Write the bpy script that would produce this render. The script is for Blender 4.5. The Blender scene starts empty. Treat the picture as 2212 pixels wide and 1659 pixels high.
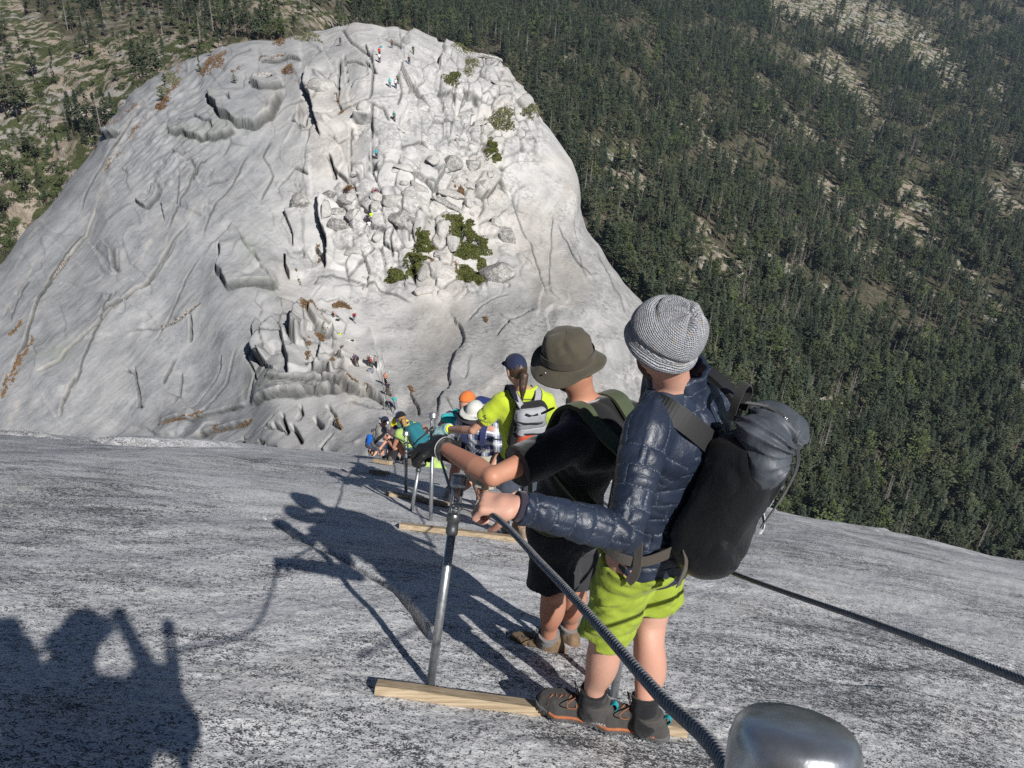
import bpy, bmesh, math, random
import numpy as np
from mathutils import Vector, Matrix, Quaternion

# ---------------------------------------------------------------- camera, light, exposure
scene = bpy.context.scene
COL = scene.collection
cam_data = bpy.data.cameras.new("camera")
cam_data.sensor_width = 36.0
cam_data.lens = 36.0 * 1770 / 2212
cam_data.clip_start = 0.02
cam_data.clip_end = 12000
cam = bpy.data.objects.new("camera", cam_data)
cam.location = (0, 0, 0)
cam.rotation_euler = (math.radians(60), 0, 0)
COL.objects.link(cam)
scene.camera = cam

TO_SUN = Vector((2.4, -3.5, 3.55)).normalized()
world = bpy.data.worlds.new("World")
scene.world = world
world.use_nodes = True
wn = world.node_tree
wn.nodes.clear()
_sky = wn.nodes.new("ShaderNodeTexSky")
_sky.sky_type = 'NISHITA'
_sky.sun_disc = False
_sky.sun_elevation = math.asin(TO_SUN.z)
_sky.sun_rotation = math.atan2(TO_SUN.x, TO_SUN.y)
_sky.altitude = 2600
_sky.air_density = 0.55
_sky.ozone_density = 1.6
_sky.dust_density = 0.1
_bg = wn.nodes.new("ShaderNodeBackground")
_bg.inputs[1].default_value = 0.05
_wo = wn.nodes.new("ShaderNodeOutputWorld")
wn.links.new(_sky.outputs[0], _bg.inputs[0])
wn.links.new(_bg.outputs[0], _wo.inputs[0])
sun_data = bpy.data.lights.new("sun", 'SUN')
sun_data.energy = 5.0
sun_data.angle = math.radians(0.53)
sun_data.color = (1.0, 0.972, 0.935)
sun = bpy.data.objects.new("sun", sun_data)
sun.rotation_euler = TO_SUN.to_track_quat('Z', 'Y').to_euler()
COL.objects.link(sun)
scene.view_settings.view_transform = 'Standard'
scene.view_settings.look = 'None'
scene.view_settings.exposure = 0.3
scene.view_settings.gamma = 1.0
scene.view_settings.use_curve_mapping = False
scene.render.engine = 'CYCLES'
scene.cycles.max_bounces = 5
scene.cycles.diffuse_bounces = 3
scene.cycles.glossy_bounces = 2
scene.cycles.transparent_max_bounces = 6
scene.cycles.use_denoising = False
scene.cycles.sample_clamp_indirect = 6.0

# ---------------------------------------------------------------- helpers
def ray(px, py):
    x = (np.asarray(px, float) - 1106) / 1770
    v = (829.5 - np.asarray(py, float)) / 1770
    return x, .8660254 + .5 * v, -.5 + .8660254 * v

def at(px, py, y):
    a, b, c = ray(px, py)
    t = y / b
    return Vector((float(a * t), float(y), float(c * t)))

def to_px(p):
    p = np.asarray(p, float)
    x, y, z = p[..., 0], p[..., 1], p[..., 2]
    f = y * .8660254 - z * .5
    u = y * .5 + z * .8660254
    f = np.where(np.abs(f) < 1e-6, 1e-6, f)
    return 1106 + 1770 * x / f, 829.5 - 1770 * u / f, f

def _hash(ix, iy, iz, s):
    h = (ix.astype(np.uint32) * np.uint32(374761393) + iy.astype(np.uint32) * np.uint32(668265263)
         + iz.astype(np.uint32) * np.uint32(2147483647) + np.uint32(s * 974634777 & 0xffffffff))
    h = (h ^ (h >> np.uint32(13))) * np.uint32(1274126177)
    h = h ^ (h >> np.uint32(16))
    return (h & np.uint32(0xffff)).astype(np.float32) / 32767.5 - 1.0

def noise(x, y, z=None, seed=0):
    """smooth value noise, about -1..1"""
    x = np.asarray(x, np.float32); y = np.asarray(y, np.float32)
    z = np.zeros_like(x) if z is None else np.asarray(z, np.float32)
    x, y, z = np.broadcast_arrays(x, y, z)
    fx, fy, fz = np.floor(x), np.floor(y), np.floor(z)
    ix, iy, iz = fx.astype(np.int64), fy.astype(np.int64), fz.astype(np.int64)
    u, v, w = x - fx, y - fy, z - fz
    u = u * u * (3 - 2 * u); v = v * v * (3 - 2 * v); w = w * w * (3 - 2 * w)
    r = 0
    for dz in (0, 1):
        wz = w if dz else 1 - w
        for dy in (0, 1):
            wy = v if dy else 1 - v
            a = _hash(ix, iy + dy, iz + dz, seed)
            b = _hash(ix + 1, iy + dy, iz + dz, seed)
            r = r + wz * wy * (a + (b - a) * u)
    return r

def fbm(x, y, z=None, oct=4, seed=0, gain=.5):
    a, s, t, f = 1.0, 0, 0, 1.0
    for k in range(oct):
        s = s + a * noise(np.asarray(x) * f, np.asarray(y) * f, None if z is None else np.asarray(z) * f, seed + k * 7)
        t += a; a *= gain; f *= 2.03
    return s / t * 1.4

def sstep(a, b, x):
    t = np.clip((x - a) / (b - a), 0, 1)
    return t * t * (3 - 2 * t)

def mesh_np(name, verts, faces, smooth=True):
    """fast mesh from an (n,3) array and an (m,4) or (m,3) index array"""
    me = bpy.data.meshes.new(name)
    v = np.ascontiguousarray(verts, np.float32); f = np.ascontiguousarray(faces, np.int32)
    k = f.shape[1]
    me.vertices.add(len(v)); me.vertices.foreach_set("co", v.ravel())
    me.loops.add(f.size); me.loops.foreach_set("vertex_index", f.ravel())
    me.polygons.add(len(f))
    me.polygons.foreach_set("loop_start", np.arange(0, f.size, k, dtype=np.int32))
    me.update(calc_edges=True)
    me.polygons.foreach_set("use_smooth", np.full(len(f), smooth))
    return me

def grid_faces(nr, nc):
    i = np.arange(nr * nc).reshape(nr, nc)
    return np.stack([i[:-1, :-1], i[:-1, 1:], i[1:, 1:], i[1:, :-1]], -1).reshape(-1, 4)

def attr(me, name, vals):
    a = me.attributes.new(name, 'FLOAT', 'POINT')
    a.data.foreach_set("value", np.ascontiguousarray(vals, np.float32).ravel())

def link(name, me, mat=None, parent=None, label=None, cat=None, group=None, kind=None, loc=None):
    o = bpy.data.objects.new(name, me)
    COL.objects.link(o)
    if mat is not None and me is not None:
        ms = mat if isinstance(mat, (list, tuple)) else [mat]
        if len(me.materials) == 0:
            for m in ms: me.materials.append(m)
    if parent is not None: o.parent = parent
    if loc is not None: o.location = loc
    tag(o, label, cat, group, kind)
    return o

def tag(o, label=None, cat=None, group=None, kind=None):
    if label: o['label'] = label
    if cat: o['category'] = cat
    if group: o['group'] = group
    if kind: o['kind'] = kind
    return o

def empty(name, loc, label=None, cat=None, group=None):
    o = bpy.data.objects.new(name, None)
    o.empty_display_size = .1
    COL.objects.link(o); o.location = loc
    return tag(o, label, cat, group)

def put(name, me, mat, parent, **k):
    """world-space mesh under a thing whose Empty may be off the origin"""
    o = link(name, me, mat, parent, **k)
    p = parent
    m = Vector((0, 0, 0))
    while p is not None:
        m += p.location; p = p.parent
    o.location = -m
    return o

# ---------------------------------------------------------------- materials
class NT:
    def __init__(s, name):
        s.m = bpy.data.materials.new(name); s.m.use_nodes = True
        s.t = s.m.node_tree; s.t.nodes.clear()
        s.out = s.t.nodes.new("ShaderNodeOutputMaterial")
    def n(s, typ, **k):
        nd = s.t.nodes.new(typ)
        for a, b in k.items():
            if a.startswith('i_'):
                key = a[2:]; key = int(key) if key.isdigit() else key
                if hasattr(b, 'outputs') or hasattr(b, 'is_output'): s.l(b, nd.inputs[key])
                else: nd.inputs[key].default_value = b
            else: setattr(nd, a, b)
        return nd
    def l(s, a, b):
        a = a.outputs[0] if hasattr(a, 'outputs') else a
        s.t.links.new(a, b)
    def coord(s, scale=(1, 1, 1), kind='Object'):
        c = s.n("ShaderNodeTexCoord")
        m = s.n("ShaderNodeMapping"); s.l(c.outputs[kind], m.inputs[0]); m.inputs['Scale'].default_value = scale
        return m
    def noise(s, vec, scale, detail=4, rough=.55, dist=0, out=0):
        t = s.n("ShaderNodeTexNoise"); s.l(vec, t.inputs['Vector'])
        t.inputs['Scale'].default_value = scale; t.inputs['Detail'].default_value = detail
        t.inputs['Roughness'].default_value = rough; t.inputs['Distortion'].default_value = dist
        return t.outputs[out]
    def ramp(s, fac, stops, interp='LINEAR'):
        r = s.n("ShaderNodeValToRGB"); s.l(fac, r.inputs[0]); cr = r.color_ramp; cr.interpolation = interp
        while len(cr.elements) > 1: cr.elements.remove(cr.elements[-1])
        cr.elements[0].position = stops[0][0]; cr.elements[0].color = col4(stops[0][1])
        for p, c in stops[1:]:
            e = cr.elements.new(p); e.color = col4(c)
        return r.outputs[0]
    def mix(s, fac, a, b, mode='MIX'):
        m = s.n("ShaderNodeMix", data_type='RGBA', blend_type=mode)
        for v, i in ((fac, 0), (a, 6), (b, 7)):
            if isinstance(v, (int, float)): m.inputs[i].default_value = v
            elif isinstance(v, (tuple, list)): m.inputs[i].default_value = col4(v)
            else: s.l(v, m.inputs[i])
        return m.outputs[2]
    def math(s, op, a, b=None, c=None):
        m = s.n("ShaderNodeMath", operation=op)
        for i, v in enumerate((a, b, c)):
            if v is None: continue
            if isinstance(v, (int, float)): m.inputs[i].default_value = v
            else: s.l(v, m.inputs[i])
        return m.outputs[0]
    def at(s, name):
        a = s.n("ShaderNodeAttribute"); a.attribute_name = name
        return a.outputs['Fac']
    def bsdf(s, color, rough=.8, metal=0, spec=.3, bump=None, bstr=.3, bdist=.01, sheen=0, coat=0, sss=0):
        b = s.n("ShaderNodeBsdfPrincipled")
        for v, k in ((color, 'Base Color'), (rough, 'Roughness'), (metal, 'Metallic')):
            if isinstance(v, (int, float)): b.inputs[k].default_value = v
            elif isinstance(v, (tuple, list)): b.inputs[k].default_value = col4(v)
            else: s.l(v, b.inputs[k])
        b.inputs['Specular IOR Level'].default_value = spec
        if sheen: b.inputs['Sheen Weight'].default_value = sheen
        if coat: b.inputs['Coat Weight'].default_value = coat
        if sss:
            b.inputs['Subsurface Weight'].default_value = sss
            b.inputs['Subsurface Radius'].default_value = (.012, .004, .002)
            b.inputs['Subsurface Scale'].default_value = 1.0
        if bump is not None:
            bp = s.n("ShaderNodeBump"); bp.inputs['Strength'].default_value = bstr
            bp.inputs['Distance'].default_value = bdist
            s.l(bump, bp.inputs['Height']); s.l(bp, b.inputs['Normal'])
        s.l(b, s.out.inputs[0])
        return s.m

def col4(c):
    if isinstance(c, (int, float)): return (c, c, c, 1)
    return tuple(c) + (1,) if len(c) == 3 else tuple(c)

def simple(name, c, rough=.8, var=.25, scale=40, bump=.2, bdist=.003, **k):
    t = NT(name); v = t.coord()
    n1 = t.noise(v, scale, 5, .6)
    c2 = tuple(x * (1 - var) for x in c); c3 = tuple(min(1, x * (1 + var)) for x in c)
    colr = t.ramp(n1, [(.3, c2), (.7, c3)])
    return t.bsdf(colr, rough, bump=n1, bstr=bump, bdist=bdist, **k)

# ---------------------------------------------------------------- thin plate spline
def tps(pts, vals, smooth=0.0):
    P = np.asarray(pts, float) / 500.0; n = len(P)
    d = np.sqrt(((P[:, None] - P[None]) ** 2).sum(-1))
    K = d * d * np.log(d + 1e-9) + smooth * np.eye(n)
    A = np.zeros((n + 3, n + 3)); A[:n, :n] = K
    A[:n, n] = 1; A[:n, n + 1:] = P; A[n, :n] = 1; A[n + 1:, :n] = P.T
    w = np.linalg.solve(A, np.concatenate([vals, [0, 0, 0]]))
    def f(x, y):
        x = np.asarray(x, float) / 500; y = np.asarray(y, float) / 500
        r = w[n] + w[n + 1] * x + w[n + 2] * y
        for i in range(n):
            q = (x - P[i, 0]) ** 2 + (y - P[i, 1]) ** 2
            r = r + w[i] * .5 * q * np.log(q + 1e-12)
        return r
    return f

def polydist(px, py, line):
    """distance to a polyline, signed side and parameter 0..1"""
    best = np.full(np.shape(px), 1e9); side = np.zeros(np.shape(px)); par = np.zeros(np.shape(px))
    n = len(line) - 1
    for i in range(n):
        ax, ay = line[i]; bx, by = line[i + 1]
        dx, dy = bx - ax, by - ay; L = dx * dx + dy * dy + 1e-9
        t = np.clip(((px - ax) * dx + (py - ay) * dy) / L, 0, 1)
        ex, ey = px - ax - t * dx, py - ay - t * dy
        d = np.sqrt(ex * ex + ey * ey)
        m = d < best
        best = np.where(m, d, best)
        side = np.where(m, np.sign(dx * ey - dy * ex), side)
        par = np.where(m, (i + t) / n, par)
    return best, side, par

# ================================================================ NEAR GRANITE SLOPE
GAP = [(560, 1105), (600, 1128), (640, 1160), (700, 1190), (745, 1213), (790, 1240), (830, 1262), (862, 1284), (900, 1330), (940, 1400)]

def slope_base(x, y):
    r = np.sqrt(x * x + y * y) + 1e-6
    s0 = (.53 * y + .15 * x) / r
    d1 = 1.6 + s0 * r + .00625 * r * r
    d2 = (s0 + .2 + .00002 * (r - 16) ** 2) * r
    return -np.where(r < 16, d1, d2)

def _ground_line(pts):
    out = []
    for px, py in pts:
        a, b, c = ray(px, py); t = 2.0
        for _ in range(60):
            t = t + (c * t - slope_base(a * t, b * t)) / .5
        out.append((float(a * t), float(b * t)))
    return out

GAPW = _ground_line(GAP)

def slope_z(x, y):
    x = np.asarray(x, float); y = np.asarray(y, float)
    r = np.sqrt(x * x + y * y)
    z = slope_base(x, y)
    k = np.clip(r / 3, 0, 1)
    z = z + .055 * k * noise(x * .45, y * .45, seed=3) * np.clip(r / 6, .3, 2.2)
    z = z + .022 * noise(x * 1.3 + 7, y * 1.7, seed=4) + .011 * noise(x * 3.4, y * 4.6, seed=5)
    z = z + .0045 * fbm(x * 14, y * 18, oct=3, seed=6)
    # low exfoliation steps running across the slope
    q = y * .55 + x * .12 + .55 * noise(x * .5, y * .5, seed=11) + .12 * noise(x * 2, y * 2, seed=12)
    f = q - np.floor(q)
    m = sstep(.1, .5, noise(x * .35 + 3, y * .35, seed=13))
    z = z - .05 * m * (sstep(0, .05, f) - f)
    d, s, p = polydist(x, y, GAPW)
    fade = sstep(0, .12, p) * sstep(1, .86, p)
    up = s < 0
    z = z + fade * np.where(up, .03 * np.exp(-d / .5), .012 * np.exp(-d / .25))
    z = z - fade * .2 * np.exp(-(d / np.clip(.017 + .008 * noise(x * 3, y * 3, seed=9), .011, 1)) ** 2)
    z = z - fade * .02 * np.exp(-(d / .06) ** 2)
    # scattered far ledges
    m2 = sstep(11, 15, r) * sstep(30, 22, r)
    q = y * .28 + x * .05 + .7 * noise(x * .25, y * .3, seed=21)
    f = q - np.floor(q)
    z = z + m2 * .22 * (sstep(0, .05, f) - f) * sstep(-.1, .35, noise(x * .3, y * .2, seed=22))
    return z

def gz(x, y):
    return float(slope_z(np.array([x]), np.array([y]))[0])

def ground_px(px, py):
    """point of the near slope seen at a place of the photo"""
    a, b, c = ray(px, py); t = 2.0
    for _ in range(80):
        t = t + (c * t - slope_base(a * t, b * t)) / .55
    return Vector((float(a * t), float(b * t), gz(a * t, b * t)))

def build_slope():
    th = np.concatenate([np.linspace(-180, -45, 24)[:-1], np.linspace(-45, 45, 600), np.linspace(45, 180, 24)[1:]])
    th = np.radians(th)
    el = np.concatenate([np.linspace(82, 64, 60)[:-1], np.linspace(64, 38, 350)])
    rr = np.linspace(.2, 16, 4000); dr = (1.6 + .5 * rr + .00625 * rr * rr)
    elr = np.degrees(np.arctan(dr / rr))
    r1 = np.interp(-el, -elr, rr)
    r2 = np.linspace(r1[-1], 24, 90)[1:]; r3 = np.geomspace(24, 95, 40)[1:]
    r = np.concatenate([r1, r2, r3])
    R, T = np.meshgrid(r, th, indexing='ij')
    X = R * np.sin(T); Y = R * np.cos(T)
    Z = slope_z(X, Y)
    V = np.stack([X, Y, Z], -1).reshape(-1, 3)
    nr, nc = R.shape
    V = np.concatenate([V, [[0, 0, gz(0, 0)]]])
    F = grid_faces(nr, nc)[:, ::-1]
    me = mesh_np("granite_slope", V, F)
    j = np.arange(nc - 1)
    return me

def granite_near():
    t = NT("near_granite")
    v = t.coord()
    w = t.coord((1, 1.25, 1.25))
    fine = t.noise(w, 120, 3, .65)
    mid = t.noise(w, 30, 4, .65, .3)
    big = t.noise(t.coord((.8, 1.7, 1.7)), 2.6, 5, .6, .6)
    huge = t.noise(v, .35, 3, .5)
    # dark lichen flecks: threshold moves with the larger patches
    a = t.math('ADD', t.math('MULTIPLY', fine, .62), t.math('MULTIPLY', mid, .45))
    a = t.math('ADD', a, t.math('MULTIPLY', t.math('SUBTRACT', big, .5), .3))
    a = t.math('ADD', a, t.math('MULTIPLY', t.math('SUBTRACT', huge, .5), .22))
    dark = t.ramp(a, [(.557, (0, 0, 0)), (.592, (1, 1, 1))])
    tone = t.ramp(t.noise(w, 55, 2, .5), [(.32, (.42, .43, .45)), (.48, (.66, .665, .67)), (.62, (.8, .79, .775))])
    warm = t.mix(t.ramp(t.noise(v, 1.1, 4, .6), [(.5, 0.0), (.75, .5)]), tone, (.6, .56, .5))
    c = t.mix(dark, warm, (.08, .082, .09))
    bump = t.math('ADD', t.math('MULTIPLY', fine, .5), mid)
    return t.bsdf(c, .85, spec=.25, bump=bump, bstr=.55, bdist=.006)

slope_obj = link("granite_slope", build_slope(), granite_near(), kind='structure')

# ================================================================ FAR DOME
SIL = [(-420, 960), (-250, 800), (-100, 655), (0, 560), (60, 492), (110, 440), (180, 352), (222, 300), (240, 262), (262, 238), (290, 192), (340, 155),
       (400, 127), (470, 104), (540, 88), (620, 80), (680, 66), (740, 58), (800, 56), (850, 60), (900, 68), (950, 84),
       (1000, 100), (1030, 104), (1060, 106), (1085, 120), (1100, 142), (1115, 172), (1130, 186), (1150, 212), (1158, 250), (1180, 275), (1198, 303),
       (1228, 348), (1241, 385), (1251, 445), (1271, 490), (1296, 530), (1322, 576), (1347, 616), (1377, 650), (1430, 735),
       (1500, 850), (1560, 960), (1620, 1080), (1680, 1200)]
_sx = np.array([p[0] for p in SIL], float); _sy = np.array([p[1] for p in SIL], float)
DCP = [(800, 985, 62), (1000, 985, 63), (1300, 1000, 67), (600, 980, 68), (838, 860, 80), (800, 790, 92), (760, 690, 105), (820, 600, 118),
       (800, 490, 126), (815, 415, 133), (850, 270, 148), (820, 120, 168), (800, 57, 190), (950, 85, 190), (1085, 125, 182), (1246, 409, 152),
       (1158, 250, 168), (1377, 650, 121), (1500, 850, 99), (1620, 1080, 78), (1200, 700, 100), (1050, 640, 112), (1000, 500, 125), (1100, 800, 88),
       (1250, 900, 78), (1300, 750, 97), (0, 560, 140), (230, 290, 172), (400, 125, 196), (640, 75, 198), (450, 230, 166), (400, 400, 140),
       (300, 600, 116), (100, 700, 113), (0, 750, 108), (500, 700, 103), (450, 850, 90), (200, 850, 93), (0, 900, 94), (600, 900, 78),
       (300, 960, 84), (600, 620, 113), (600, 450, 133), (650, 250, 156), (0, 1010, 86), (620, 800, 88), (1000, 300, 150),
       (-350, 900, 115), (-350, 1010, 104), (1050, 950, 68), (1600, 1150, 74), (1150, 520, 131), (1450, 1000, 76), (700, 760, 95), (950, 720, 101)]
_ftps = tps([(a, b) for a, b, c in DCP], np.log([c for a, b, c in DCP]), .002)

def sil_y(px):
    y = np.interp(px, _sx, _sy)
    return y + 1.4 * noise(np.asarray(px) / 24.0, 0 * np.asarray(px), seed=31)

def dome_range(px, py):
    s = np.clip(np.minimum((py - sil_y(px)), 1e9), 0, None)
    # slant to the nearest silhouette: steep sides count across as well
    R = 70.0
    q = 1 - np.minimum(s / R, 1)
    rnd = 1 - np.sqrt(np.clip(1 - q * q, 0, 1))
    return np.exp(_ftps(px, py)) * (1 + .09 * rnd)

# (polyline, height m, fade px, raised side +1 = right of travel on the picture, kind)
LEDGES = [
    ([(658, 668), (641, 694), (631, 709), (626, 731), (631, 759), (643, 767)], 2.6, 45, -1),
    ([(600, 716), (587, 734), (570, 754), (562, 777), (566, 794), (591, 803)], 2.6, 40, -1),
    ([(673, 675), (668, 702), (681, 727), (704, 736), (727, 729)], 1.2, 30, -1),
    ([(613, 750), (620, 775), (629, 804), (635, 834)], 1.3, 25, -1),
    ([(689, 763), (685, 788), (677, 821), (700, 829), (720, 836)], 1.3, 30, -1),
    ([(554, 706), (550, 725), (558, 754)], .8, 20, -1),
    ([(452, 190), (452, 225), (480, 260), (520, 277), (555, 275), (585, 250), (615, 180)], 1.7, 60, -1),
    ([(367, 295), (395, 290), (435, 302), (470, 300), (520, 287)], 1.1, 30, -1),
    ([(542, 190), (560, 195), (590, 185), (610, 172)], 1.6, 25, -1),
    ([(665, 150), (662, 195), (672, 220), (682, 250), (700, 300)], 1.6, 45, -1),
    ([(695, 425), (692, 480), (705, 525), (703, 585)], 2.4, 40, -1),
    ([(617, 460), (633, 500), (635, 530)], 1.0, 25, -1),
    ([(620, 555), (622, 590), (633, 610)], 1.6, 35, -1),
    ([(502, 500), (525, 530), (537, 565), (565, 595)], 1.2, 40, 1),
    ([(482, 530), (475, 600), (500, 645), (560, 638), (612, 631)], 1.3, 45, -1),
    ([(222, 515), (240, 540), (248, 585)], .9, 25, 1),
    ([(288, 432), (310, 445), (340, 415), (340, 400), (320, 397)], .9, 20, -1),
    ([(539, 875), (600, 869), (664, 861), (737, 859), (800, 872), (870, 905)], 1.2, 30, -1),
    ([(581, 834), (640, 838), (700, 846), (760, 858)], .8, 12, -1),
    ([(341, 921), (437, 893), (531, 871)], .5, 20, -1),
    ([(141, 956), (219, 965), (281, 968), (372, 959), (437, 934), (500, 921), (547, 909)], .7, 25, -1),
    ([(675, 625), (690, 597), (750, 605), (820, 625), (895, 655)], .3, 30, -1),
    ([(225, 292), (238, 302), (250, 298), (262, 285)], 1.6, 16, -1),
    ([(1094, 205), (1120, 235), (1160, 258)], .8, 14, 1),
    ([(560, 130), (600, 122), (650, 128)], .7, 20, -1),
]
CRACKS = [
    ([(330, 130), (285, 190), (250, 240), (190, 350)], .4, .7), ([(300, 250), (240, 330), (205, 385), (170, 450)], .4, .7), ([(180, 480), (130, 560), (90, 640), (40, 760)], .35, .7),
    ([(450, 340), (425, 372), (400, 420), (360, 500)], .35, .7), ([(430, 560), (400, 598), (380, 640), (330, 730)], .35, .7), ([(520, 760), (480, 830), (430, 900)], .3, .6), ([(250, 620), (215, 700), (150, 830)], .3, .7),
    ([(60, 600), (20, 690)], .3, .7), ([(540, 330), (500, 400), (470, 440), (440, 520)], .35, .7), ([(585, 300), (570, 340), (590, 380), (560, 440)], .4, .8), ([(1290, 540), (1320, 610), (1345, 680)], .3, .7), ([(1110, 420), (1150, 520), (1180, 640)], .25, .6),
    ([(375, 272), (420, 254), (457, 270), (460, 285)], 1.2, 1.2), ([(733, 130), (728, 220)], 1.0, 1.4),
    ([(710, 335), (718, 362), (725, 385)], 2.2, 2.0), ([(205, 445), (150, 545), (110, 605), (15, 800)], .8, 1.3),
    ([(410, 478), (300, 610), (215, 685)], .8, 1.2), ([(384, 518), (334, 578), (281, 628), (194, 718), (119, 778), (84, 803)], .8, 1.2),
    ([(159, 803), (131, 856), (125, 893)], .6, 1.2), ([(266, 787), (284, 800)], .8, 1.2), ([(284, 784), (287, 806), (297, 843), (298, 875), (306, 876)], 1.4, 1.5),
    ([(275, 706), (344, 700), (437, 665)], .8, 1.2), ([(412, 678), (406, 731)], 1.0, 1.5), ([(372, 765), (350, 825)], .6, 1.1),
    ([(381, 872), (388, 820), (384, 795)], .6, 1.1), ([(616, 903), (622, 943)], 2.2, 2.6), ([(631, 921), (650, 953)], 2.2, 2.4), ([(593, 928), (615, 937)], 1.8, 3),
    ([(650, 881), (653, 897), (643, 911)], 1.4, 1.7), ([(679, 904), (699, 923)], 1.8, 3), ([(706, 886), (727, 906), (716, 917), (739, 931)], 1.0, 1.4),
    ([(575, 929), (595, 936)], 1.6, 2.6), ([(575, 965), (600, 972)], 1.2, 2), ([(523, 944), (527, 966)], 1.0, 1.6), ([(560, 955), (575, 960)], 1, 2),
    ([(430, 905), (500, 880)], .4, 1), ([(500, 960), (560, 935), (600, 910)], .4, 1), ([(700, 990), (690, 960), (720, 935)], .5, 1),
    ([(1198, 454), (1192, 545), (1185, 620)], .15, .6), ([(1210, 470), (1241, 546), (1281, 596)], .25, .8), ([(1075, 730), (1100, 700), (1160, 672)], .4, 1.2),
    ([(850, 560), (845, 520), (870, 470)], .6, 1.3), ([(735, 60), (760, 95), (800, 120), (812, 160)], .7, 1.2), ([(788, 130), (815, 160)], .8, 1.2),
    ([(860, 150), (868, 200), (858, 240)], .6, 1.1), ([(780, 260), (800, 235), (830, 250), (840, 275)], .8, 1.2), ([(730, 130), (770, 132), (808, 150), (800, 220), (740, 240), (728, 220)], .7, 1.2),
    ([(640, 240), (628, 262), (660, 275), (665, 250)], .9, 1.4), ([(590, 250), (620, 225), (650, 215), (662, 215)], .9, 1.4),
    ([(480, 150), (510, 120), (540, 108)], 1.0, 2), ([(495, 210), (500, 232)], 1, 1.6), ([(370, 325), (378, 335), (400, 330)], .9, 1.6), ([(412, 345), (425, 375), (418, 395)], .5, 1.1),
    ([(1010, 690), (1040, 660), (1100, 640)], .4, 1.2), ([(600, 405), (640, 370), (672, 385)], .8, 1.3), ([(450, 402), (490, 385)], .9, 2),
    ([(560, 800), (540, 840), (535, 865)], .6, 1.2), ([(420, 870), (470, 800), (480, 770)], .4, 1), ([(560, 830), (540, 780), (556, 760)], .7, 1.3),
    ([(590, 846), (650, 850), (720, 862)], .6, 1), ([(570, 850), (630, 857), (690, 858)], .6, 1), ([(600, 842), (680, 848), (780, 868)], .5, 1),
    ([(780, 868), (812, 880), (850, 895)], .8, 1.4), ([(755, 880), (800, 895), (840, 900)], .5, 1), ([(800, 860), (830, 852), (845, 870)], .8, 1.4),
    ([(880, 850), (900, 875), (905, 900)], .7, 1.3), ([(960, 865), (990, 900), (960, 910)], .4, 1),
]
GRASS_LINES = [([(141, 956), (219, 965), (281, 968), (372, 959)], 5, 150), ([(437, 934), (500, 921), (547, 909)], 2.5, 40), ([(344, 700), (437, 665)], 3, 46),
               ([(341, 921), (380, 912), (437, 893)], 3, 34), ([(150, 545), (110, 605)], 2.5, 26), ([(70, 720), (30, 800), (5, 860)], 5, 60), ([(50, 690), (10, 720)], 4, 24),
               ([(40, 765), (8, 832)], 4, 30), ([(305, 610), (312, 600)], 3, 12), ([(690, 675), (660, 700)], 6, 40), ([(735, 655), (757, 668)], 4, 40), ([(700, 735), (690, 745)], 6, 24),
               ([(655, 762), (668, 765)], 5, 16), ([(664, 785), (662, 800)], 4, 16), ([(715, 800), (720, 812)], 4, 16), ([(755, 856), (800, 868)], 4, 34), ([(886, 840), (895, 850)], 4, 22),
               ([(739, 760), (735, 765)], 3, 8), ([(724, 906), (740, 932)], 2.5, 12), ([(728, 205), (732, 225)], 3.5, 30), ([(560, 125), (620, 118)], 5, 26), ([(470, 130), (490, 112)], 6, 40),
               ([(440, 145), (455, 130)], 6, 24), ([(380, 170), (350, 215)], 6, 60), ([(350, 215), (340, 240)], 7, 30), ([(395, 120), (370, 175)], 4, 26), ([(610, 145), (628, 140)], 6, 26),
               ([(590, 88), (612, 82)], 6, 30), ([(745, 245), (738, 250)], 4, 10), ([(752, 410), (758, 408)], 5, 20), ([(985, 395), (990, 415)], 5, 20), ([(988, 290), (984, 305)], 3, 10),
               ([(1048, 690), (1052, 700)], 5, 14), ([(935, 560), (925, 590)], 5, 26), ([(640, 590), (650, 620)], 2, 10), ([(685, 520), (690, 560)], 3, 26), ([(985, 560), (995, 600)], 6, 26),
               ([(200, 300), (300, 230)], 8, 40), ([(262, 330), (230, 370)], 5, 24), ([(320, 260), (280, 300)], 6, 26), ([(500, 160), (520, 150)], 5, 14), ([(75, 430), (60, 450)], 4, 8)]

def _px_noise(px, py, s, seed, **k):
    return fbm(px / s, py / s, seed=seed, **k)

DU0, DU1, DNU, DNV = -400.0, 1680.0, 860, 430

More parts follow.
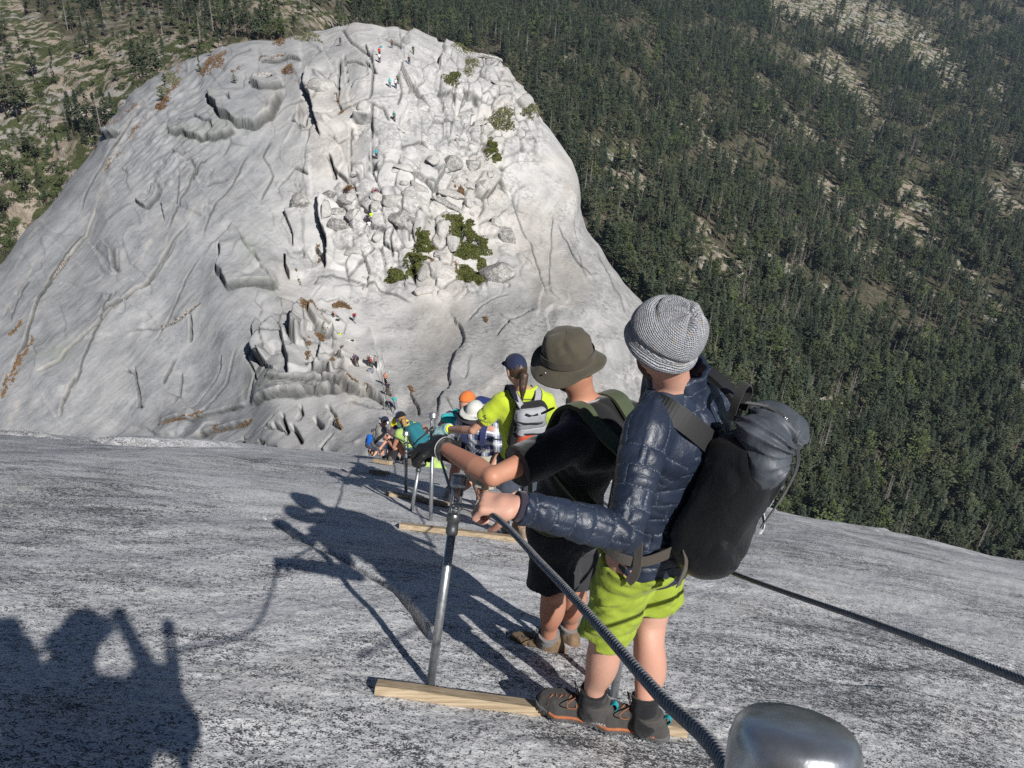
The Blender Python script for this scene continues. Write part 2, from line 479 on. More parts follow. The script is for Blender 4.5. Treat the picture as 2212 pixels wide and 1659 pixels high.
def build_dome():
    us = np.linspace(DU0, DU1, DNU)
    top = sil_y(us); bot = np.maximum(1035 + np.clip(us - 900, 0, None) * .2, top + 60)
    v = np.linspace(0, 1, DNV)
    PX = np.broadcast_to(us, (DNV, DNU)).copy()
    PY = bot + (top - bot) * v[:, None]
    Yd = dome_range(PX, PY)
    a, b, c = ray(PX, PY)
    t = Yd / b
    P = np.stack([a * t, Yd, c * t], -1)
    # normal of the smooth surface
    gu = np.gradient(P, axis=1); gv = np.gradient(P, axis=0)
    N = np.cross(gu, gv); N /= np.linalg.norm(N, axis=-1, keepdims=True) + 1e-9
    N[N[..., 2] < 0] *= -1
    X, Yw, Zw = P[..., 0], P[..., 1], P[..., 2]
    # wobble the picture coordinates so traced lines look broken, not drawn
    wx = PX + 4.0 * _px_noise(PX, PY, 26, 41, oct=2) + .7 * noise(PX / 6, PY / 6, seed=42)
    wy = PY + 4.0 * _px_noise(PX, PY, 26, 44, oct=2) + .7 * noise(PX / 6, PY / 6, seed=45)
    seam = np.zeros_like(PX)  # mask for the shade painted along cracks, joints and ledge feet
    H = 1.3 * _px_noise(PX, PY, 170, 51, oct=2) + .3 * _px_noise(PX, PY, 60, 52, oct=2)
    # shells: terraces on slow noise, with sharp lips
    for k, (s, h, th0) in enumerate(((150, .6, 1.3), (70, .25, 1.3))):
        q = fbm((wx * .62 + wy * .78) / (s * 1.9), (wx * .78 - wy * .62) / s, seed=60 + k, oct=2) * th0
        f = q - np.floor(q)
        m = sstep(-.15, .35, _px_noise(PX, PY, 130, 70 + k, oct=2))
        H += h * m * (sstep(0, .03, f) - f) * 1.0
    # block field of the middle and right
    blk = sstep(600, 680, PX) * sstep(1190, 1120, PX) * sstep(40, 90, PY) * sstep(655, 560, PY)
    blk2 = sstep(690, 760, PX) * sstep(1130, 1080, PX) * sstep(330, 380, PY) * sstep(650, 600, PY)
    blk3 = sstep(930, 980, PX) * sstep(1180, 1150, PX) * sstep(90, 120, PY) * sstep(360, 320, PY)
    rng = np.random.RandomState(5)
    rubble = np.zeros_like(PX)
    for cell, mask, h, lo in ((74, blk * (1 - blk2) * sstep(-.5, .1, _px_noise(PX, PY, 90, 81)), .55, .05), (36, blk2 * sstep(-.5, 0, _px_noise(PX, PY, 60, 82)), 1.5, .09), (26, blk3, .8, .12),
                              (22, sstep(225, 262, PX) * sstep(430, 380, PX) * sstep(430, 360, PY + .0 * PX) * sstep(70, 110, PY), .12, .1)):
        gx, gy = wx / cell, wy / (cell * 1.25)
        ix, iy = np.floor(gx), np.floor(gy)
        F1 = np.full(PX.shape, 9.0); F2 = np.full(PX.shape, 9.0); idv = np.zeros(PX.shape)
        for dx in (-1, 0, 1):
            for dy in (-1, 0, 1):
                cx, cy = ix + dx, iy + dy
                jx = _hash(cx.astype(np.int64), cy.astype(np.int64), np.zeros_like(cx, dtype=np.int64), int(cell)) * .42
                jy = _hash(cx.astype(np.int64), cy.astype(np.int64), np.ones_like(cx, dtype=np.int64), int(cell)) * .42
                d = np.hypot(gx - cx - .5 - jx, gy - cy - .5 - jy)
                m = d < F1
                F2 = np.where(m, F1, np.minimum(F2, d)); idv = np.where(m, jx + jy, idv); F1 = np.where(m, d, F1)
        e = F2 - F1
        H += mask * h * ((1 - np.exp(-e / (lo * .5))) * (.55 + .9 * idv) + .25 * (1 - F1)) - mask * h * .5
        rubble = np.maximum(rubble, mask * (idv > .18))
        if cell in (36, 26): seam = np.maximum(seam, .9 * mask * np.exp(-(e / .075) ** 2))
        elif cell == 74: seam = np.maximum(seam, .7 * mask * np.exp(-(e / .03) ** 2) * sstep(-.2, .2, _px_noise(PX, PY, 30, 83)))
    # joints: a broken net of thin cracks over the middle, long arcs on the left
    for cw, ch, sc, mask, dep, seed in ((62, 90, 0, sstep(600, 660, PX) * sstep(1180, 1120, PX) * sstep(660, 600, PY), .9, 3), (150, 80, .9, sstep(150, 240, PX) * sstep(690, 620, PX) * sstep(80, 130, PY) * sstep(640, 560, PY) * .4, .5, 4),
                                        (34, 46, 0, sstep(880, 940, PX) * sstep(1190, 1150, PX) * sstep(330, 280, PY), .6, 5), (44, 34, .3, sstep(540, 580, PX) * sstep(760, 730, PX) * sstep(630, 660, PY) * sstep(860, 840, PY), .3, 6)):
        ux = PX * .8 + wx * .2; uy = PY * .8 + wy * .2
        qx = (ux * math.cos(sc) + uy * math.sin(sc)) / cw; qy = (uy * math.cos(sc) - ux * math.sin(sc)) / ch
        ix, iy = np.floor(qx), np.floor(qy); F1 = np.full(PX.shape, 9.0); F2 = np.full(PX.shape, 9.0); lv = np.zeros(PX.shape); tl = np.zeros(PX.shape)
        for dx in (-1, 0, 1):
            for dy in (-1, 0, 1):
                cx, cy = ix + dx, iy + dy; ci = cx.astype(np.int64); cj = cy.astype(np.int64)
                jx = _hash(ci, cj, ci * 0, 100 + seed) * .45; jy = _hash(ci, cj, ci * 0 + 1, 100 + seed) * .45
                d = np.hypot(qx - cx - .5 - jx, qy - cy - .5 - jy); m = d < F1
                F2 = np.where(m, F1, np.minimum(F2, d)); lv = np.where(m, jx - jy, lv); tl = np.where(m, (qx - cx - .5 - jx) * jy * 5 + (qy - cy - .5 - jy) * jx * 5, tl); F1 = np.where(m, d, F1)
        e = (F2 - F1) * min(cw, ch); on = mask * sstep(-.1, .25, _px_noise(PX, PY, 42, 130 + seed, oct=2))
        H += on * (-dep * .7 * np.exp(-(e / 1.6) ** 2) + (.8 * dep * lv + .8 * dep * tl) * sstep(0, 1.5, e))
        seam = np.maximum(seam, on * np.exp(-(e / 2.2) ** 2))
    # steep banded ribs on the left shoulder
    rib = sstep(190, 260, PX) * sstep(520, 400, PX) * sstep(60, 110, PY) * sstep(470, 330, PY)
    ra = (PX * .62 + PY * .78); rb = (PX * .78 - PY * .62)
    H += rib * (.2 * (1 - 2 * np.abs(fbm(ra / 13, rb / 90, oct=3, seed=91))) + .2 * noise(ra / 4, rb / 18, seed=92))
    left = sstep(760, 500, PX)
    H += left * .05 * (1 - 2 * np.abs(fbm(ra / 16, rb / 150, oct=3, seed=95)))
    vein = np.zeros_like(PX); moss = np.zeros_like(PX)
    for line, h, L, sd in LEDGES:
        xs = [p[0] for p in line]; ys = [p[1] for p in line]
        sel = (PX > min(xs) - 4 * L) & (PX < max(xs) + 4 * L) & (PY > min(ys) - 4 * L) & (PY < max(ys) + 4 * L)
        d, s, p = polydist(wx[sel], wy[sel], line)
        endf = sstep(0, .08, p) * sstep(1, .92, p)
        sg = d * s * sd
        ins = sstep(-1.8, 1.8, sg)
        h2 = ins * h * np.exp(-d / L) * endf
        h2 -= endf * .3 * h * np.exp(-((sg + 3) / 2.6) ** 2)
        seam[sel] = np.maximum(seam[sel], endf * np.exp(-((sg + 1.5) / (1.6 + .8 * h)) ** 2))
        H[sel] += h2
    for line, dep, w in CRACKS:
        xs = [p[0] for p in line]; ys = [p[1] for p in line]
        sel = (PX > min(xs) - 20) & (PX < max(xs) + 20) & (PY > min(ys) - 20) & (PY < max(ys) + 20)
        d, s, p = polydist(wx[sel] * .5 + PX[sel] * .5, wy[sel] * .5 + PY[sel] * .5, line)
        endf = sstep(-.02, .1, p) * sstep(1.02, .9, p)
        H[sel] -= endf * dep * np.exp(-(d / (w * .9 + .7)) ** 2)
        seam[sel] = np.maximum(seam[sel], endf * np.exp(-(d / (w * 1.1 + 1.0)) ** 2))
        H[sel] += endf * .18 * np.exp(-d / 8) * (s > 0)
    for line, w in (([(384, 470), (334, 578), (281, 628), (194, 718), (119, 778), (84, 803)], 3.5), ([(205, 445), (150, 545), (110, 605), (15, 800), (-60, 940)], 4), ([(110, 440), (60, 520), (0, 620)], 3),
                    ([(305, 230), (240, 350), (205, 445)], 4), ([(410, 478), (440, 430)], 4), ([(35, 870), (20, 930), (0, 950)], 6), ([(159, 803), (131, 856), (125, 893)], 3), ([(500, 870), (560, 790)], 3),
                    ([(372, 990), (470, 930)], 3), ([(600, 190), (575, 265)], 8), ([(430, 350), (350, 470), (300, 560)], 3), ([(70, 560), (20, 650), (-30, 740)], 3)):
        d, s, p = polydist(wx, wy, line)
        vein = np.maximum(vein, np.exp(-(d / w) ** 2) * (.55 + .45 * noise(PX / 6, PY / 6, seed=97)))
    for (cx, cy, rx, ry) in ((540, 560, 22, 40), (575, 840, 30, 14), (560, 815, 22, 18), (455, 215, 10, 26), (430, 290, 60, 14), (130, 760, 45, 16), (505, 275, 30, 10), (580, 640, 40, 10)):
        moss = np.maximum(moss, np.exp(-((PX - cx) / rx) ** 2 - ((PY - cy) / ry) ** 2))
    P = P + N * H[..., None]
    # the back of the hill beyond the skyline
    last = P[-1]
    rows = [P]
    dirs = last / np.linalg.norm(last, axis=-1, keepdims=True)
    for k, dd in enumerate((1.5, 4, 9, 18, 34, 60)):
        rows.append((last + dirs * dd + np.array([0, 0, -1.0]) * (.02 * dd + .006 * dd * dd))[None])
    P2 = np.concatenate(rows, 0)
    nr, nc = P2.shape[:2]
    me = mesh_np("granite_dome", P2.reshape(-1, 3), grid_faces(nr, nc))
    pad = lambda A: np.concatenate([A, np.repeat(A[-1:], nr - A.shape[0], 0)], 0)
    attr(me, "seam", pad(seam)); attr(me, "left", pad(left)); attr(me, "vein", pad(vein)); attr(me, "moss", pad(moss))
    rightslab = np.maximum(sstep(1080, 1180, PX) * sstep(330, 480, PY), sstep(840, 900, PX) * sstep(640, 700, PY + (PX - 850) * .1))
    tan = sstep(0, .5, _px_noise(PX, PY, 120, 99, oct=3)) * sstep(520, 680, PX)
    for (cx, cy, rx, ry) in ((1225, 400, 22, 70), (895, 540, 14, 50), (650, 690, 30, 20), (730, 790, 40, 20), (1110, 160, 20, 30), (790, 870, 70, 8)):
        tan = np.maximum(tan, np.exp(-((PX - cx) / rx) ** 2 - ((PY - cy) / ry) ** 2))
    attr(me, "rightslab", pad(rightslab)); attr(me, "tan", pad(tan)); attr(me, "rubble", pad(rubble))
    return me, P, us, top, bot

def granite_far():
    t = NT("far_granite")
    v = t.coord()
    # streak frame: along the fall of the left flank
    A = (at(84, 803, 98) - at(384, 518, 128)).normalized(); B = A.cross(Vector((0, 0, 1))).normalized(); C = A.cross(B)
    rot = Matrix((A, B, C)).to_euler()
    tc = t.n("ShaderNodeTexCoord"); m1 = t.n("ShaderNodeMapping"); t.l(tc.outputs['Object'], m1.inputs[0]); m1.inputs['Rotation'].default_value = rot
    m2 = t.n("ShaderNodeMapping"); t.l(m1, m2.inputs[0]); m2.inputs['Scale'].default_value = (.12, 1, 1)
    streak = t.noise(m2, .5, 6, .72, .1)
    streakf = t.noise(m2, 4.5, 4, .7)
    n1 = t.noise(v, .22, 6, .6, .3)
    n2 = t.noise(v, 1.6, 6, .72, .2)
    n3 = t.noise(v, 7, 4, .75)
    base = t.ramp(n1, [(.3, (.36, .36, .355)), (.5, (.5, .49, .475)), (.7, (.58, .57, .545))])
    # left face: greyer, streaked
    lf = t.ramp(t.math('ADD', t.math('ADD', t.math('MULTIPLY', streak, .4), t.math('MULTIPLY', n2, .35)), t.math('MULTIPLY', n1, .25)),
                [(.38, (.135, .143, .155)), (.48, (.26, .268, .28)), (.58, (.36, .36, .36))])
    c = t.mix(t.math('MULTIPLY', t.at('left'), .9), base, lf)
    # speckled dark lichen
    sp = t.math('ADD', t.math('MULTIPLY', n2, .6), t.math('MULTIPLY', n3, .5))
    spd = t.ramp(sp, [(.52, (0, 0, 0)), (.62, (1, 1, 1))])
    rs = t.math('MULTIPLY', t.at('rightslab'), t.ramp(t.noise(m2, .35, 5, .65, .8), [(.4, (0, 0, 0)), (.6, (1, 1, 1))]))
    amt = t.math('MAXIMUM', t.math('MULTIPLY', rs, 1.0), t.math('MULTIPLY', t.at('rubble'), .6))
    amt = t.math('MAXIMUM', amt, t.ramp(t.noise(v, .12, 5, .6, 1.0), [(.46, .08), (.62, .7)]))
    c = t.mix(t.math('MULTIPLY', spd, amt), c, (.13, .13, .13))
    c = t.mix(t.math('MULTIPLY', t.at('rightslab'), t.ramp(streak, [(.35, .75), (.65, .15)])), c, (.24, .238, .232))
    c = t.mix(t.math('MULTIPLY', t.at('tan'), t.ramp(n2, [(.35, .05), (.65, .4)])), c, (.5, .43, .35))
    c = t.mix(t.math('MULTIPLY', t.at('vein'), .6), c, (.5, .46, .4))
    c = t.mix(t.math('MULTIPLY', t.at('moss'), t.ramp(n2, [(.4, 0.0), (.65, .65)])), c, (.2, .23, .14))
    c = t.mix(t.math('MULTIPLY', t.at('seam'), .92), c, (.045, .048, .045))  # crack, joint and ledge shade painted dark into the rock colour
    c = t.mix(t.ramp(n3, [(.35, .2), (.5, 0.0)]), c, (.22, .22, .22))
    bump = t.math('ADD', t.math('MULTIPLY', n2, .8), t.math('ADD', t.math('MULTIPLY', n3, .12), t.math('MULTIPLY', streak, .25)))
    return t.bsdf(c, .88, spec=.2, bump=bump, bstr=.5, bdist=.2)

_dm, DOMEP, DUS, DTOP, DBOT = build_dome()
M_FAR = granite_far()
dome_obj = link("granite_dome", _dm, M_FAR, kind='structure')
_gu = np.gradient(DOMEP[::6, ::6], axis=1); _gv = np.gradient(DOMEP[::6, ::6], axis=0)
_DN = np.cross(_gu, _gv); _DN /= np.linalg.norm(_DN, axis=-1, keepdims=True) + 1e-9
_DN[_DN[..., 2] < 0] *= -1

def dome_pt(px, py, normal=False):
    j = int(np.clip(round((px - DU0) / (DU1 - DU0) * (DNU - 1)), 0, DNU - 1))
    v = (DBOT[j] - py) / (DBOT[j] - DTOP[j])
    i = int(np.clip(round(v * (DNV - 1)), 0, DNV - 1))
    p = Vector(DOMEP[i, j])
    if normal:
        return p, Vector(_DN[min(i // 6, _DN.shape[0] - 1), min(j // 6, _DN.shape[1] - 1)])
    return p

# ================================================================ VALLEY SIDE BEHIND THE DOME
VCP = [(0, 0, 650), (0, 150, 470), (0, 300, 390), (0, 500, 340), (100, 650, 315), (400, 0, 620), (400, 90, 440), (300, 150, 410), (700, 0, 640), (600, 40, 480), (150, 250, 390),
       (1000, 0, 1150), (1100, 100, 900), (1200, 300, 640), (1300, 450, 540), (1400, 600, 460), (1500, 700, 420), (1600, 850, 370), (1700, 1050, 335),
       (1900, 1150, 325), (2212, 1200, 340), (2212, 900, 470), (2212, 600, 740), (2212, 300, 1180), (2212, 0, 2000), (1700, 600, 590), (1700, 300, 1000),
       (1700, 0, 1700), (1400, 300, 800), (1400, 0, 1350), (2000, 800, 520), (-400, 0, 650), (-400, 400, 360), (-400, 800, 280), (2700, 1300, 300), (2700, 600, 760), (2700, 0, 2100),
       (800, 300, 430), (800, 700, 330), (1200, 1000, 300), (500, 500, 340), (1700, 1400, 240), (2300, 1450, 235), (0, 1000, 260), (2212, -200, 2600), (1500, -200, 2300), (800, -200, 1500), (0, -200, 1200)]
_vt = tps([(a, b) for a, b, c in VCP], np.log([c for a, b, c in VCP]), .004)

def valley_pt(px, py):
    Y = np.exp(_vt(px, py))
    Y = Y * (1 + .012 * fbm(np.asarray(px) / 120., np.asarray(py) / 90., oct=3, seed=201))
    a, b, c = ray(px, py)
    t = Y / b
    return np.stack([a * t, Y, c * t], -1)

CLEAR = [  # open ground: centre, half length along, half width, angle (deg, picture), strength
    (1560, 590, 90, 22, 38, 1), (1650, 640, 60, 14, 40, 1), (1340, 400, 60, 22, 45, .9), (1310, 330, 60, 9, 45, .9), (1480, 640, 60, 20, 60, .9), (1520, 520, 50, 10, 48, .8),
    (1950, 500, 80, 22, 38, .8), (2080, 600, 60, 12, 42, .7), (1870, 560, 40, 10, 40, .6), (1800, 640, 50, 8, 42, .7), (1900, 60, 190, 50, 22, .62), (2010, 130, 120, 40, 40, .6), (1740, 20, 90, 30, 5, .8),
    (1680, 700, 40, 8, 50, .7), (1740, 790, 40, 8, 50, .7), (1380, 350, 60, 6, 45, .6), (1600, 480, 60, 6, 48, .6), (2150, 650, 40, 14, 40, .6),
    (250, 110, 190, 32, -6, 1), (150, 200, 170, 60, 35, .8), (60, 330, 120, 90, 60, .75), (30, 460, 70, 60, 60, .7), (620, 20, 110, 20, 12, .9), (300, 95, 60, 14, 0, 1), (30, 40, 60, 40, 40, .8), (690, 40, 80, 20, 5, .9), (300, 40, 60, 10, -10, .4), (480, 30, 60, 14, 0, .5)]

def openness(px, py):
    m = np.zeros(np.shape(px))
    for cx, cy, a, b, ang, s in CLEAR:
        r = math.radians(ang); dx, dy = px - cx, py - cy
        u = (dx * math.cos(r) + dy * math.sin(r)) / a; v = (-dx * math.sin(r) + dy * math.cos(r)) / b
        m = np.maximum(m, s * np.exp(-(u * u + v * v) ** 1.5))
    px = np.asarray(px, float); py = np.asarray(py, float)
    a = px * .77 + py * .63; b = py * .77 - px * .63
    q = fbm(a / 150., b / 20., oct=3, seed=401) + .35 * fbm(px / 300., py / 240., oct=2, seed=402)
    m = np.maximum(m, .85 * sstep(.42, .62, q) * (px > 1180) * sstep(60, 160, py))
    m = np.maximum(m, .9 * sstep(800, 700, px) * (1 - .75 * sstep(130, 80, py) * sstep(120, 180, px)) * sstep(-.5, .1, fbm(px / 70., py / 40., oct=3, seed=404)))
    return np.clip(m * (1 + .5 * fbm(px / 14., py / 10., oct=2, seed=403)), 0, 1)

def build_valley():
    us = np.linspace(-420, 2720, 400); vs = np.linspace(1440, -190, 260)
    PX, PY = np.meshgrid(us, vs)
    P = valley_pt(PX, PY)
    P[..., 2] += 2.2 * fbm(PX / 22., PY / 14., oct=3, seed=203)
    me = mesh_np("valley_side", P.reshape(-1, 3), grid_faces(*PX.shape))
    attr(me, "open", openness(PX, PY))
    return me

def valley_mat():
    t = NT("valley_ground"); v = t.coord()
    n1 = t.noise(v, .03, 6, .65, .5); n2 = t.noise(v, .16, 6, .7, .3); n3 = t.noise(v, .9, 4, .7)
    soil = t.ramp(n2, [(.35, (.19, .15, .11)), (.55, (.33, .28, .225)), (.7, (.43, .395, .345))])
    rock = t.ramp(n3, [(.3, (.2, .195, .19)), (.6, (.35, .335, .31))])
    c = t.mix(t.ramp(n1, [(.5, (0, 0, 0)), (.62, (1, 1, 1))]), soil, rock)
    brush = t.ramp(t.noise(v, .11, 6, .65, .6), [(.47, (0, 0, 0)), (.53, (1, 1, 1))])
    c = t.mix(brush, c, t.ramp(n3, [(.3, (.035, .045, .018)), (.7, (.085, .095, .04))]))
    forestfloor = t.mix(t.ramp(n2, [(.42, 0.0), (.6, 1.0)]), t.ramp(n3, [(.3, (.03, .034, .016)), (.7, (.07, .072, .04))]), t.ramp(n3, [(.3, (.08, .065, .045)), (.7, (.17, .14, .105))]))
    c = t.mix(t.ramp(t.at('open'), [(.08, (1, 1, 1)), (.45, (0, 0, 0))]), c, forestfloor)
    return t.bsdf(c, .95, spec=.1, bump=n3, bstr=.7, bdist=1.2)

link("valley_side", build_valley(), valley_mat(), kind='structure')

# ---------------------------------------------------------------- trees
UP = Vector((.06, 0, 1)).normalized()
FOL = []
for nm, c0, c1 in (("fir_needles", (.02, .03, .019), (.064, .083, .05)), ("pine_needles", (.031, .041, .023), (.092, .106, .057)), ("bright_needles", (.04, .056, .022), (.1, .125, .045))):
    t = NT(nm); v = t.coord(); n = t.noise(v, .9, 4, .6)
    oi = t.n("ShaderNodeObjectInfo")
    f = t.math('ADD', t.math('MULTIPLY', n, .65), t.math('MULTIPLY', oi.outputs['Random'], .4))
    FOL.append(t.bsdf(t.ramp(f, [(.3, c0), (.8, c1)]), .7, spec=.15))
BARK = simple("bark", (.09, .065, .048), .95, .4, 6, .5, .1)
BARE = simple("weathered_wood", (.24, .215, .195), .95, .3, 5, .3, .05)
DEADF = simple("dead_needles", (.2, .11, .06), .95, .4, 2, .2, .05)

def tube_rings(path, radii, sides=6, cap=True):
    """verts/faces of a tube along points"""
    path = [Vector(p) for p in path]; V = []; F = []
    n = len(path); ref = None
    for i, p in enumerate(path):
        d = (path[min(i + 1, n - 1)] - path[max(i - 1, 0)]).normalized()
        if ref is None:
            ref = d.orthogonal().normalized()
        ref = (ref - d * ref.dot(d)).normalized(); b = d.cross(ref)
        for k in range(sides):
            a = 2 * math.pi * k / sides
            V.append(p + (ref * math.cos(a) + b * math.sin(a)) * radii[i])
    for i in range(n - 1):
        for k in range(sides):
            a = i * sides + k; c = i * sides + (k + 1) % sides
            F.append((a, c, c + sides, a + sides))
    if cap:
        F.append(tuple(range(sides))[::-1]); F.append(tuple((n - 1) * sides + k for k in range(sides)))
    return V, F

def py_mesh(name, V, F, smooth=True):
    me = bpy.data.meshes.new(name)
    me.from_pydata([tuple(v) for v in V], [], F); me.update()
    if smooth: me.polygons.foreach_set("use_smooth", [True] * len(me.polygons))
    return me

def conifer(seed, kind, n):
    """unit tree about 1 m high (scaled later); returns trunk arrays and crown arrays"""
    r = random.Random(seed)
    bend = r.uniform(-.02, .02)
    tr = [(bend * math.sin(t * 3), .01 * math.sin(t * 2), t) for t in (0, .25, .5, .75, .97)]
    tv, tf = tube_rings(tr, [.016, .013, .0095, .005, .001], 6)
    V = []; F = []
    base = r.uniform(.12, .3) if kind == 'fir' else r.uniform(.3, .5)
    wmax = r.uniform(.13, .2) if kind == 'fir' else r.uniform(.18, .28)
    gaps = [(r.uniform(base, .95), r.uniform(0, 6.28), r.uniform(.04, .09)) for _ in range(5)]
    for i in range(n):
        t = r.random() ** (.8 if kind == 'fir' else 1.0)
        h = base + (1 - base) * t
        prof = (1 - t) ** .8 * (.75 + .25 * math.sin(t * 40 + seed)) if kind == 'fir' else (math.sin(min(1, t * .86 + .16) * math.pi) ** .7) * (.8 + .3 * math.sin(t * 17 + seed))
        a = r.uniform(0, 6.283)
        if any(abs(h - g[0]) < g[2] and math.cos(a - g[1]) > .2 for g in gaps): continue
        lop = 1 + .25 * math.sin(a * 2 + seed) + .15 * math.sin(a * 3 + h * 20)
        rad = wmax * prof * lop * (r.random() ** .45) + .006
        drop = (.10 if kind == 'fir' else -.05) * rad
        c = Vector((math.cos(a) * rad, math.sin(a) * rad, h - drop + r.uniform(-.012, .012)))
        s = r.uniform(.02, .042) * (1.0 if kind == 'fir' else 1.15) * (.6 + .6 * (1 - t))
        out = Vector((math.cos(a), math.sin(a), r.uniform(-.5, .35) if kind == 'fir' else r.uniform(-.1, .9))).normalized()
        side = Vector((-math.sin(a), math.cos(a), r.uniform(-.5, .5))).normalized()
        k = len(V)
        V += [c - side * s * .75 - out * s * .4, c + side * s * .75 - out * s * .3, c + out * s * 1.5 + side * r.uniform(-.4, .4) * s, c + Vector((0, 0, s * .55))]
        F += [(k, k + 1, k + 3), (k + 1, k + 2, k + 3), (k + 2, k, k + 3)]
    return tv, tf, V, F

def snag(seed):
    r = random.Random(seed)
    V, F = tube_rings([(0, 0, 0), (.01, 0, .5), (.015, .01, 1)], [.014, .009, .002], 5)
    for i in range(70):
        h = r.uniform(.2, .97); a = r.uniform(0, 6.283); L = (1.05 - h) * r.uniform(.08, .2)
        d = Vector((math.cos(a), math.sin(a), r.uniform(-.4, .2)))
        p = Vector((.01, 0, h)); k = len(V); w = .0028
        V += [p + Vector((0, 0, w)), p - Vector((0, 0, w)), p + d * L, p + Vector((w * math.sin(a), -w * math.cos(a), 0))]
        F += [(k, k + 1, k + 2), (k + 1, k + 3, k + 2), (k + 3, k, k + 2)]
    return V, F

TREES = []      # (trunk mesh, crown mesh, joined mesh, kind)
for s in range(10):
    kind = 'fir' if s < 6 else 'pine'
    tv, tf, cv, cf = conifer(s * 13 + 1, kind, 430)
    fm = FOL[0] if s < 5 else FOL[1] if s != 8 else FOL[2]
    tm = py_mesh("trunk", tv, tf); tm.materials.append(BARK)
    cm = py_mesh("crown", cv, cf, False); cm.materials.append(fm)
    jm = py_mesh("far_tree", list(tv) + list(cv), list(tf) + [tuple(q + len(tv) for q in f) for f in cf], False)
    jm.materials.append(BARK); jm.materials.append(fm)
    mi = np.zeros(len(jm.polygons), np.int32); mi[len(tf):] = 1; jm.polygons.foreach_set("material_index", mi)
    TREES.append((tm, cm, jm, kind))
SNAGS = []
for s in range(4):
    sv, sf = snag(s + 50); sm = py_mesh("bare_trunk", sv, sf, False); sm.materials.append(BARE); SNAGS.append(sm)

def visible_valley(px, py):
    ok = (px > -70) & (px < 2290) & (py > -60)
    dome = (px > DU0) & (px < 1660) & (py - 14 > np.interp(px, _sx, _sy))
    near = py > np.interp(px, [0, 1690, 2212, 2400], [955, 1085, 1225, 1270]) + np.where(px > 900, 190, 40)
    return ok & ~dome & ~near

rng = np.random.RandomState(77)
cand = []
# scatter over ground area: picture samples weighted by ground area per pixel
NS = 130000
px = rng.uniform(-70, 2290, NS); py = rng.uniform(-60, 1430, NS)
P0 = valley_pt(px, py); P1 = valley_pt(px + 4, py); P2 = valley_pt(px, py + 4)
area = np.linalg.norm(np.cross(P1 - P0, P2 - P0), axis=1) / 16      # m2 per px2
cellp = 2360 * 1490 / NS
want = area * cellp / 34.0 * np.clip((700 / P0[:, 1]) ** 1.4, 1, 3.6)
dens = np.clip(1 - openness(px, py) * 1.5, 0.03, 1)
patch = fbm(P0[:, 0] / 45, P0[:, 1] / 60, oct=3, seed=301)
dens = dens * np.clip(.85 + 1.5 * patch, .12, 1.3)
dens = np.where((P0[:, 1] < 480) & (px > 1500), np.maximum(dens, .7), dens)
dens = np.where(px < 760, dens * np.where((py < 110) & (px > 140), .55, .2), dens)
cnt = rng.poisson(np.clip(want * dens, 0, 3))
cnt[~visible_valley(px, py)] = 0
idx = np.repeat(np.arange(NS), cnt)
jit = rng.uniform(-2.5, 2.5, (len(idx), 2))
tpx, tpy = px[idx] + jit[:, 0], py[idx] + jit[:, 1]
TP = valley_pt(tpx, tpy)
TP[:, 2] += 2.2 * fbm(tpx / 22., tpy / 14., oct=3, seed=203)
th = rng.normal(16.5, 5, len(idx)).clip(5, 30)
th = np.where(tpx < 760, th * .72, th)
small = (openness(tpx, tpy) > .3) & (rng.rand(len(idx)) < .6); th[small] *= .5
tv_ = rng.randint(0, 10, len(idx))
dead = rng.rand(len(idx)) < .11 * (1 + np.clip(2.0 * fbm(tpx / 150., tpy / 110., oct=2, seed=305), -.8, 2.5))
shown = th / np.linalg.norm(TP, axis=1)
order = np.argsort(-shown)
print("trees", len(idx))
N_IND = 300
sel = order[:N_IND]; rest = order[N_IND:]
def WHERE(x, y):
    if x < 760: return "on the pale slope left of the far dome"
    a = "close to the right edge of the dome" if x < 1500 and y < 800 else "above and right of the grey beanie" if x < 1750 and y < 900 else "low down, just above the near rock" if y > 1000 else "near the right edge of the view" if x > 1980 else "in the middle of the wooded valley side"
    return a
tz = rng.uniform(0, 6.28, len(idx)); sw = rng.uniform(.85, 1.25, len(idx))

def up_matrix(k):
    q = Vector((0, 0, 1)).rotation_difference(UP)
    return (q @ Quaternion((0, 0, 1), tz[k])).to_euler()

def place_tree(pos, h, var, rotz, dead_, label, group, wide=1.0, name=None):
    q = Vector((0, 0, 1)).rotation_difference(UP) @ Quaternion((0, 0, 1), rotz)
    if dead_:
        o = link("dead_pine", SNAGS[var % 4], None, label=label, cat="dead tree", group=group)
        o.location = pos; o.rotation_euler = q.to_euler(); o.scale = (h * wide, h * wide, h); return o
    tm, cm, jm, kind = TREES[var]
    e = empty("fir_tree" if kind == 'fir' else "pine_tree", pos, label, "tree", group)
    e.rotation_euler = q.to_euler(); e.scale = (h * wide, h * wide, h)
    link("trunk", tm, None, e); link("crown", cm, None, e)
    return e

for k in sel:
    k = int(k)
    x, y = tpx[k], tpy[k]
    if dead[k]:
        lb, gp = ("bare grey dead conifer standing " + WHERE(x, y)), ("dead conifers " + WHERE(x, y))
    elif TREES[tv_[k]][3] == 'fir':
        lb, gp = ("dark green narrow fir standing " + WHERE(x, y)), ("firs " + WHERE(x, y))
    else:
        lb, gp = ("olive green rounded pine standing " + WHERE(x, y)), ("pines " + WHERE(x, y))
    place_tree(Vector(TP[k]) - UP * .4, float(th[k]), int(tv_[k]), float(tz[k]), bool(dead[k]), lb, gp, float(sw[k]))

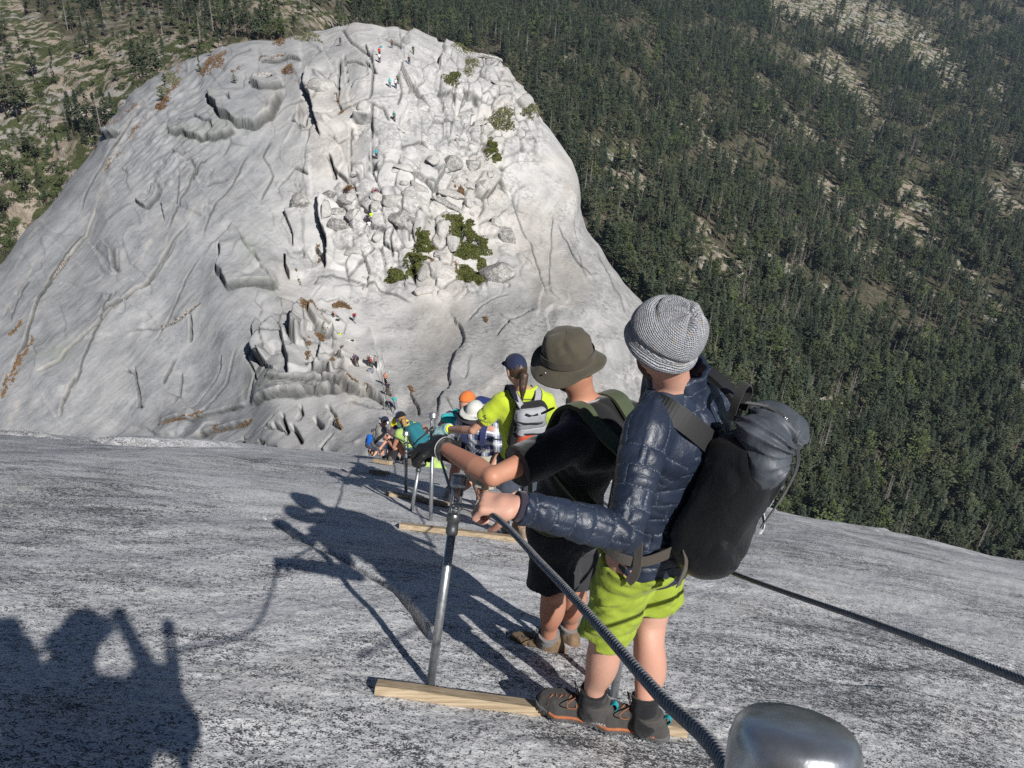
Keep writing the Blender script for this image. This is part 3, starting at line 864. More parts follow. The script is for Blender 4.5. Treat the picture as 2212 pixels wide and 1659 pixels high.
# the rest of the wood: one object, instances on points
def instancer(name, P, scl, rotz, var, meshes, wide):
    me = bpy.data.meshes.new(name)
    me.vertices.add(len(P)); me.vertices.foreach_set("co", np.ascontiguousarray(P, np.float32).ravel())
    attr(me, "scl", scl); attr(me, "rz", rotz); attr(me, "wide", wide)
    a = me.attributes.new("var", 'INT', 'POINT'); a.data.foreach_set("value", np.ascontiguousarray(var, np.int32))
    o = link(name, me, None, kind='stuff')
    ng = bpy.data.node_groups.new(name, 'GeometryNodeTree')
    ng.interface.new_socket("Geometry", in_out='INPUT', socket_type='NodeSocketGeometry')
    ng.interface.new_socket("Geometry", in_out='OUTPUT', socket_type='NodeSocketGeometry')
    N = ng.nodes; L = ng.links
    gi = N.new('NodeGroupInput'); go = N.new('NodeGroupOutput')
    mp = N.new('GeometryNodeMeshToPoints'); L.new(gi.outputs[0], mp.inputs[0])
    def na(n, ty='FLOAT'):
        x = N.new('GeometryNodeInputNamedAttribute'); x.data_type = ty; x.inputs[0].default_value = n; return x.outputs[0]
    cx = N.new('ShaderNodeCombineXYZ'); L.new(na("rz"), cx.inputs[2])
    cx.inputs[0].default_value = 0
    tilt = Vector((0, 0, 1)).rotation_difference(UP).to_euler()
    e2r = N.new('FunctionNodeEulerToRotation'); L.new(cx.outputs[0], e2r.inputs[0])
    rr = N.new('FunctionNodeRotateRotation'); rr.rotation_space = 'GLOBAL'; L.new(e2r.outputs[0], rr.inputs[0])
    e2 = N.new('FunctionNodeEulerToRotation'); e2.inputs[0].default_value = tilt; L.new(e2.outputs[0], rr.inputs[1])
    sc = N.new('ShaderNodeCombineXYZ'); mu = N.new('ShaderNodeMath'); mu.operation = 'MULTIPLY'
    s1 = na("scl"); L.new(s1, mu.inputs[0]); L.new(na("wide"), mu.inputs[1])
    L.new(mu.outputs[0], sc.inputs[0]); L.new(mu.outputs[0], sc.inputs[1]); L.new(s1, sc.inputs[2])
    gj = N.new('GeometryNodeGeometryToInstance') if False else N.new('GeometryNodeJoinGeometry')
    for m in reversed(meshes):
        src = bpy.data.objects.new(name + "_source", m)
        oi = N.new('GeometryNodeObjectInfo'); oi.inputs['Object'].default_value = src
        gti = N.new('GeometryNodeGeometryToInstance'); L.new(oi.outputs['Geometry'], gti.inputs[0]); L.new(gti.outputs[0], gj.inputs[0])
    ip = N.new('GeometryNodeInstanceOnPoints'); ip.inputs['Pick Instance'].default_value = True
    L.new(mp.outputs[0], ip.inputs['Points']); L.new(gj.outputs[0], ip.inputs['Instance']); L.new(na("var", 'INT'), ip.inputs['Instance Index'])
    L.new(rr.outputs[0], ip.inputs['Rotation']); L.new(sc.outputs[0], ip.inputs['Scale'])
    L.new(ip.outputs[0], go.inputs[0])
    md = o.modifiers.new("instances", 'NODES'); md.node_group = ng
    return o

var = np.where(dead, 10 + tv_ % 4, tv_)
instancer("conifer_forest", TP[rest], th[rest], tz[rest], var[rest], [t[2] for t in TREES] + SNAGS, sw[rest])

# low brush in the openings
def brush_mesh(seed, n=170):
    r = random.Random(seed); V = []; F = []
    for i in range(n):
        a = r.uniform(0, 6.283); q = r.random() ** .5; h = (1 - q * q) * .42 * r.uniform(.5, 1)
        c = Vector((math.cos(a) * q, math.sin(a) * q * .8, h)); s = r.uniform(.06, .13)
        d = Vector((r.uniform(-1, 1), r.uniform(-1, 1), r.uniform(0, 1))).normalized(); e = d.orthogonal().normalized()
        k = len(V); V += [c - e * s, c + e * s, c + d * s * 1.4]; F.append((k, k + 1, k + 2))
    return py_mesh("brush", V, F, False)
BRUSHM = simple("brush_leaves", (.06, .075, .028), .8, .4, 1.2, .2, .05)
BR = []
for s in range(4):
    m = brush_mesh(s); m.materials.append(BRUSHM); BR.append(m)
NB = 26000
px = rng.uniform(-40, 2260, NB); py = rng.uniform(-30, 1250, NB)
keep = visible_valley(px, py) & (rng.rand(NB) < openness(px, py) * 1.1 - .1) & (fbm(px / 26., py / 18., oct=3, seed=311) > .0)
px, py = px[keep], py[keep]
BP = valley_pt(px, py); BP[:, 2] += 2.2 * fbm(px / 22., py / 14., oct=3, seed=203) - .1
instancer("valley_brush", BP, rng.uniform(1.5, 4.0, len(px)), rng.uniform(0, 6.28, len(px)), rng.randint(0, 4, len(px)), BR, np.ones(len(px)))

# ================================================================ SIGNED DISTANCE MODELLING
f32 = np.float32

def A3(v): return np.array([v[0], v[1], v[2]], f32)

def dist(P, c):
    return np.sqrt(((P - c) ** 2).sum(1))

def cone(a, b, ra, rb):
    a, b = A3(a), A3(b); ab = b - a; L = float(ab @ ab) + 1e-9
    def f(P):
        q = P - a; t = np.clip(q @ ab / L, 0, 1)
        return np.sqrt(((q - t[:, None] * ab) ** 2).sum(1)) - (ra + (rb - ra) * t)
    return f, [(a, ra), (b, rb)]

def chain(pts, rad):
    """tapered tube through points"""
    fs = [cone(pts[i], pts[i + 1], rad[i], rad[i + 1]) for i in range(len(pts) - 1)]
    def f(P):
        d = fs[0][0](P)
        for g in fs[1:]: d = np.minimum(d, g[0](P))
        return d
    return f, sum([g[1] for g in fs], [])

def ell(c, axes, r):
    c = A3(c); M = np.array([A3(a) for a in axes], f32).T / 1.0; r = np.array(r, f32)
    def f(P):
        q = ((P - c) @ M) / r
        k0 = np.sqrt((q * q).sum(1)) + 1e-6; k1 = np.sqrt(((q / r) ** 2).sum(1)) + 1e-6
        return k0 * (k0 - 1) / k1
    return f, [(c, float(max(r)))]

def rbox(c, axes, hs, rr):
    c = A3(c); M = np.array([A3(a) for a in axes], f32).T; hs = np.array(hs, f32) - rr
    def f(P):
        q = np.abs((P - c) @ M) - hs
        return np.sqrt((np.maximum(q, 0) ** 2).sum(1)) + np.minimum(q.max(1), 0) - rr
    return f, [(c, float(np.linalg.norm(hs + rr)))]

def smin(a, b, k):
    if k <= 0: return np.minimum(a, b)
    h = np.maximum(k - np.abs(a - b), 0) / k
    return np.minimum(a, b) - h * h * k * .25

def union(items, k=.03):
    """items: (f, bounds) or ((f, bounds), k)"""
    it = [(i, k) if callable(i[0]) else i for i in items]
    def f(P):
        d = it[0][0][0](P)
        for (g, kk) in it[1:]: d = smin(d, g[0](P), kk)
        return d
    return f, sum([list(i[0][1]) for i in it], [])

def cut(g, p, n):
    """keep the side the normal points away from"""
    p, n = A3(p), A3(n)
    def f(P): return np.maximum(g[0](P), (P - p) @ n)
    return f, g[1]

def warp(g, fn):
    def f(P): return g[0](P) + fn(P)
    return f, g[1]

def wnoise(P, s, seed, sx=1, sy=1, sz=1):
    return noise(P[:, 0] * s * sx, P[:, 1] * s * sy, P[:, 2] * s * sz, seed)

def surface(g, h, pad=.03):
    """blockwise evaluation and naive surface nets -> verts, quads"""
    f, bd = g
    lo = np.min([c - r for c, r in bd], 0) - pad; hi = np.max([c + r for c, r in bd], 0) + pad
    B = 6
    n = np.ceil((hi - lo) / (h * B)).astype(int) + 1
    ci = np.stack(np.meshgrid(*[np.arange(k) for k in n], indexing='ij'), -1).reshape(-1, 3)
    cc = (lo + (ci + .5) * h * B).astype(f32)
    d = np.concatenate([f(cc[i:i + 200000]) for i in range(0, len(cc), 200000)])
    act = np.abs(d) < h * B * 1.15 + .012
    G = np.full(tuple(n * B), 1.0, f32)
    G5 = G.reshape(n[0], B, n[1], B, n[2], B)
    inside = d < 0
    G5[ci[inside, 0], :, ci[inside, 1], :, ci[inside, 2], :] = -1.0
    ac = ci[act]
    off = np.stack(np.meshgrid(*[np.arange(B)] * 3, indexing='ij'), -1).reshape(-1, 3)
    step = max(1, 400000 // len(off))
    for i in range(0, len(ac), step):
        c = ac[i:i + step]
        P = (lo + (c[:, None, :] * B + off[None]) * h).astype(f32).reshape(-1, 3)
        v = f(P).reshape(len(c), B, B, B)
        G5[c[:, 0], :, c[:, 1], :, c[:, 2], :] = v
    S = G < 0
    cell = np.zeros(tuple(np.array(G.shape) - 1), np.uint8)
    for dx in (0, 1):
        for dy in (0, 1):
            for dz in (0, 1):
                cell += S[dx:S.shape[0] - 1 + dx, dy:S.shape[1] - 1 + dy, dz:S.shape[2] - 1 + dz]
    C = np.argwhere((cell > 0) & (cell < 8))
    idx = np.full(cell.shape, -1, np.int32); idx[tuple(C.T)] = np.arange(len(C))
    corners = {(dx, dy, dz): G[C[:, 0] + dx, C[:, 1] + dy, C[:, 2] + dz] for dx in (0, 1) for dy in (0, 1) for dz in (0, 1)}
    acc = np.zeros((len(C), 3), f32); cn = np.zeros(len(C), f32)
    for ax in range(3):
        for u in (0, 1):
            for w in (0, 1):
                a = [0, 0, 0]; o = [k for k in range(3) if k != ax]; a[o[0]] = u; a[o[1]] = w
                b = list(a); b[ax] = 1
                va, vb = corners[tuple(a)], corners[tuple(b)]
                m = (va < 0) != (vb < 0)
                t = np.where(m, va / np.where(m, va - vb, 1), 0)
                p = np.array(a, f32) + 0 * t[:, None]; p[:, ax] = t
                acc += np.where(m[:, None], p, 0); cn += m
    V = lo + (C + acc / cn[:, None]) * h
    Q = []
    for ax in range(3):
        o = [k for k in range(3) if k != ax]
        sl0 = [slice(None)] * 3; sl1 = [slice(None)] * 3; sl0[ax] = slice(0, -1); sl1[ax] = slice(1, None)
        E = np.argwhere(S[tuple(sl0)] != S[tuple(sl1)])
        E = E[(E[:, o[0]] > 0) & (E[:, o[1]] > 0) & (E[:, o[0]] < cell.shape[o[0]]) & (E[:, o[1]] < cell.shape[o[1]])]
        q = []
        for du, dv in ((0, 0), (1, 0), (1, 1), (0, 1)):
            c = E.copy(); c[:, o[0]] -= du; c[:, o[1]] -= dv
            q.append(idx[tuple(c.T)])
        q = np.stack(q, 1)
        s = S[tuple(E.T)]
        flip = s if ax != 1 else ~s
        q[~flip] = q[~flip][:, ::-1]
        Q.append(q)
    Q = np.concatenate(Q); Q = Q[(Q >= 0).all(1)]
    # one relaxing pass, then back onto the surface
    e = 1e-3
    for _ in range(1):
        d0 = f(V.astype(f32))
        g3 = np.stack([f((V + np.eye(3)[k] * e).astype(f32)) - d0 for k in range(3)], 1) / e
        gl = (g3 ** 2).sum(1) + 1e-6
        stepv = g3 * (d0 / gl)[:, None]
        ln = np.linalg.norm(stepv, axis=1, keepdims=True)
        V = V - stepv * np.minimum(1, .5 * h / (ln + 1e-9))
    return V, Q

def sdf_obj(name, g, h, mat, parent, attrs=None, pad=.03, **k):
    V, Q = surface(g, h, pad)
    me = mesh_np(name, V, Q)
    for nm, fn in (attrs or {}).items(): attr(me, nm, fn(V.astype(f32)))
    return put(name, me, mat, parent, **k)

# ================================================================ FIGURES
def V3(*a): return Vector(a if len(a) > 1 else a[0])

def perp(v, d): return (v - d * v.dot(d)).normalized()

def ik(a, c, l1, l2, hint):
    a, c = V3(a), V3(c); d = c - a; L = d.length
    if L > (l1 + l2) * .995:
        s = L / ((l1 + l2) * .995); l1 *= s; l2 *= s
    d.normalize()
    x = (l1 * l1 - l2 * l2 + L * L) / (2 * L); h = math.sqrt(max(1e-6, l1 * l1 - x * x))
    return a + d * x + perp(V3(hint), d) * h

def fill(J, s=1.0):
    """complete a pose from its main points"""
    J = dict(J)
    J['R'] = (J['SR'] - J['SL']).normalized()
    J['U'] = (J['neck'] - J['pelvis']).normalized()
    J['F'] = J['U'].cross(J['R']).normalized()
    hr = J.get('hipR_axis', J['R']); hr = Vector((hr.x, hr.y, hr.z * .3)).normalized()
    J['hr'] = hr; J['hu'] = perp(J['U'], hr); J['hf'] = J['hu'].cross(hr).normalized()
    J['HL'] = J['pelvis'] - hr * .092 * s - J['hu'] * .02 * s; J['HR'] = J['pelvis'] + hr * .092 * s - J['hu'] * .02 * s
    for S in 'LR':
        if 'E' + S not in J: J['E' + S] = ik(J['S' + S], J['W' + S], .30 * s, .265 * s, J.get('eh' + S, -J['U'] - J['F'] * .4 + J['R'] * (.4 if S == 'R' else -.4)))
        if 'K' + S not in J: J['K' + S] = ik(J['H' + S], J['A' + S], .43 * s, .42 * s, J.get('kh' + S, J['hf'] + J['hr'] * (.15 if S == 'R' else -.15)))
        if 'T' + S not in J: J['T' + S] = Vector((J['hf'].x, J['hf'].y, -.15)).normalized()
    J['gaze'] = J.get('gaze', J['F']).normalized()
    J['hup'] = perp(J.get('hup', (J['head'] - J['neck']).normalized() * .5 + Vector((0, 0, .6))), J['gaze'])
    J['hx'] = J['gaze'].cross(J['hup']).normalized()
    return J

def hand(W, D, N, side, curl=(50, 60, 45), s=1.0, thumb=(30, .7), spread=.1):
    """palm, four fingers of three joints and a thumb. D: wrist to knuckles, N: out of the palm, side: +1 left hand, -1 right"""
    D = D.normalized(); N = perp(N, D); S = D.cross(N) * side          # towards the thumb
    items = [(rbox(W + D * .05 * s, (D, S, N), (.05 * s, .041 * s, .0155 * s), .0145 * s), .012), (cone(W - D * .02 * s, W + D * .03 * s, .026 * s, .026 * s), .02),
             (ell(W + D * .03 * s + S * .022 * s + N * .012 * s, (D, S, N), (.032 * s, .02 * s, .016 * s)), .015)]
    for i, (o, k) in enumerate(((.031, .93), (.0105, 1.04), (-.0105, .98), (-.031, .78))):
        base = W + D * (.092 - abs(i - 1.2) * .004) * s + S * o * s - N * .003 * s
        ang = 0; d = (D + S * spread * (1.5 - i) * .5).normalized(); p = base; pts = [W + D * .05 * s + S * o * .8 * s, p]; rad = [.009 * s, .0102 * s]
        for j, (L, c) in enumerate(zip((.043, .027, .021), curl)):
            q = Quaternion(S * side, math.radians(c + (i - 1.5) * 3)) if False else None
            a = math.radians(c * (1 + .05 * i))
            ang += a
            dd = (d * math.cos(ang) + N * math.sin(ang)).normalized()
            p = p + dd * L * k * s; pts.append(p); rad.append((.0092, .0083, .0068)[j] * s)
        items.append((chain(pts, rad), .005))
    tb = W + D * .022 * s + S * .028 * s + N * .006 * s
    ta = math.radians(thumb[0]); td = (D * math.cos(ta) + S * math.sin(ta) + N * thumb[1]).normalized()
    t2 = (td + N * .35 + D * .35 - S * .3).normalized()
    p1 = tb + td * .042 * s; p2 = p1 + t2 * .032 * s; p3 = p2 + (t2 + D * .3 - S * .2).normalized() * .024 * s
    items.append((chain([tb, p1, p2, p3], [.015 * s, .0118 * s, .0105 * s, .0085 * s]), .01))
    return union(items)

def torso_items(J, s, e=0.0, waist=1.0):
    R, U, F, P, N = J['R'], J['U'], J['F'], J['pelvis'], J['neck']
    L = (N - P).length
    ch = P.lerp(N, .66); ab = P.lerp(N, .33)
    mid = (J['SL'] + J['SR']) / 2
    ch = ch.lerp(mid - U * .12 * s, .5)
    w = (J['SR'] - J['SL']).length / 2
    return [(ell(P, (J['hr'], J['hf'], J['hu']), (.165 * s + e, .12 * s + e, .125 * s + e)), .05),
            (ell(P - J['hf'] * .045 * s - J['hu'] * .03 * s, (J['hr'], J['hf'], J['hu']), (.15 * s + e, .1 * s + e, .1 * s + e)), .05),
            (ell(ab, (R, F, U), (.145 * s * waist + e, .108 * s * waist + e, L * .3 + e)), .07),
            (ell(ch, (R, F, U), (w * .93 + .012 * s + e, .122 * s + e, L * .34 + e)), .07),
            (ell(mid - U * .06 * s - F * .02 * s, (R, F, U), (w * 1.0 + e, .1 * s + e, .085 * s + e)), .06),
            (cone(J['SL'] + R * .01, J['SL'].lerp(N, .75), .054 * s + e, .05 * s + e), .05), (cone(J['SR'] - R * .01, J['SR'].lerp(N, .75), .054 * s + e, .05 * s + e), .05)]

def body_sdf(J, s=1.0, hands=True, female=False, face=True):
    it = torso_items(J, s, 0, .92 if female else 1)
    a = .86 if female else 1.0
    it.append((cone(J['neck'] - J['U'] * .03 * s, J['head'] - J['hup'] * .05 * s - J['gaze'] * .015 * s, .061 * s * a, .056 * s * a), .035))
    H, X, Y, Z = J['head'], J['hx'], J['gaze'], J['hup']
    it.append((ell(H + Z * .012 * s, (X, Y, Z), (.077 * s, .097 * s, .105 * s)), .03))
    it.append((ell(H + Y * .022 * s - Z * .055 * s, (X, Y, Z), (.056 * s, .066 * s, .06 * s)), .03))
    if face:
        it += [(cone(H + Y * .094 * s + Z * .006 * s, H + Y * .112 * s - Z * .03 * s, .009 * s, .0125 * s), .012),
               (ell(H + Y * .078 * s - Z * .082 * s, (X, Y, Z), (.022 * s, .018 * s, .016 * s)), .02),
               (ell(H + Y * .09 * s - Z * .055 * s, (X, Y, Z), (.026 * s, .011 * s, .007 * s)), .008),
               (ell(H + Y * .085 * s + Z * .022 * s, (X, Y, Z), (.05 * s, .016 * s, .01 * s)), .015),
               (ell(H + X * .077 * s - Z * .012 * s - Y * .008 * s, (X, Y, Z), (.009 * s, .02 * s, .033 * s)), .006),
               (ell(H - X * .077 * s - Z * .012 * s - Y * .008 * s, (X, Y, Z), (.009 * s, .02 * s, .033 * s)), .006)]
    for S, sg in (('L', 1), ('R', -1)):
        Sh, E, W = J['S' + S], J['E' + S], J['W' + S]
        m1 = Sh.lerp(E, .45); m2 = E.lerp(W, .3)
        it += [(chain([Sh, m1, E], [.055 * s * a, .051 * s * a, .036 * s * a]), .03), (chain([E, m2, W.lerp(E, .2), W], [.035 * s * a, .044 * s * a, .033 * s * a, .029 * s * a]), .014)]
        D = J.get('D' + S, (W - E)).normalized(); N = J.get('N' + S, -Z.cross(D).cross(D) * -1)
        if hands == True or hands == S:
            it.append((hand(W + D * .01, D, V3(N), sg, J.get('curl' + S, (40, 50, 35)), s * (.92 if female else 1), J.get('thumb' + S, (32, .7))), .012))
        elif hands != 'none':
            it.append((cone(W, W + D * .09 * s, .028 * s, .034 * s), .02))
        Hp, K, An = J['H' + S], J['K' + S], J['A' + S]
        back = perp(J['hf'], (An - K).normalized()) * -1
        calf = K.lerp(An, .33) + back * .018 * s
        it += [(chain([Hp, Hp.lerp(K, .5), K], [.093 * s, .078 * s, .057 * s]), .04), (chain([K, K.lerp(An, .35), An], [.055 * s, .049 * s, .036 * s]), .02),
               (ell(calf, (J['hr'], back, (K - An).normalized()), (.057 * s, .053 * s, .13 * s)), .035),
               (ell(K - back * .03 * s, (J['hr'], back, (K - An).normalized()), (.033 * s, .024 * s, .04 * s)), .03)]
        T = J['T' + S]
        it.append((cone(An - Vector((0, 0, .035 * s)), An + T * .12 * s - Vector((0, 0, .058 * s)), .034 * s, .016 * s), .015))
    return union(it)

def shirt_sdf(J, s=1.0, e=.014, sleeve=.62, hem=-.02, long=False, amp=.006, seed=1, waist=1.02, slw=1.0):
    it = torso_items(J, s, e, waist)
    it.append((cone(J['neck'] - J['U'] * .02 * s, J['neck'] + J['U'] * .015 * s, .066 * s + e * .5, .066 * s + e * .3), .04))
    for S in 'LR':
        Sh, E, W = J['S' + S], J['E' + S], J['W' + S]
        d = (E - Sh).normalized()
        if long:
            c1 = chain([Sh, Sh.lerp(E, .5), E, E.lerp(W, .4), W], [.058 * s * slw + e, .056 * s * slw + e, .046 * s * slw + e, .045 * s * slw + e, .03 * s + e])
            c1 = cut(c1, W - (W - E).normalized() * .01, (W - E).normalized())
        else:
            end = Sh.lerp(E, sleeve)
            c1 = cut(cone(Sh, end + d * .05, .06 * s * slw + e, .062 * s * slw + e), end, d)
        it.append((c1, .03))
    g = union(it)
    g = cut(g, J['pelvis'] + J['hu'] * hem * s, -J['hu'])
    g = cut(g, J['neck'] + J['U'] * .02 * s + J['F'] * -.0, (J['U'] + J['F'] * .35).normalized())
    fr = 1.0
    return warp(g, lambda P: amp * (noise(P[:, 0] * 9, P[:, 1] * 9, P[:, 2] * 16, seed) * .8 + (1 - 2 * np.abs(noise(P[:, 0] * 14 + P[:, 2] * 9, P[:, 1] * 14, P[:, 2] * 7, seed + 1))) * .6))

def shorts_sdf(J, s=1.0, e=.02, length=.75, flare=.03, long=False, amp=.006, seed=4, top=.06):
    it = [(ell(J['pelvis'], (J['hr'], J['hf'], J['hu']), (.165 * s + e, .125 * s + e, .135 * s)), .05),
          (ell(J['pelvis'] - J['hf'] * .05 * s - J['hu'] * .03 * s, (J['hr'], J['hf'], J['hu']), (.155 * s + e, .105 * s + e, .11 * s)), .05)]
    for S in 'LR':
        Hp, K, An = J['H' + S], J['K' + S], J['A' + S]
        if long:
            c1 = chain([Hp, Hp.lerp(K, .5), K, K.lerp(An, .5), An], [.1 * s + e * .7, .082 * s + e * .8, .062 * s + e, .055 * s + e, .046 * s + e])
            c1 = cut(c1, An, (An - K).normalized())
        else:
            d = (K - Hp).normalized()
            ln_ = length[S] if isinstance(length, dict) else length
            if ln_ > 1: end = K + (An - K) * (ln_ - 1)
            else: end = Hp.lerp(K, ln_)
            c1 = chain([Hp, Hp.lerp(end, .5), end + d * .06], [.1 * s + e * .7, .088 * s + e, .068 * s + e + flare])
            dn = (d + Vector((0, 0, -.4))).normalized()
            c1 = cut(c1, end, dn)
        it.append((c1, .035))
    g = cut(union(it), J['pelvis'] + J['hu'] * top * s, J['hu'])
    return warp(g, lambda P: amp * (noise(P[:, 0] * 10 + P[:, 2] * 6, P[:, 1] * 10, P[:, 2] * 9, seed) + .7 * (1 - 2 * np.abs(noise(P[:, 0] * 17 - P[:, 2] * 12, P[:, 1] * 15, P[:, 2] * 12, seed + 1)))))

def foot_frame(An, T, s=1.0):
    Y = T.normalized(); X = Y.cross(Vector((0, 0, 1))).normalized(); Z = X.cross(Y)
    O = An - Z * .085 * s          # on the ground under the ankle
    return O, X, Y, Z

def shoe(J, S, s, h, parent, m_upper, m_sole, m_rand=None, ankle_h=.1, m_lace=None, m_tab=None, m_toe=None, sock=None, sock_h=.06, name="shoe"):
    An, T = J['A' + S], J['T' + S]
    O, X, Y, Z = foot_frame(An, T, s)
    sg = -1 if S == 'L' else 1
    def foot2d(P, grow):
        q = P - A3(O)
        x = q @ A3(X); y = q @ A3(Y); z = q @ A3(Z)
        # outline: heel circle to ball circle to toe circle
        bx = .006 * sg * -1
        pts = [((0, -.055), .032), ((.0, .02), .030), ((bx, .115), .045), ((bx * 2.2, .165), .036)]
        d = np.full(len(P), 9.0, f32)
        for (a, ra), (b, rb) in zip(pts[:-1], pts[1:]):
            ax, ay = a[0] * s, a[1] * s; dx, dy = b[0] * s - ax, b[1] * s - ay
            t = np.clip(((x - ax) * dx + (y - ay) * dy) / (dx * dx + dy * dy), 0, 1)
            d = smin(d, np.hypot(x - ax - t * dx, y - ay - t * dy) - (ra + (rb - ra) * t) * s, .02)
        return d - grow, x, y, z
    def solef(P):
        d, x, y, z = foot2d(P, .003)
        spring = .012 * s * np.clip((y / s - .11) / .09, 0, 1) ** 2
        tread = .003 * np.sign(np.sin(y * 330)) * (z < .006 * s + spring)
        return np.maximum(np.maximum(d + tread, z - .024 * s - spring), spring - z)
    def upperf(P):
        d, x, y, z = foot2d(P, 0)
        yy = y / s
        top = np.interp(yy, [-.09, -.05, .03, .07, .12, .19, .21], [ankle_h, ankle_h, ankle_h * .98, .094, .08, .062, .04]) * s
        prof = np.maximum(d + np.clip(z - .02 * s, 0, 1) * .2, 0.018 * s - z)
        g = -smin(-prof, -(z - top), .022)
        g = smin(g, cone(An - Z * .03 * s - Y * .008, An + Z * (ankle_h - .085) * s - Y * .012 * s, .043 * s, .045 * s)[0](P), .03)
        g = np.maximum(g, z - top - .012)
        return g + .0018 * noise(x * 60, y * 60, z * 60, 8)
    bd = [(A3(O + Y * .06 * s), .19 * s)]
    up = sdf_obj(name, (upperf, bd), h, m_upper, parent, attrs={"zz": lambda P: ((P - A3(O)) @ A3(Z)) / s, "yy": lambda P: ((P - A3(O)) @ A3(Y)) / s})
    sdf_obj("sole", (solef, bd), h, m_sole, up)
    if m_rand:
        def randf(P):
            d, x, y, z = foot2d(P, .0045)
            d = np.maximum(d, np.abs(y / s - .05) - .095)
            spring = .012 * s * np.clip((y / s - .11) / .09, 0, 1) ** 2
            return np.maximum(np.maximum(d, z - .03 * s - spring), (.019 * s + spring) - z)
        sdf_obj("midsole_stripe", (randf, bd), h, m_rand, up)
    if m_lace:
        for k in range(6):
            yy = .055 + k * .017; zt = float(np.interp(yy, [.03, .07, .12, .19], [ankle_h * .98, .092, .078, .06])) - .004
            w = .026
            path = [O + Y * (yy + .008 * math.cos(t * math.pi)) * s + X * (t * 2 - 1) * w * s * (1 if k % 2 else -1) + Z * (zt + .006 - .022 * (2 * t - 1) ** 2) * s for t in np.linspace(0, 1, 7)]
            V, F = tube_rings(path, [.003 * s] * 7, 5)
            put("lace", py_mesh("lace", V, F), m_lace, up)
        for sg2 in (-1, 1):
            path = [O + Y * (.05 + .022 * math.sin(t * 3.1)) * s + X * (sg2 * (.004 + .05 * math.sin(t * 2.6))) * s + Z * (.1 + .02 * math.sin(t * 3.1) - .03 * t) * s for t in np.linspace(0, 1.15, 10)]
            V, F = tube_rings(path, [.002 * s] * 10, 5)
            put("lace", py_mesh("lace", V, F), m_lace, up)
    if m_tab:
        put("heel_tab", ribbon([O - Y * .078 * s + Z * .07 * s, O - Y * .09 * s + Z * .09 * s, O - Y * .082 * s + Z * .108 * s, O - Y * .068 * s + Z * .1 * s], X, .018, .003), m_tab, up)
    if sock:
        K = J['K' + S]; d = (K - An).normalized()
        sk = warp(cut(chain([An - d * .04, An, An + d * (sock_h + .05)], [.045 * s, .0415 * s, .048 * s]), An + d * sock_h, d), lambda P: .0014 * np.sin(((P - A3(An)) @ A3(d)) * 700) + .002 * wnoise(P, 40, 3))
        sdf_obj("sock", sk, h, sock, parent)
    return up

def ribbon(pts, wdir, w, th, n=4):
    """flat strap along points; wdir: width direction (one or per point)"""
    pts = [Vector(p) for p in pts]
    # catmull-rom refine
    q = []; m = len(pts)
    wd = [Vector(wdir)] * m if isinstance(wdir, Vector) else [Vector(x) for x in wdir]
    qw = []
    for i in range(m - 1):
        p0, p1, p2, p3 = pts[max(i - 1, 0)], pts[i], pts[i + 1], pts[min(i + 2, m - 1)]
        for k in range(n):
            t = k / n
            q.append(.5 * ((2 * p1) + (p2 - p0) * t + (2 * p0 - 5 * p1 + 4 * p2 - p3) * t * t + (3 * p1 - p0 - 3 * p2 + p3) * t ** 3))
            qw.append(wd[i].lerp(wd[i + 1], t))
    q.append(pts[-1]); qw.append(wd[-1])
    V = []; F = []
    for i, p in enumerate(q):
        d = (q[min(i + 1, len(q) - 1)] - q[max(i - 1, 0)]).normalized()
        a = perp(qw[i], d); b = d.cross(a)
        V += [p + a * w / 2 + b * th / 2, p - a * w / 2 + b * th / 2, p - a * w / 2 - b * th / 2, p + a * w / 2 - b * th / 2]
    for i in range(len(q) - 1):
        for k in range(4):
            a = i * 4 + k; c = i * 4 + (k + 1) % 4
            F.append((a, c, c + 4, a + 4))
    F += [(3, 2, 1, 0), tuple(len(V) - 4 + k for k in range(4))]
    return py_mesh("strap", V, F, False)

def ball(name, c, r, mat, parent, axes=None, seg=12):
    bm = bmesh.new(); bmesh.ops.create_uvsphere(bm, u_segments=seg, v_segments=max(6, seg * 2 // 3), radius=1)
    me = bpy.data.meshes.new(name)
    ax = axes or (Vector((1, 0, 0)), Vector((0, 1, 0)), Vector((0, 0, 1)))
    rr = r if isinstance(r, (tuple, list)) else (r, r, r)
    for v in bm.verts: v.co = Vector(c) + ax[0] * v.co.x * rr[0] + ax[1] * v.co.y * rr[1] + ax[2] * v.co.z * rr[2]
    bmesh.ops.recalc_face_normals(bm, faces=bm.faces)
    bm.to_mesh(me); bm.free(); me.polygons.foreach_set("use_smooth", [True] * len(me.polygons))
    return put(name, me, mat, parent)

def text_on(name, txt, size, pos, xdir, ydir, mat, parent, depth=.0006):
    cu = bpy.data.curves.new(name, 'FONT'); cu.body = txt; cu.size = size; cu.extrude = depth; cu.align_x = 'CENTER'; cu.align_y = 'CENTER'
    o = bpy.data.objects.new(name, cu)
    dg = bpy.context.evaluated_depsgraph_get()
    COL.objects.link(o); dg.update()
    me = bpy.data.meshes.new_from_object(o.evaluated_get(dg))
    bpy.data.objects.remove(o)
    X = Vector(xdir).normalized(); Y = perp(Vector(ydir), X); Z = X.cross(Y)
    M = Matrix((X, Y, Z)).transposed().to_4x4(); M.translation = Vector(pos)
    me.transform(M); me.materials.clear()
    return put(name, me, mat, parent)

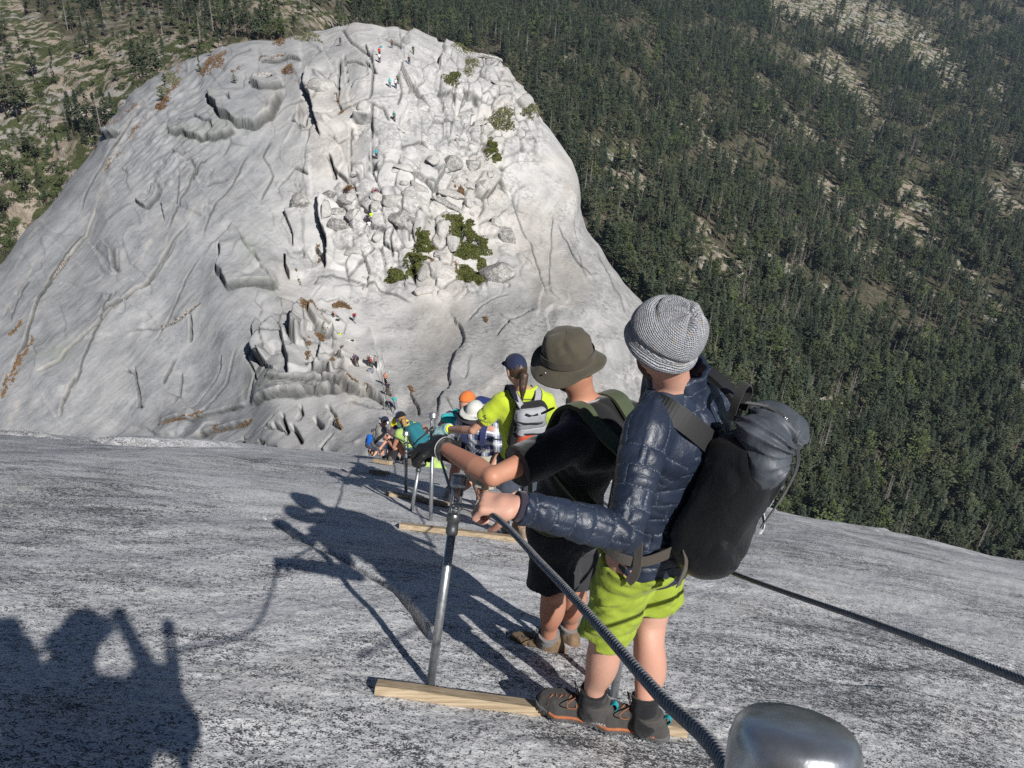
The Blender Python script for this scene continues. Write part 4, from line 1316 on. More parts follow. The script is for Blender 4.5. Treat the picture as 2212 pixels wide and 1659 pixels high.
# ---------------------------------------------------------------- cloth and skin
def skin_mat(name, c, red=.25):
    t = NT(name); v = t.coord(); n = t.noise(v, 9, 4, .6); n2 = t.noise(v, 90, 3, .6)
    c2 = (c[0] * 1.04, c[1] * .78, c[2] * .74)
    colr = t.mix(t.ramp(n, [(.35, 0.0), (.7, red * 2)]), c, c2)
    colr = t.mix(t.ramp(n2, [(.55, 0.0), (.8, .25)]), colr, (c[0] * .7, c[1] * .55, c[2] * .5))
    return t.bsdf(colr, .5, spec=.35, bump=n2, bstr=.15, bdist=.002)

def cloth_mat(name, c, rough=.9, spec=.2, weave=700, wrinkle=18, sheen=.2, bstr=.35, var=.12):
    t = NT(name); v = t.coord(); n = t.noise(v, wrinkle, 5, .6, .8); n2 = t.noise(v, weave, 2, .5)
    c2 = tuple(x * (1 - var) for x in c); c3 = tuple(min(1, x * (1 + var)) for x in c)
    colr = t.ramp(t.math('ADD', t.math('MULTIPLY', n, .6), t.math('MULTIPLY', n2, .4)), [(.35, c2), (.65, c3)])
    return t.bsdf(colr, rough, spec=spec, bump=t.math('ADD', n, t.math('MULTIPLY', n2, .25)), bstr=bstr, bdist=.006, sheen=sheen)

M_SKIN1 = skin_mat("pale_skin", (.5, .29, .215)); M_SKIN2 = skin_mat("tanned_skin", (.43, .215, .14), .35); M_SKIN3 = skin_mat("fair_skin", (.5, .29, .205))
M_BLACK = cloth_mat("black_cloth", (.012, .012, .014)); M_BLACKW = cloth_mat("black_webbing", (.02, .02, .021), weave=900)
M_HAIR = simple("brown_hair", (.05, .028, .016), .5, .4, 120, .5, .003, spec=.5); M_BEARD = simple("dark_stubble", (.1, .055, .035), .9, .5, 300, .5, .002)

# ---------------------------------------------------------------- man in the beanie
def quilt_fn(J, s):
    """distance to the nearest stitch line of the jacket and puff height"""
    segs = [('SL', 'EL', 0.0), ('EL', 'WL', None), ('SR', 'ER', 0.0), ('ER', 'WR', None)]
    U, R, F = A3(J['U']), A3(J['R']), A3(J['F']); P0 = A3(J['pelvis'])
    mid = A3((J['SL'] + J['SR']) / 2)
    def coords(P):
        n = len(P)
        q = P - P0
        up = q @ U; rr = q @ R; ff = q @ F
        row = up + .18 * np.abs(rr) * 0
        circ = np.arctan2(ff, rr) * .17
        best = np.abs(np.hypot(rr, ff * 1.4)) - .16
        best = np.where(up > (mid - P0) @ U + .02, best + .05, best)
        for a, b in (('SL', 'EL'), ('EL', 'WL'), ('SR', 'ER'), ('ER', 'WR')):
            A, B = A3(J[a]), A3(J[b]); ab = B - A; L = np.linalg.norm(ab); d = ab / L
            t = np.clip((P - A) @ d / L, 0 if a[0] == 'E' else .12, 1)
            c = (P - A) - (t * L)[:, None] * d
            r = np.sqrt((c * c).sum(1)) - .075
            ref = np.cross(d, U); ref /= np.linalg.norm(ref); r2 = np.cross(d, ref)
            ph = np.arctan2(c @ ref, c @ r2) * .062
            m = r < best
            base = 0.0 if a[0] == 'S' else .31
            row = np.where(m, t * L + base, row); circ = np.where(m, ph, circ); best = np.where(m, r, best)
        return row, circ
    def f(P):
        row, circ = coords(P)
        sp = .062
        k = np.floor(row / sp); fr = row - k * sp
        d1 = np.minimum(fr, sp - fr)
        cs = .135
        c2 = circ + k * .047 + .01 * noise(k * 3.3, k * 1.1 + circ * 0)
        f2 = c2 - np.floor(c2 / cs) * cs
        d2 = np.minimum(f2, cs - f2)
        return np.minimum(d1, d2).astype(f32), row, circ
    return f

def rib_noise(row, circ, a, b, seed):
    return noise(row * a, circ * b, None, seed)

GRIP1 = at(1060, 1110, 1.84)      # where the left cable runs through his hand
def build_m1():
    s = 1.0
    J = dict(head=at(1434, 742, 2.24), neck=at(1458, 838, 2.3), SL=at(1398, 934, 2.12), SR=at(1536, 868, 2.42), pelvis=at(1402, 1165, 2.24),
             EL=at(1346, 1152, 1.89), WL=GRIP1 + Vector((.078, -.004, .03)), KL=at(1308, 1372, 2.12), KR=at(1402, 1362, 2.2), AL=at(1278, 1517, 2.12), AR=at(1392, 1542, 2.07),
             ER=at(1530, 1070, 2.55), WR=at(1360, 1110, 2.6))
    J['TL'] = Vector((-.9, .3, -.06)).normalized(); J['TR'] = Vector((-.86, .34, -.02)).normalized()
    J['hipR_axis'] = Vector((.66, .72, 0))
    J['gaze'] = Vector((-.68, .72, -.25)); J['hup'] = Vector((.1, 0, 1))
    J['DL'] = Vector((-1, .12, .02)); J['NL'] = Vector((.0, .12, -1)); J['curlL'] = (55, 85, 60); J['thumbL'] = (5, 2.4)
    J = fill(J, s)
    base = J['AL'].lerp(J['AR'], .5)
    root = empty("person", (base.x, base.y, base.z - .1), "man in navy quilted jacket, grey beanie and lime shorts standing on the nearest plank", "person")
    sdf_obj("body", body_sdf(J, s, hands='L', face=True), .0062, M_SKIN1, root)
    # jacket
    qf = quilt_fn(J, s)
    def wr(P):
        d, row, circ = qf(P)
        seam = np.exp(-(d / .0055) ** 2)
        puff = np.clip(d / .03, 0, 1) ** .5
        fold = noise(row * 42, circ * 9, None, 7) * .5 + (1 - 2 * np.abs(noise(row * 26 + circ * 14, circ * 16, None, 8))) * .5
        return .0022 * seam - .0014 * puff + .0062 * fold + .006 * noise(P[:, 0] * 7, P[:, 1] * 7, P[:, 2] * 7, 17)
    jk = shirt_sdf(J, s, .017, hem=-.1, long=True, amp=0, waist=1.08, slw=.93)
    jk = warp(jk, wr)
    cuffd = (J['WL'] - J['EL']).normalized()
    t = NT("navy_quilted_nylon"); v = t.coord(); n = t.noise(v, 30, 5, .65, .8); n2 = t.noise(v, 8, 3, .5)
    sm = t.at('seam')
    c = t.ramp(n2, [(.3, (.012, .018, .034)), (.7, (.024, .034, .057))])
    stitch = t.math('MULTIPLY', sm, t.ramp(t.noise(v, 220, 1, .5), [(.5, 0.0), (.56, .55)]))
    c = t.mix(stitch, c, (.2, .24, .3))
    mj = t.bsdf(c, .4, spec=.42, bump=t.math('ADD', n, t.math('MULTIPLY', sm, -.5)), bstr=.7, bdist=.006)
    sdf_obj("quilted_jacket", jk, .0054, mj, root, attrs={"seam": lambda P: np.exp(-(qf(P)[0] / .0016) ** 2)})
    # collar: standing, open towards the front
    N, U, F, R = J['neck'], J['U'], J['F'], J['R']
    cu = (U * .8 + J['hup'] * .3 - R * .25).normalized()
    def collar(P):
        q = P - A3(N - cu * .01); z = q @ A3(cu); x = q @ A3(R); y = q @ A3(F)
        rad = .083 + .012 * np.clip(y / .08, 0, 1)
        r = np.hypot(x, y * .95)
        d = np.abs(r - rad - .004 * np.sin(np.arctan2(y, x) * 9 + z * 60)) - .0075
        return np.maximum(np.maximum(d, z - .088 - .012 * np.clip(y / .08, -1, 1)), -z - .05)
    sdf_obj("jacket_collar", (collar, [(A3(N), .13)]), .0045, mj, root, attrs={"seam": lambda P: np.exp(-((((P - A3(N)) @ A3(cu)) - .062) / .0016) ** 2) + np.exp(-((((P - A3(N)) @ A3(cu)) - .022) / .0016) ** 2)})
    # cuff band
    sdf_obj("cuff", cut(cut(chain([J['WL'] - cuffd * .02, J['WL'] + cuffd * .012], [.047, .043]), J['WL'] + cuffd * .008, cuffd), J['WL'] - cuffd * .012, -cuffd), .004, cloth_mat("cuff_binding", (.03, .025, .04)), root)
    # shorts
    ms = cloth_mat("lime_shorts_cloth", (.25, .32, .03), .75, .3, 900, 22, .1, .5, .08)
    sh = shorts_sdf(J, s, .022, {'L': 1.0, 'R': .74}, .012, amp=.004, top=-.02)
    def fold(P):
        q = P - A3(J['pelvis']); a = q @ A3((J['hr'] * .3 + J['hu']).normalized()); b = q @ A3(J['hf']); c_ = q @ A3(J['hr'])
        return .009 * (1 - 2 * np.abs(noise(a * 20 + b * 18, b * 6, c_ * 7, 23))) + .006 * (1 - 2 * np.abs(noise(a * 31 - c_ * 22, b * 9, c_ * 9, 25))) + .0025 * noise(a * 60, b * 24, c_ * 24, 24)
    sdf_obj("lime_shorts", warp(sh, fold), .005, ms, root)
    # shoes
    mu = cloth_mat("grey_suede", (.06, .057, .054), .85, .25, 500, 40, .1, .3, .15); msole = simple("dark_rubber", (.1, .1, .1), .8, .2, 60, .3); mr = simple("orange_rubber", (.36, .13, .06), .6, .15, 60, .1)
    ml = simple("brown_lace", (.25, .1, .05), .8, .5, 400, .2); mt = simple("teal_webbing", (.02, .25, .3), .7)
    sock = cloth_mat("black_sock", (.012, .012, .014), .95)
    for S in 'LR':
        up = shoe(J, S, 1.14, .0045, root, mu, msole, mr, .092, ml, mt, None, sock, .075, "approach_shoe")
        if S == 'L':
            O, X, Y, Z = foot_frame(J['AL'], J['TL'], 1.14)
            text_on("shoe_lettering", "SCARPA", .017, O - Y * .035 - X * .0445 + Z * .038, Y * -1 if False else (-Y if X.y > 0 else Y), Z, simple("silver_print", (.5, .5, .5), .5), up)
    # beanie
    H = J['head']; ax = Vector((.30, -.30, .92)).normalized()
    C = at(1445, 716, 2.2)
    bx = perp(Vector((1, 0, 0)), ax); by = ax.cross(bx)
    sa = Vector((.40, -.50, .77)).normalized(); sbx = perp(Vector((1, 0, 0)), sa); sby = sa.cross(sbx)
    def lat(P):
        q = P - A3(C); z = q @ A3(ax); r = np.sqrt((q * q).sum(1)) + 1e-6
        th_ = np.arccos(np.clip((q @ A3(sa)) / r, -1, 1)); ph = np.arctan2(q @ A3(sby), q @ A3(sbx))
        th2 = np.arccos(np.clip(z / r, -1, 1)); th_ = np.where(z < -.024, th2 + .35, th_)
        return q, z, r, th_, ph
    core = ell(C - ax * .005, (bx, by, ax), (.119, .112, .112))
    cuff = ell(C - ax * .052, (bx, by, ax), (.121, .117, .052))
    bn = union([(core, .02), (cuff, .012)])
    def bw(P):
        q, z, r, th_, ph = lat(P)
        g = np.exp(-(th_ / .62) ** 2) * (1 - np.exp(-(th_ / .12) ** 2))
        d = .030 * g * (.5 - np.abs(np.cos(ph * 3 + .4)) ** .6) * 1.6
        d += .012 * np.exp(-(th_ / .13) ** 2)
        d += .006 * np.exp(-((z + .022 + .012 * np.sin(ph + 1)) / .007) ** 2)
        d += .009 * np.exp(-((th_ - .95 - .1 * np.sin(ph)) / .09) ** 2) * np.clip(np.cos(ph - 2.4), 0, 1)
        return d + .004 * wnoise(P, 14, 5)
    bn = cut(warp(bn, bw), C - ax * .083, -ax)
    t = NT("grey_knit"); lt = t.at('lat'); lo = t.at('lon')
    rows = t.math('SINE', t.math('MULTIPLY', lt, 2 * math.pi / .0062))
    st = t.math('SINE', t.math('ADD', t.math('MULTIPLY', lo, 2 * math.pi / .0075), t.math('MULTIPLY', t.math('FLOOR', t.math('DIVIDE', lt, .0062)), 3.14)))
    kn = t.math('ADD', t.math('MULTIPLY', rows, .6), t.math('MULTIPLY', st, .35))
    v = t.coord(); fz = t.noise(v, 160, 3, .6); pt = t.noise(t.coord((1, 1, 1)), 55, 2, .5)
    c = t.ramp(t.math('ADD', t.math('MULTIPLY', kn, .15), fz), [(.25, (.15, .16, .18)), (.55, (.36, .37, .4)), (.8, (.55, .56, .58))])
    c = t.mix(t.ramp(pt, [(.6, 0.0), (.68, .5)]), c, (.42, .33, .22))
    mk = t.bsdf(c, .95, spec=.1, bump=t.math('ADD', kn, fz), bstr=.9, bdist=.004, sheen=.3)
    sdf_obj("beanie", bn, .0038, mk, root, attrs={"lat": lambda P: lat(P)[3] * .115 + .0022 * wnoise(P, 26, 12) + .0012 * wnoise(P, 70, 13), "lon": lambda P: lat(P)[4] * np.sin(np.clip(lat(P)[3], 0, 1.57)) * .115})
    # beard and short hair under the hat
    X, Y, Z = J['hx'], J['gaze'], J['hup']
    hb = union([(ell(H + Y * .026 - Z * .06, (X, Y, Z), (.061, .071, .06)), .01)])
    hb = cut(hb, H - Z * .028, Z); hb = cut(hb, H - Y * .01, -Y)
    sdf_obj("beard", warp(hb, lambda P: .002 * wnoise(P, 120, 3)), .005, M_BEARD, root)
    return J, root

def glove_parts(J, S, s, root, mat, h, trim=None):
    W, E = J['W' + S], J['E' + S]; d = J['D' + S].normalized()
    hd = hand(W + d * .01, d, V3(J['N' + S]), 1 if S == 'L' else -1, J['curl' + S], s, J.get('thumb' + S, (32, .7)))
    wd = (W - E).normalized()
    cf = cut(cone(W - wd * .035, W + wd * .03, .044 * s, .037 * s), W - wd * .03, -wd)
    g = warp(union([(hd, .01), (cf, .02)]), lambda P: -.0055 + .002 * wnoise(P, 60, 9) + .002 * wnoise(P, 25, 10))
    o = sdf_obj("glove", g, h, mat, root)
    if trim:
        ring = cut(cut(cone(W - wd * .035, W + wd * .03, .0515 * s, .046 * s), W - wd * .024, -wd), W - wd * .017, wd)
        sdf_obj("glove_trim", ring, h * .8, trim, o)
    return o

def build_m2():
    s = 1.0
    J = dict(head=at(1234, 788, 3.02), neck=at(1262, 868, 3.03), SL=at(1238, 952, 2.8), SR=at(1358, 905, 3.02), pelvis=at(1222, 1128, 3.0),
             EL=at(1064, 1030, 2.54), WL=at(957, 966, 2.86), KL=at(1194, 1270, 2.84), KR=at(1240, 1262, 2.97), AL=at(1184, 1388, 2.92), AR=at(1230, 1366, 3.06),
             WR=at(1330, 1100, 3.2))
    J['TL'] = Vector((-.9, .42, -.12)).normalized(); J['TR'] = Vector((-.25, .9, -.3)).normalized()
    J['gaze'] = Vector((-.78, .5, -.38)); J['hup'] = Vector((.0, 0, 1)); J['hipR_axis'] = Vector((.72, .6, 0))
    J['DL'] = Vector((-.75, .5, -.35)); J['NL'] = Vector((-.35, -.15, -.95)); J['curlL'] = (35, 38, 25); J['thumbL'] = (40, .6)
    J = fill(J, s)
    base = J['AL'].lerp(J['AR'], .5)
    root = empty("person", (base.x, base.y, base.z - .1), "man in olive brimmed sun hat, black t-shirt and black gloves, leaning on the left cable", "person")
    sdf_obj("body", body_sdf(J, s, hands='none'), .0066, M_SKIN2, root)
    tee = shirt_sdf(J, s, .022, sleeve=.72, hem=-.09, amp=.008, seed=31, waist=1.12, slw=1.1)
    sdf_obj("black_t_shirt", tee, .0075, cloth_mat("black_cotton", (.012, .012, .013), .95, .1, 800, 12, .3, .5), root)
    N, U, F, R = J['neck'], J['U'], J['F'], J['R']
    cu = (U + F * .35).normalized()
    def col(P):
        q = P - A3(N + U * .012); z = q @ A3(cu); r = np.hypot(q @ A3(R), q @ A3(F)); 
        return np.maximum(np.abs(r - .074) - .006, np.abs(z) - .009)
    sdf_obj("grey_collar", (col, [(A3(N), .1)]), .004, cloth_mat("grey_jersey", (.28, .3, .3)), root)
    sdf_obj("cargo_shorts", shorts_sdf(J, s, .026, .93, .04, amp=.009, seed=40, top=.05), .0058, cloth_mat("charcoal_canvas", (.03, .03, .033), .9, .2, 600, 14, .1, .5), root)
    glove_parts(J, 'L', 1.06, root, simple("black_leather", (.014, .014, .015), .45, .3, 60, .5, .004, spec=.5), .0046, simple("grey_piping", (.25, .25, .25), .6))
    mb = cloth_mat("tan_nubuck", (.17, .115, .07), .9, .15, 400, 26, .1, .4, .3)
    for S in 'LR':
        shoe(J, S, 1.18, .005, root, mb, simple("brown_rubber", (.1, .07, .05), .9), None, .125, simple("dark_lace", (.05, .04, .03), .8), None, None, cloth_mat("grey_sock", (.16, .155, .15), .95), .085, "hiking_boot")
    # sun hat
    H, X, Y, Z = J['head'], J['hx'], J['gaze'], J['hup']
    C = at(1226, 760, 2.99); az = Vector((-.10, -.06, 1)).normalized(); ax = perp(Vector((1, .3, 0)), az); ay = az.cross(ax)
    mh = cloth_mat("olive_canvas", (.075, .066, .048), .9, .15, 900, 20, .15, .45, .1)
    V = []; F_ = []; nA = 96
    prof = [(.0, .093), (.03, .0925), (.06, .089), (.08, .08), (.092, .064), (.099, .04), (.104, .015), (.107, -.005), (.109, -.022), (.111, -.026), (.125, -.031), (.145, -.038), (.165, -.045), (.18, -.050), (.182, -.053), (.17, -.05), (.14, -.04), (.104, -.03), (.1, .0), (.09, .055), (.05, .08), (0, .085)]
    for i, (r, z) in enumerate(prof):
        for k in range(nA):
            a = 2 * math.pi * k / nA
            brim = max(0, (r - .108) / .075)
            zz = z + brim * (.020 * math.cos(2 * a + 2.2) + .012 * math.cos(a - .6) + .006 * math.cos(5 * a + 1)) + .004 * noise(r * 30, a * 2.2 if a < 3.14 else (6.283 - a) * 2.2, None, 3).item() * (1 + brim)
            r_ = r if r < .106 else .106 + (r - .106) * .66
            rr = r_ * .98 * (1 + .03 * math.cos(2 * a + .5)) + (.003 * math.sin(9 * a + z * 60) if .05 < r < .11 and z > 0 else 0)
            if i in (14,): rr += .001
            dent = .018 * math.exp(-(((a - 4.0 + math.pi) % (2 * math.pi) - math.pi) / .35) ** 2) * math.exp(-((z - .075) / .035) ** 2) if i < 8 else 0
            rr -= dent
            V.append(C + ax * math.cos(a) * rr + ay * math.sin(a) * rr * 1.06 + az * zz)
    m = len(prof)
    for i in range(m - 1):
        for k in range(nA):
            a = i * nA + k; b = i * nA + (k + 1) % nA
            F_.append((a, a + nA, b + nA, b))
    hat = put("sun_hat", py_mesh("sun_hat", V, F_), mh, root)
    mband = cloth_mat("olive_band", (.062, .054, .04), .9)
    pts = [C + ax * math.cos(a) * .1085 * (1 + .03 * math.cos(2 * a + .5)) + ay * math.sin(a) * .1085 * 1.06 * (1 + .03 * math.cos(2 * a + .5)) + az * (-.006) for a in np.linspace(0, 2 * math.pi, 33)]
    put("hat_band", ribbon(pts, az, .034, .002, 2), mband, hat)
    for a in (3.6, 5.9):
        ball("hat_snap", C + ax * math.cos(a) * .134 + ay * math.sin(a) * .142 - az * .033, .004, simple("snap_steel", (.6, .6, .6), .25, metal=1), hat)
    hair = ell(H + Z * .012 - Y * .012, (X, Y, Z), (.0805, .095, .1)); hair = cut(hair, H - Z * .062, -Z); hair = cut(hair, H + Y * .03, Y)
    sdf_obj("cropped_hair", warp(hair, lambda P: .001 * wnoise(P, 150, 3)), .005, simple("cropped_hair", (.12, .06, .04), .9, .4, 300, .4, .002), root)
    bd_ = union([(ell(H + Y * .028 - Z * .06, (X, Y, Z), (.061, .071, .06)), .01)]); bd_ = cut(bd_, H - Z * .03, Z); bd_ = cut(bd_, H + Y * .0, -Y)
    sdf_obj("beard", warp(bd_, lambda P: .002 * wnoise(P, 120, 3)), .005, simple("dark_beard", (.04, .025, .018), .9, .4, 300, .4, .002), root)
    return J, root

J1, ROOT1 = build_m1()
J2, ROOT2 = build_m2()

# ---------------------------------------------------------------- near packs
def build_pack1():
    J = J1; R, F, U = J['R'], J['F'], J['U']
    top = at(1640, 935, 2.14); bot = at(1520, 1200, 2.1)
    ax = (top - bot).normalized(); X = perp(R, ax); Y = X.cross(ax) * -1     # Y: away from his back
    if Y.y > 0: Y = -Y
    c = (top + bot) / 2; L = (top - bot).length
    root = empty("backpack", c, "large black backpack with cinched grey top worn by the man in the beanie", "backpack")
    t = NT("black_coated_fabric"); v = t.coord(); n = t.noise(v, 9, 4, .55, 1.0); n2 = t.noise(v, 420, 2, .5)
    dirt = t.ramp(t.noise(v, 14, 5, .7), [(.5, 0.0), (.75, .3)])
    mb = t.bsdf(t.mix(dirt, (.007, .0075, .0085), (.018, .018, .018)), .4, spec=.4, bump=t.math('ADD', n, t.math('MULTIPLY', n2, .05)), bstr=.5, bdist=.02)
    t = NT("grey_coated_fabric"); v = t.coord(); n = t.noise(v, 16, 4, .55, .8)
    mg = t.bsdf(t.ramp(n, [(.3, (.045, .052, .062)), (.7, (.075, .085, .1))]), .5, spec=.35, bump=n, bstr=.5, bdist=.01)
    def bw(P):
        q = P - A3(c); z = q @ A3(ax); x = q @ A3(X); y = q @ A3(Y)
        return .006 * (1 - 2 * np.abs(noise(z * 9 + x * 7, x * 9, y * 9, 51))) + .009 * noise(x * 6, y * 6, z * 6, 52)
    main = union([(ell(bot + ax * .03 + Y * .0, (X, Y, ax), (.125, .095, .1)), .05), (rbox(c - ax * .01 + Y * .0 - X * .004, (X, Y, ax), (.14, .105, L * .5), .075), .06),
                  (ell(c + ax * .1 + Y * .03, (X, Y, ax), (.135, .1, .16)), .06)])
    sdf_obj("pack_body", warp(main, bw), .0062, mb, root)
    # rolled grey top, two lobes gathered under the strap
    Tc = top + ax * .0
    pinch = Tc + Y * .1 + ax * .005 - X * .01
    lobeL = union([(ell(Tc - X * .075 + Y * .085 - ax * .035, (X, Y, ax), (.068, .052, .105)), .02), (ell(Tc - X * .06 + Y * .03 + ax * .03, (X, Y, ax), (.09, .09, .06)), .04)])
    lobeR = union([(ell(Tc + X * .085 + Y * .06 + ax * .0, (X, Y, ax), (.075, .06, .075)), .03), (ell(Tc + X * .06 + Y * .01 + ax * .03, (X, Y, ax), (.085, .08, .055)), .04)])
    g = union([(lobeL, 0), (lobeR, .03)])
    def gw(P):
        q = P - A3(pinch); z = q @ A3(ax); x = q @ A3(X); y = q @ A3(Y)
        r = np.sqrt(x * x + z * z) + 1e-4; ph = np.arctan2(z, x)
        fold = (np.abs(np.sin(ph * 6.5 + 2.0 * noise(r * 12, ph * 2, None, 61))) - .5)
        return .03 * fold * np.exp(-(r / .13) ** 2) + .02 * np.exp(-(r / .028) ** 2) + .004 * noise(x * 22, y * 22, z * 22, 62)
    sdf_obj("roll_top", warp(g, gw), .0048, mg, root)
    # straps
    put("top_strap", ribbon([Tc - X * .02 - Y * .07 + ax * .075, Tc - X * .015 + Y * .02 + ax * .097, Tc + Y * .1 + ax * .04, Tc + X * .005 + Y * .145 - ax * .03, Tc + X * .03 + Y * .14 - ax * .16, Tc + X * .05 + Y * .118 - ax * .3], X, .028, .003), M_BLACKW, root)
    up = Vector((0, 0, 1))
    SL, SR, N = J['SL'], J['SR'], J['neck']
    st = simple("padded_strap", (.017, .017, .018), .6, .2, 300, .3, .002, spec=.35)
    a0 = Tc - X * .05 - Y * .10 + ax * .02
    put("shoulder_strap", ribbon([at(1560, 985, 2.16), at(1530, 952, 2.13), at(1482, 912, 2.125), at(1436, 881, 2.15), at(1400, 868, 2.2), at(1372, 895, 2.24), at(1360, 950, 2.28)], [Vector((.5, .41, .72)), Vector((.5, .41, .72)), Vector((.5, .41, .72)), Vector((.55, .5, .65)), Vector((.6, .75, .3)), Vector((.7, .7, 0)), Vector((.7, .7, 0))], .07, .012, 6), st, root)
    b0 = Tc + X * .03 - Y * .10 + ax * .02
    put("shoulder_strap", ribbon([b0 - ax * .03, b0 + ax * .03 - Y * .02, SR.lerp(N, .5) + U * .1 - F * .03, SR.lerp(N, .42) + U * .07 + F * .08, SR.lerp(N, .3) - U * .05 + F * .12], R, .062, .014, 6), st, root)
    put("haul_loop", ribbon([Tc - X * .055 - Y * .085 + ax * .03, Tc - X * .07 - Y * .085 + ax * .1, Tc - X * .03 - Y * .09 + ax * .135, Tc + X * .01 - Y * .085 + ax * .1, Tc + X * .0 - Y * .08 + ax * .04], -Y + ax * .1, .026, .003, 6), M_BLACKW, root)
    W0 = J['pelvis'] + J['hu'] * .1
    webm = cloth_mat("worn_webbing", (.07, .06, .05), weave=900)
    put("hip_strap", ribbon([bot - X * .10 + ax * .05 - Y * .04, W0 - J['hr'] * .17 - J['hf'] * .1 - J['hu'] * .03, W0 - J['hr'] * .215 - J['hf'] * .02 - J['hu'] * .03, W0 - J['hr'] * .2 + J['hf'] * .1 - J['hu'] * .02], J['hu'], .04, .004, 6), webm, root)
    put("side_strap", ribbon([J['EL'] * .35 + W0 * .65 - J['hr'] * .05 + J['hu'] * .12, W0 - J['hr'] * .19 - J['hf'] * .075 + J['hu'] * .06, W0 - J['hr'] * .205 - J['hf'] * .085 - J['hu'] * .06, W0 - J['hr'] * .21 - J['hf'] * .06 - J['hu'] * .12], J['hf'], .03, .003, 6), webm, root)
    put("side_strap", ribbon([bot - X * .13 + ax * .06 - Y * .02, bot - X * .145 + ax * .03 + Y * .005, bot - X * .15 - ax * .06 + Y * .01], J['hr'], .032, .003), webm, root)
    # lash cord down the outer edge, with white buckles and toggles
    cord = [c + X * .135 + Y * .09 + ax * .12, c + X * .15 + Y * .075 + ax * .02, c + X * .15 + Y * .06 - ax * .08, c + X * .13 + Y * .06 - ax * .17, c + X * .09 + Y * .07 - ax * .24]
    for dx in (0, .012):
        V, F_ = tube_rings([p + X * dx + Y * dx * .5 for p in cord], [.0022] * 5, 5); put("lash_cord", py_mesh("lash_cord", V, F_), M_BLACKW, root)
    wm = simple("white_webbing", (.55, .55, .55), .6)
    put("white_lash_loop", ribbon([c + X * .06 + Y * .118 - ax * .085, c + X * .09 + Y * .118 - ax * .09, c + X * .125 + Y * .1 - ax * .078, c + X * .15 + Y * .08 - ax * .07], ax, .016, .003), wm, root)
    put("white_lash_loop", ribbon([c + X * .125 + Y * .075 - ax * .145, c + X * .14 + Y * .07 - ax * .16, c + X * .128 + Y * .068 - ax * .175], X, .008, .003), wm, root)
    put("white_lash_loop", ribbon([c + X * .085 + Y * .085 - ax * .235, c + X * .1 + Y * .075 - ax * .235, c + X * .108 + Y * .07 - ax * .24], ax, .007, .003), wm, root)
    put("loose_strap", ribbon([c + X * .15 + Y * .06 + ax * .05, c + X * .175 + Y * .07 + ax * .01, c + X * .205 + Y * .075 + ax * .005, c + X * .24 + Y * .08 + ax * .015], ax, .009, .002), simple("grey_webbing", (.18, .18, .19), .6), root)
    for k, (a, b) in enumerate(((.13, -.14), (.115, -.2))):
        ball("cord_toggle", c + X * (a + .015) + Y * .075 + ax * b, (.009, .009, .015), M_BLACKW, root, (X, Y, ax), 10)
    ball("silver_bead", c + X * .145 + Y * .06 + ax * .16, .004, simple("bead_steel", (.6, .6, .6), .3, metal=1), root, None, 8)
    ring = [Tc - X * .015 + Y * .06 + ax * .09 + (X * math.cos(a) + ax * math.sin(a) * .7) * .013 for a in np.linspace(0, 6.283, 13)]
    V, F_ = tube_rings(ring, [.0018] * 13, 5); put("carabiner", py_mesh("carabiner", V, F_), simple("carabiner_steel", (.5, .5, .5), .3, metal=1), root)
    # the small white brush-stroke print on the body
    pr = simple("white_print", (.45, .55, .58), .6)
    for (a, b, l, w_, tl) in ((.098, -.005, .02, .0022, .3), (.102, .003, .014, .002, -.5), (.092, -.012, .016, .002, .6), (.1, .03, .012, .0016, .1), (.096, .04, .008, .0016, .5)):
        p = c + X * a + ax * b; n_ = (Y * .9 + X * .45).normalized(); tdir = (ax * math.cos(tl) + X * math.sin(tl) * .5).normalized()
        p = p + n_ * .062 + Y * .042
        put("print_stroke", ribbon([p - tdir * l / 2, p + tdir * l / 2], X, w_, .001, 1), pr, root)
    return root

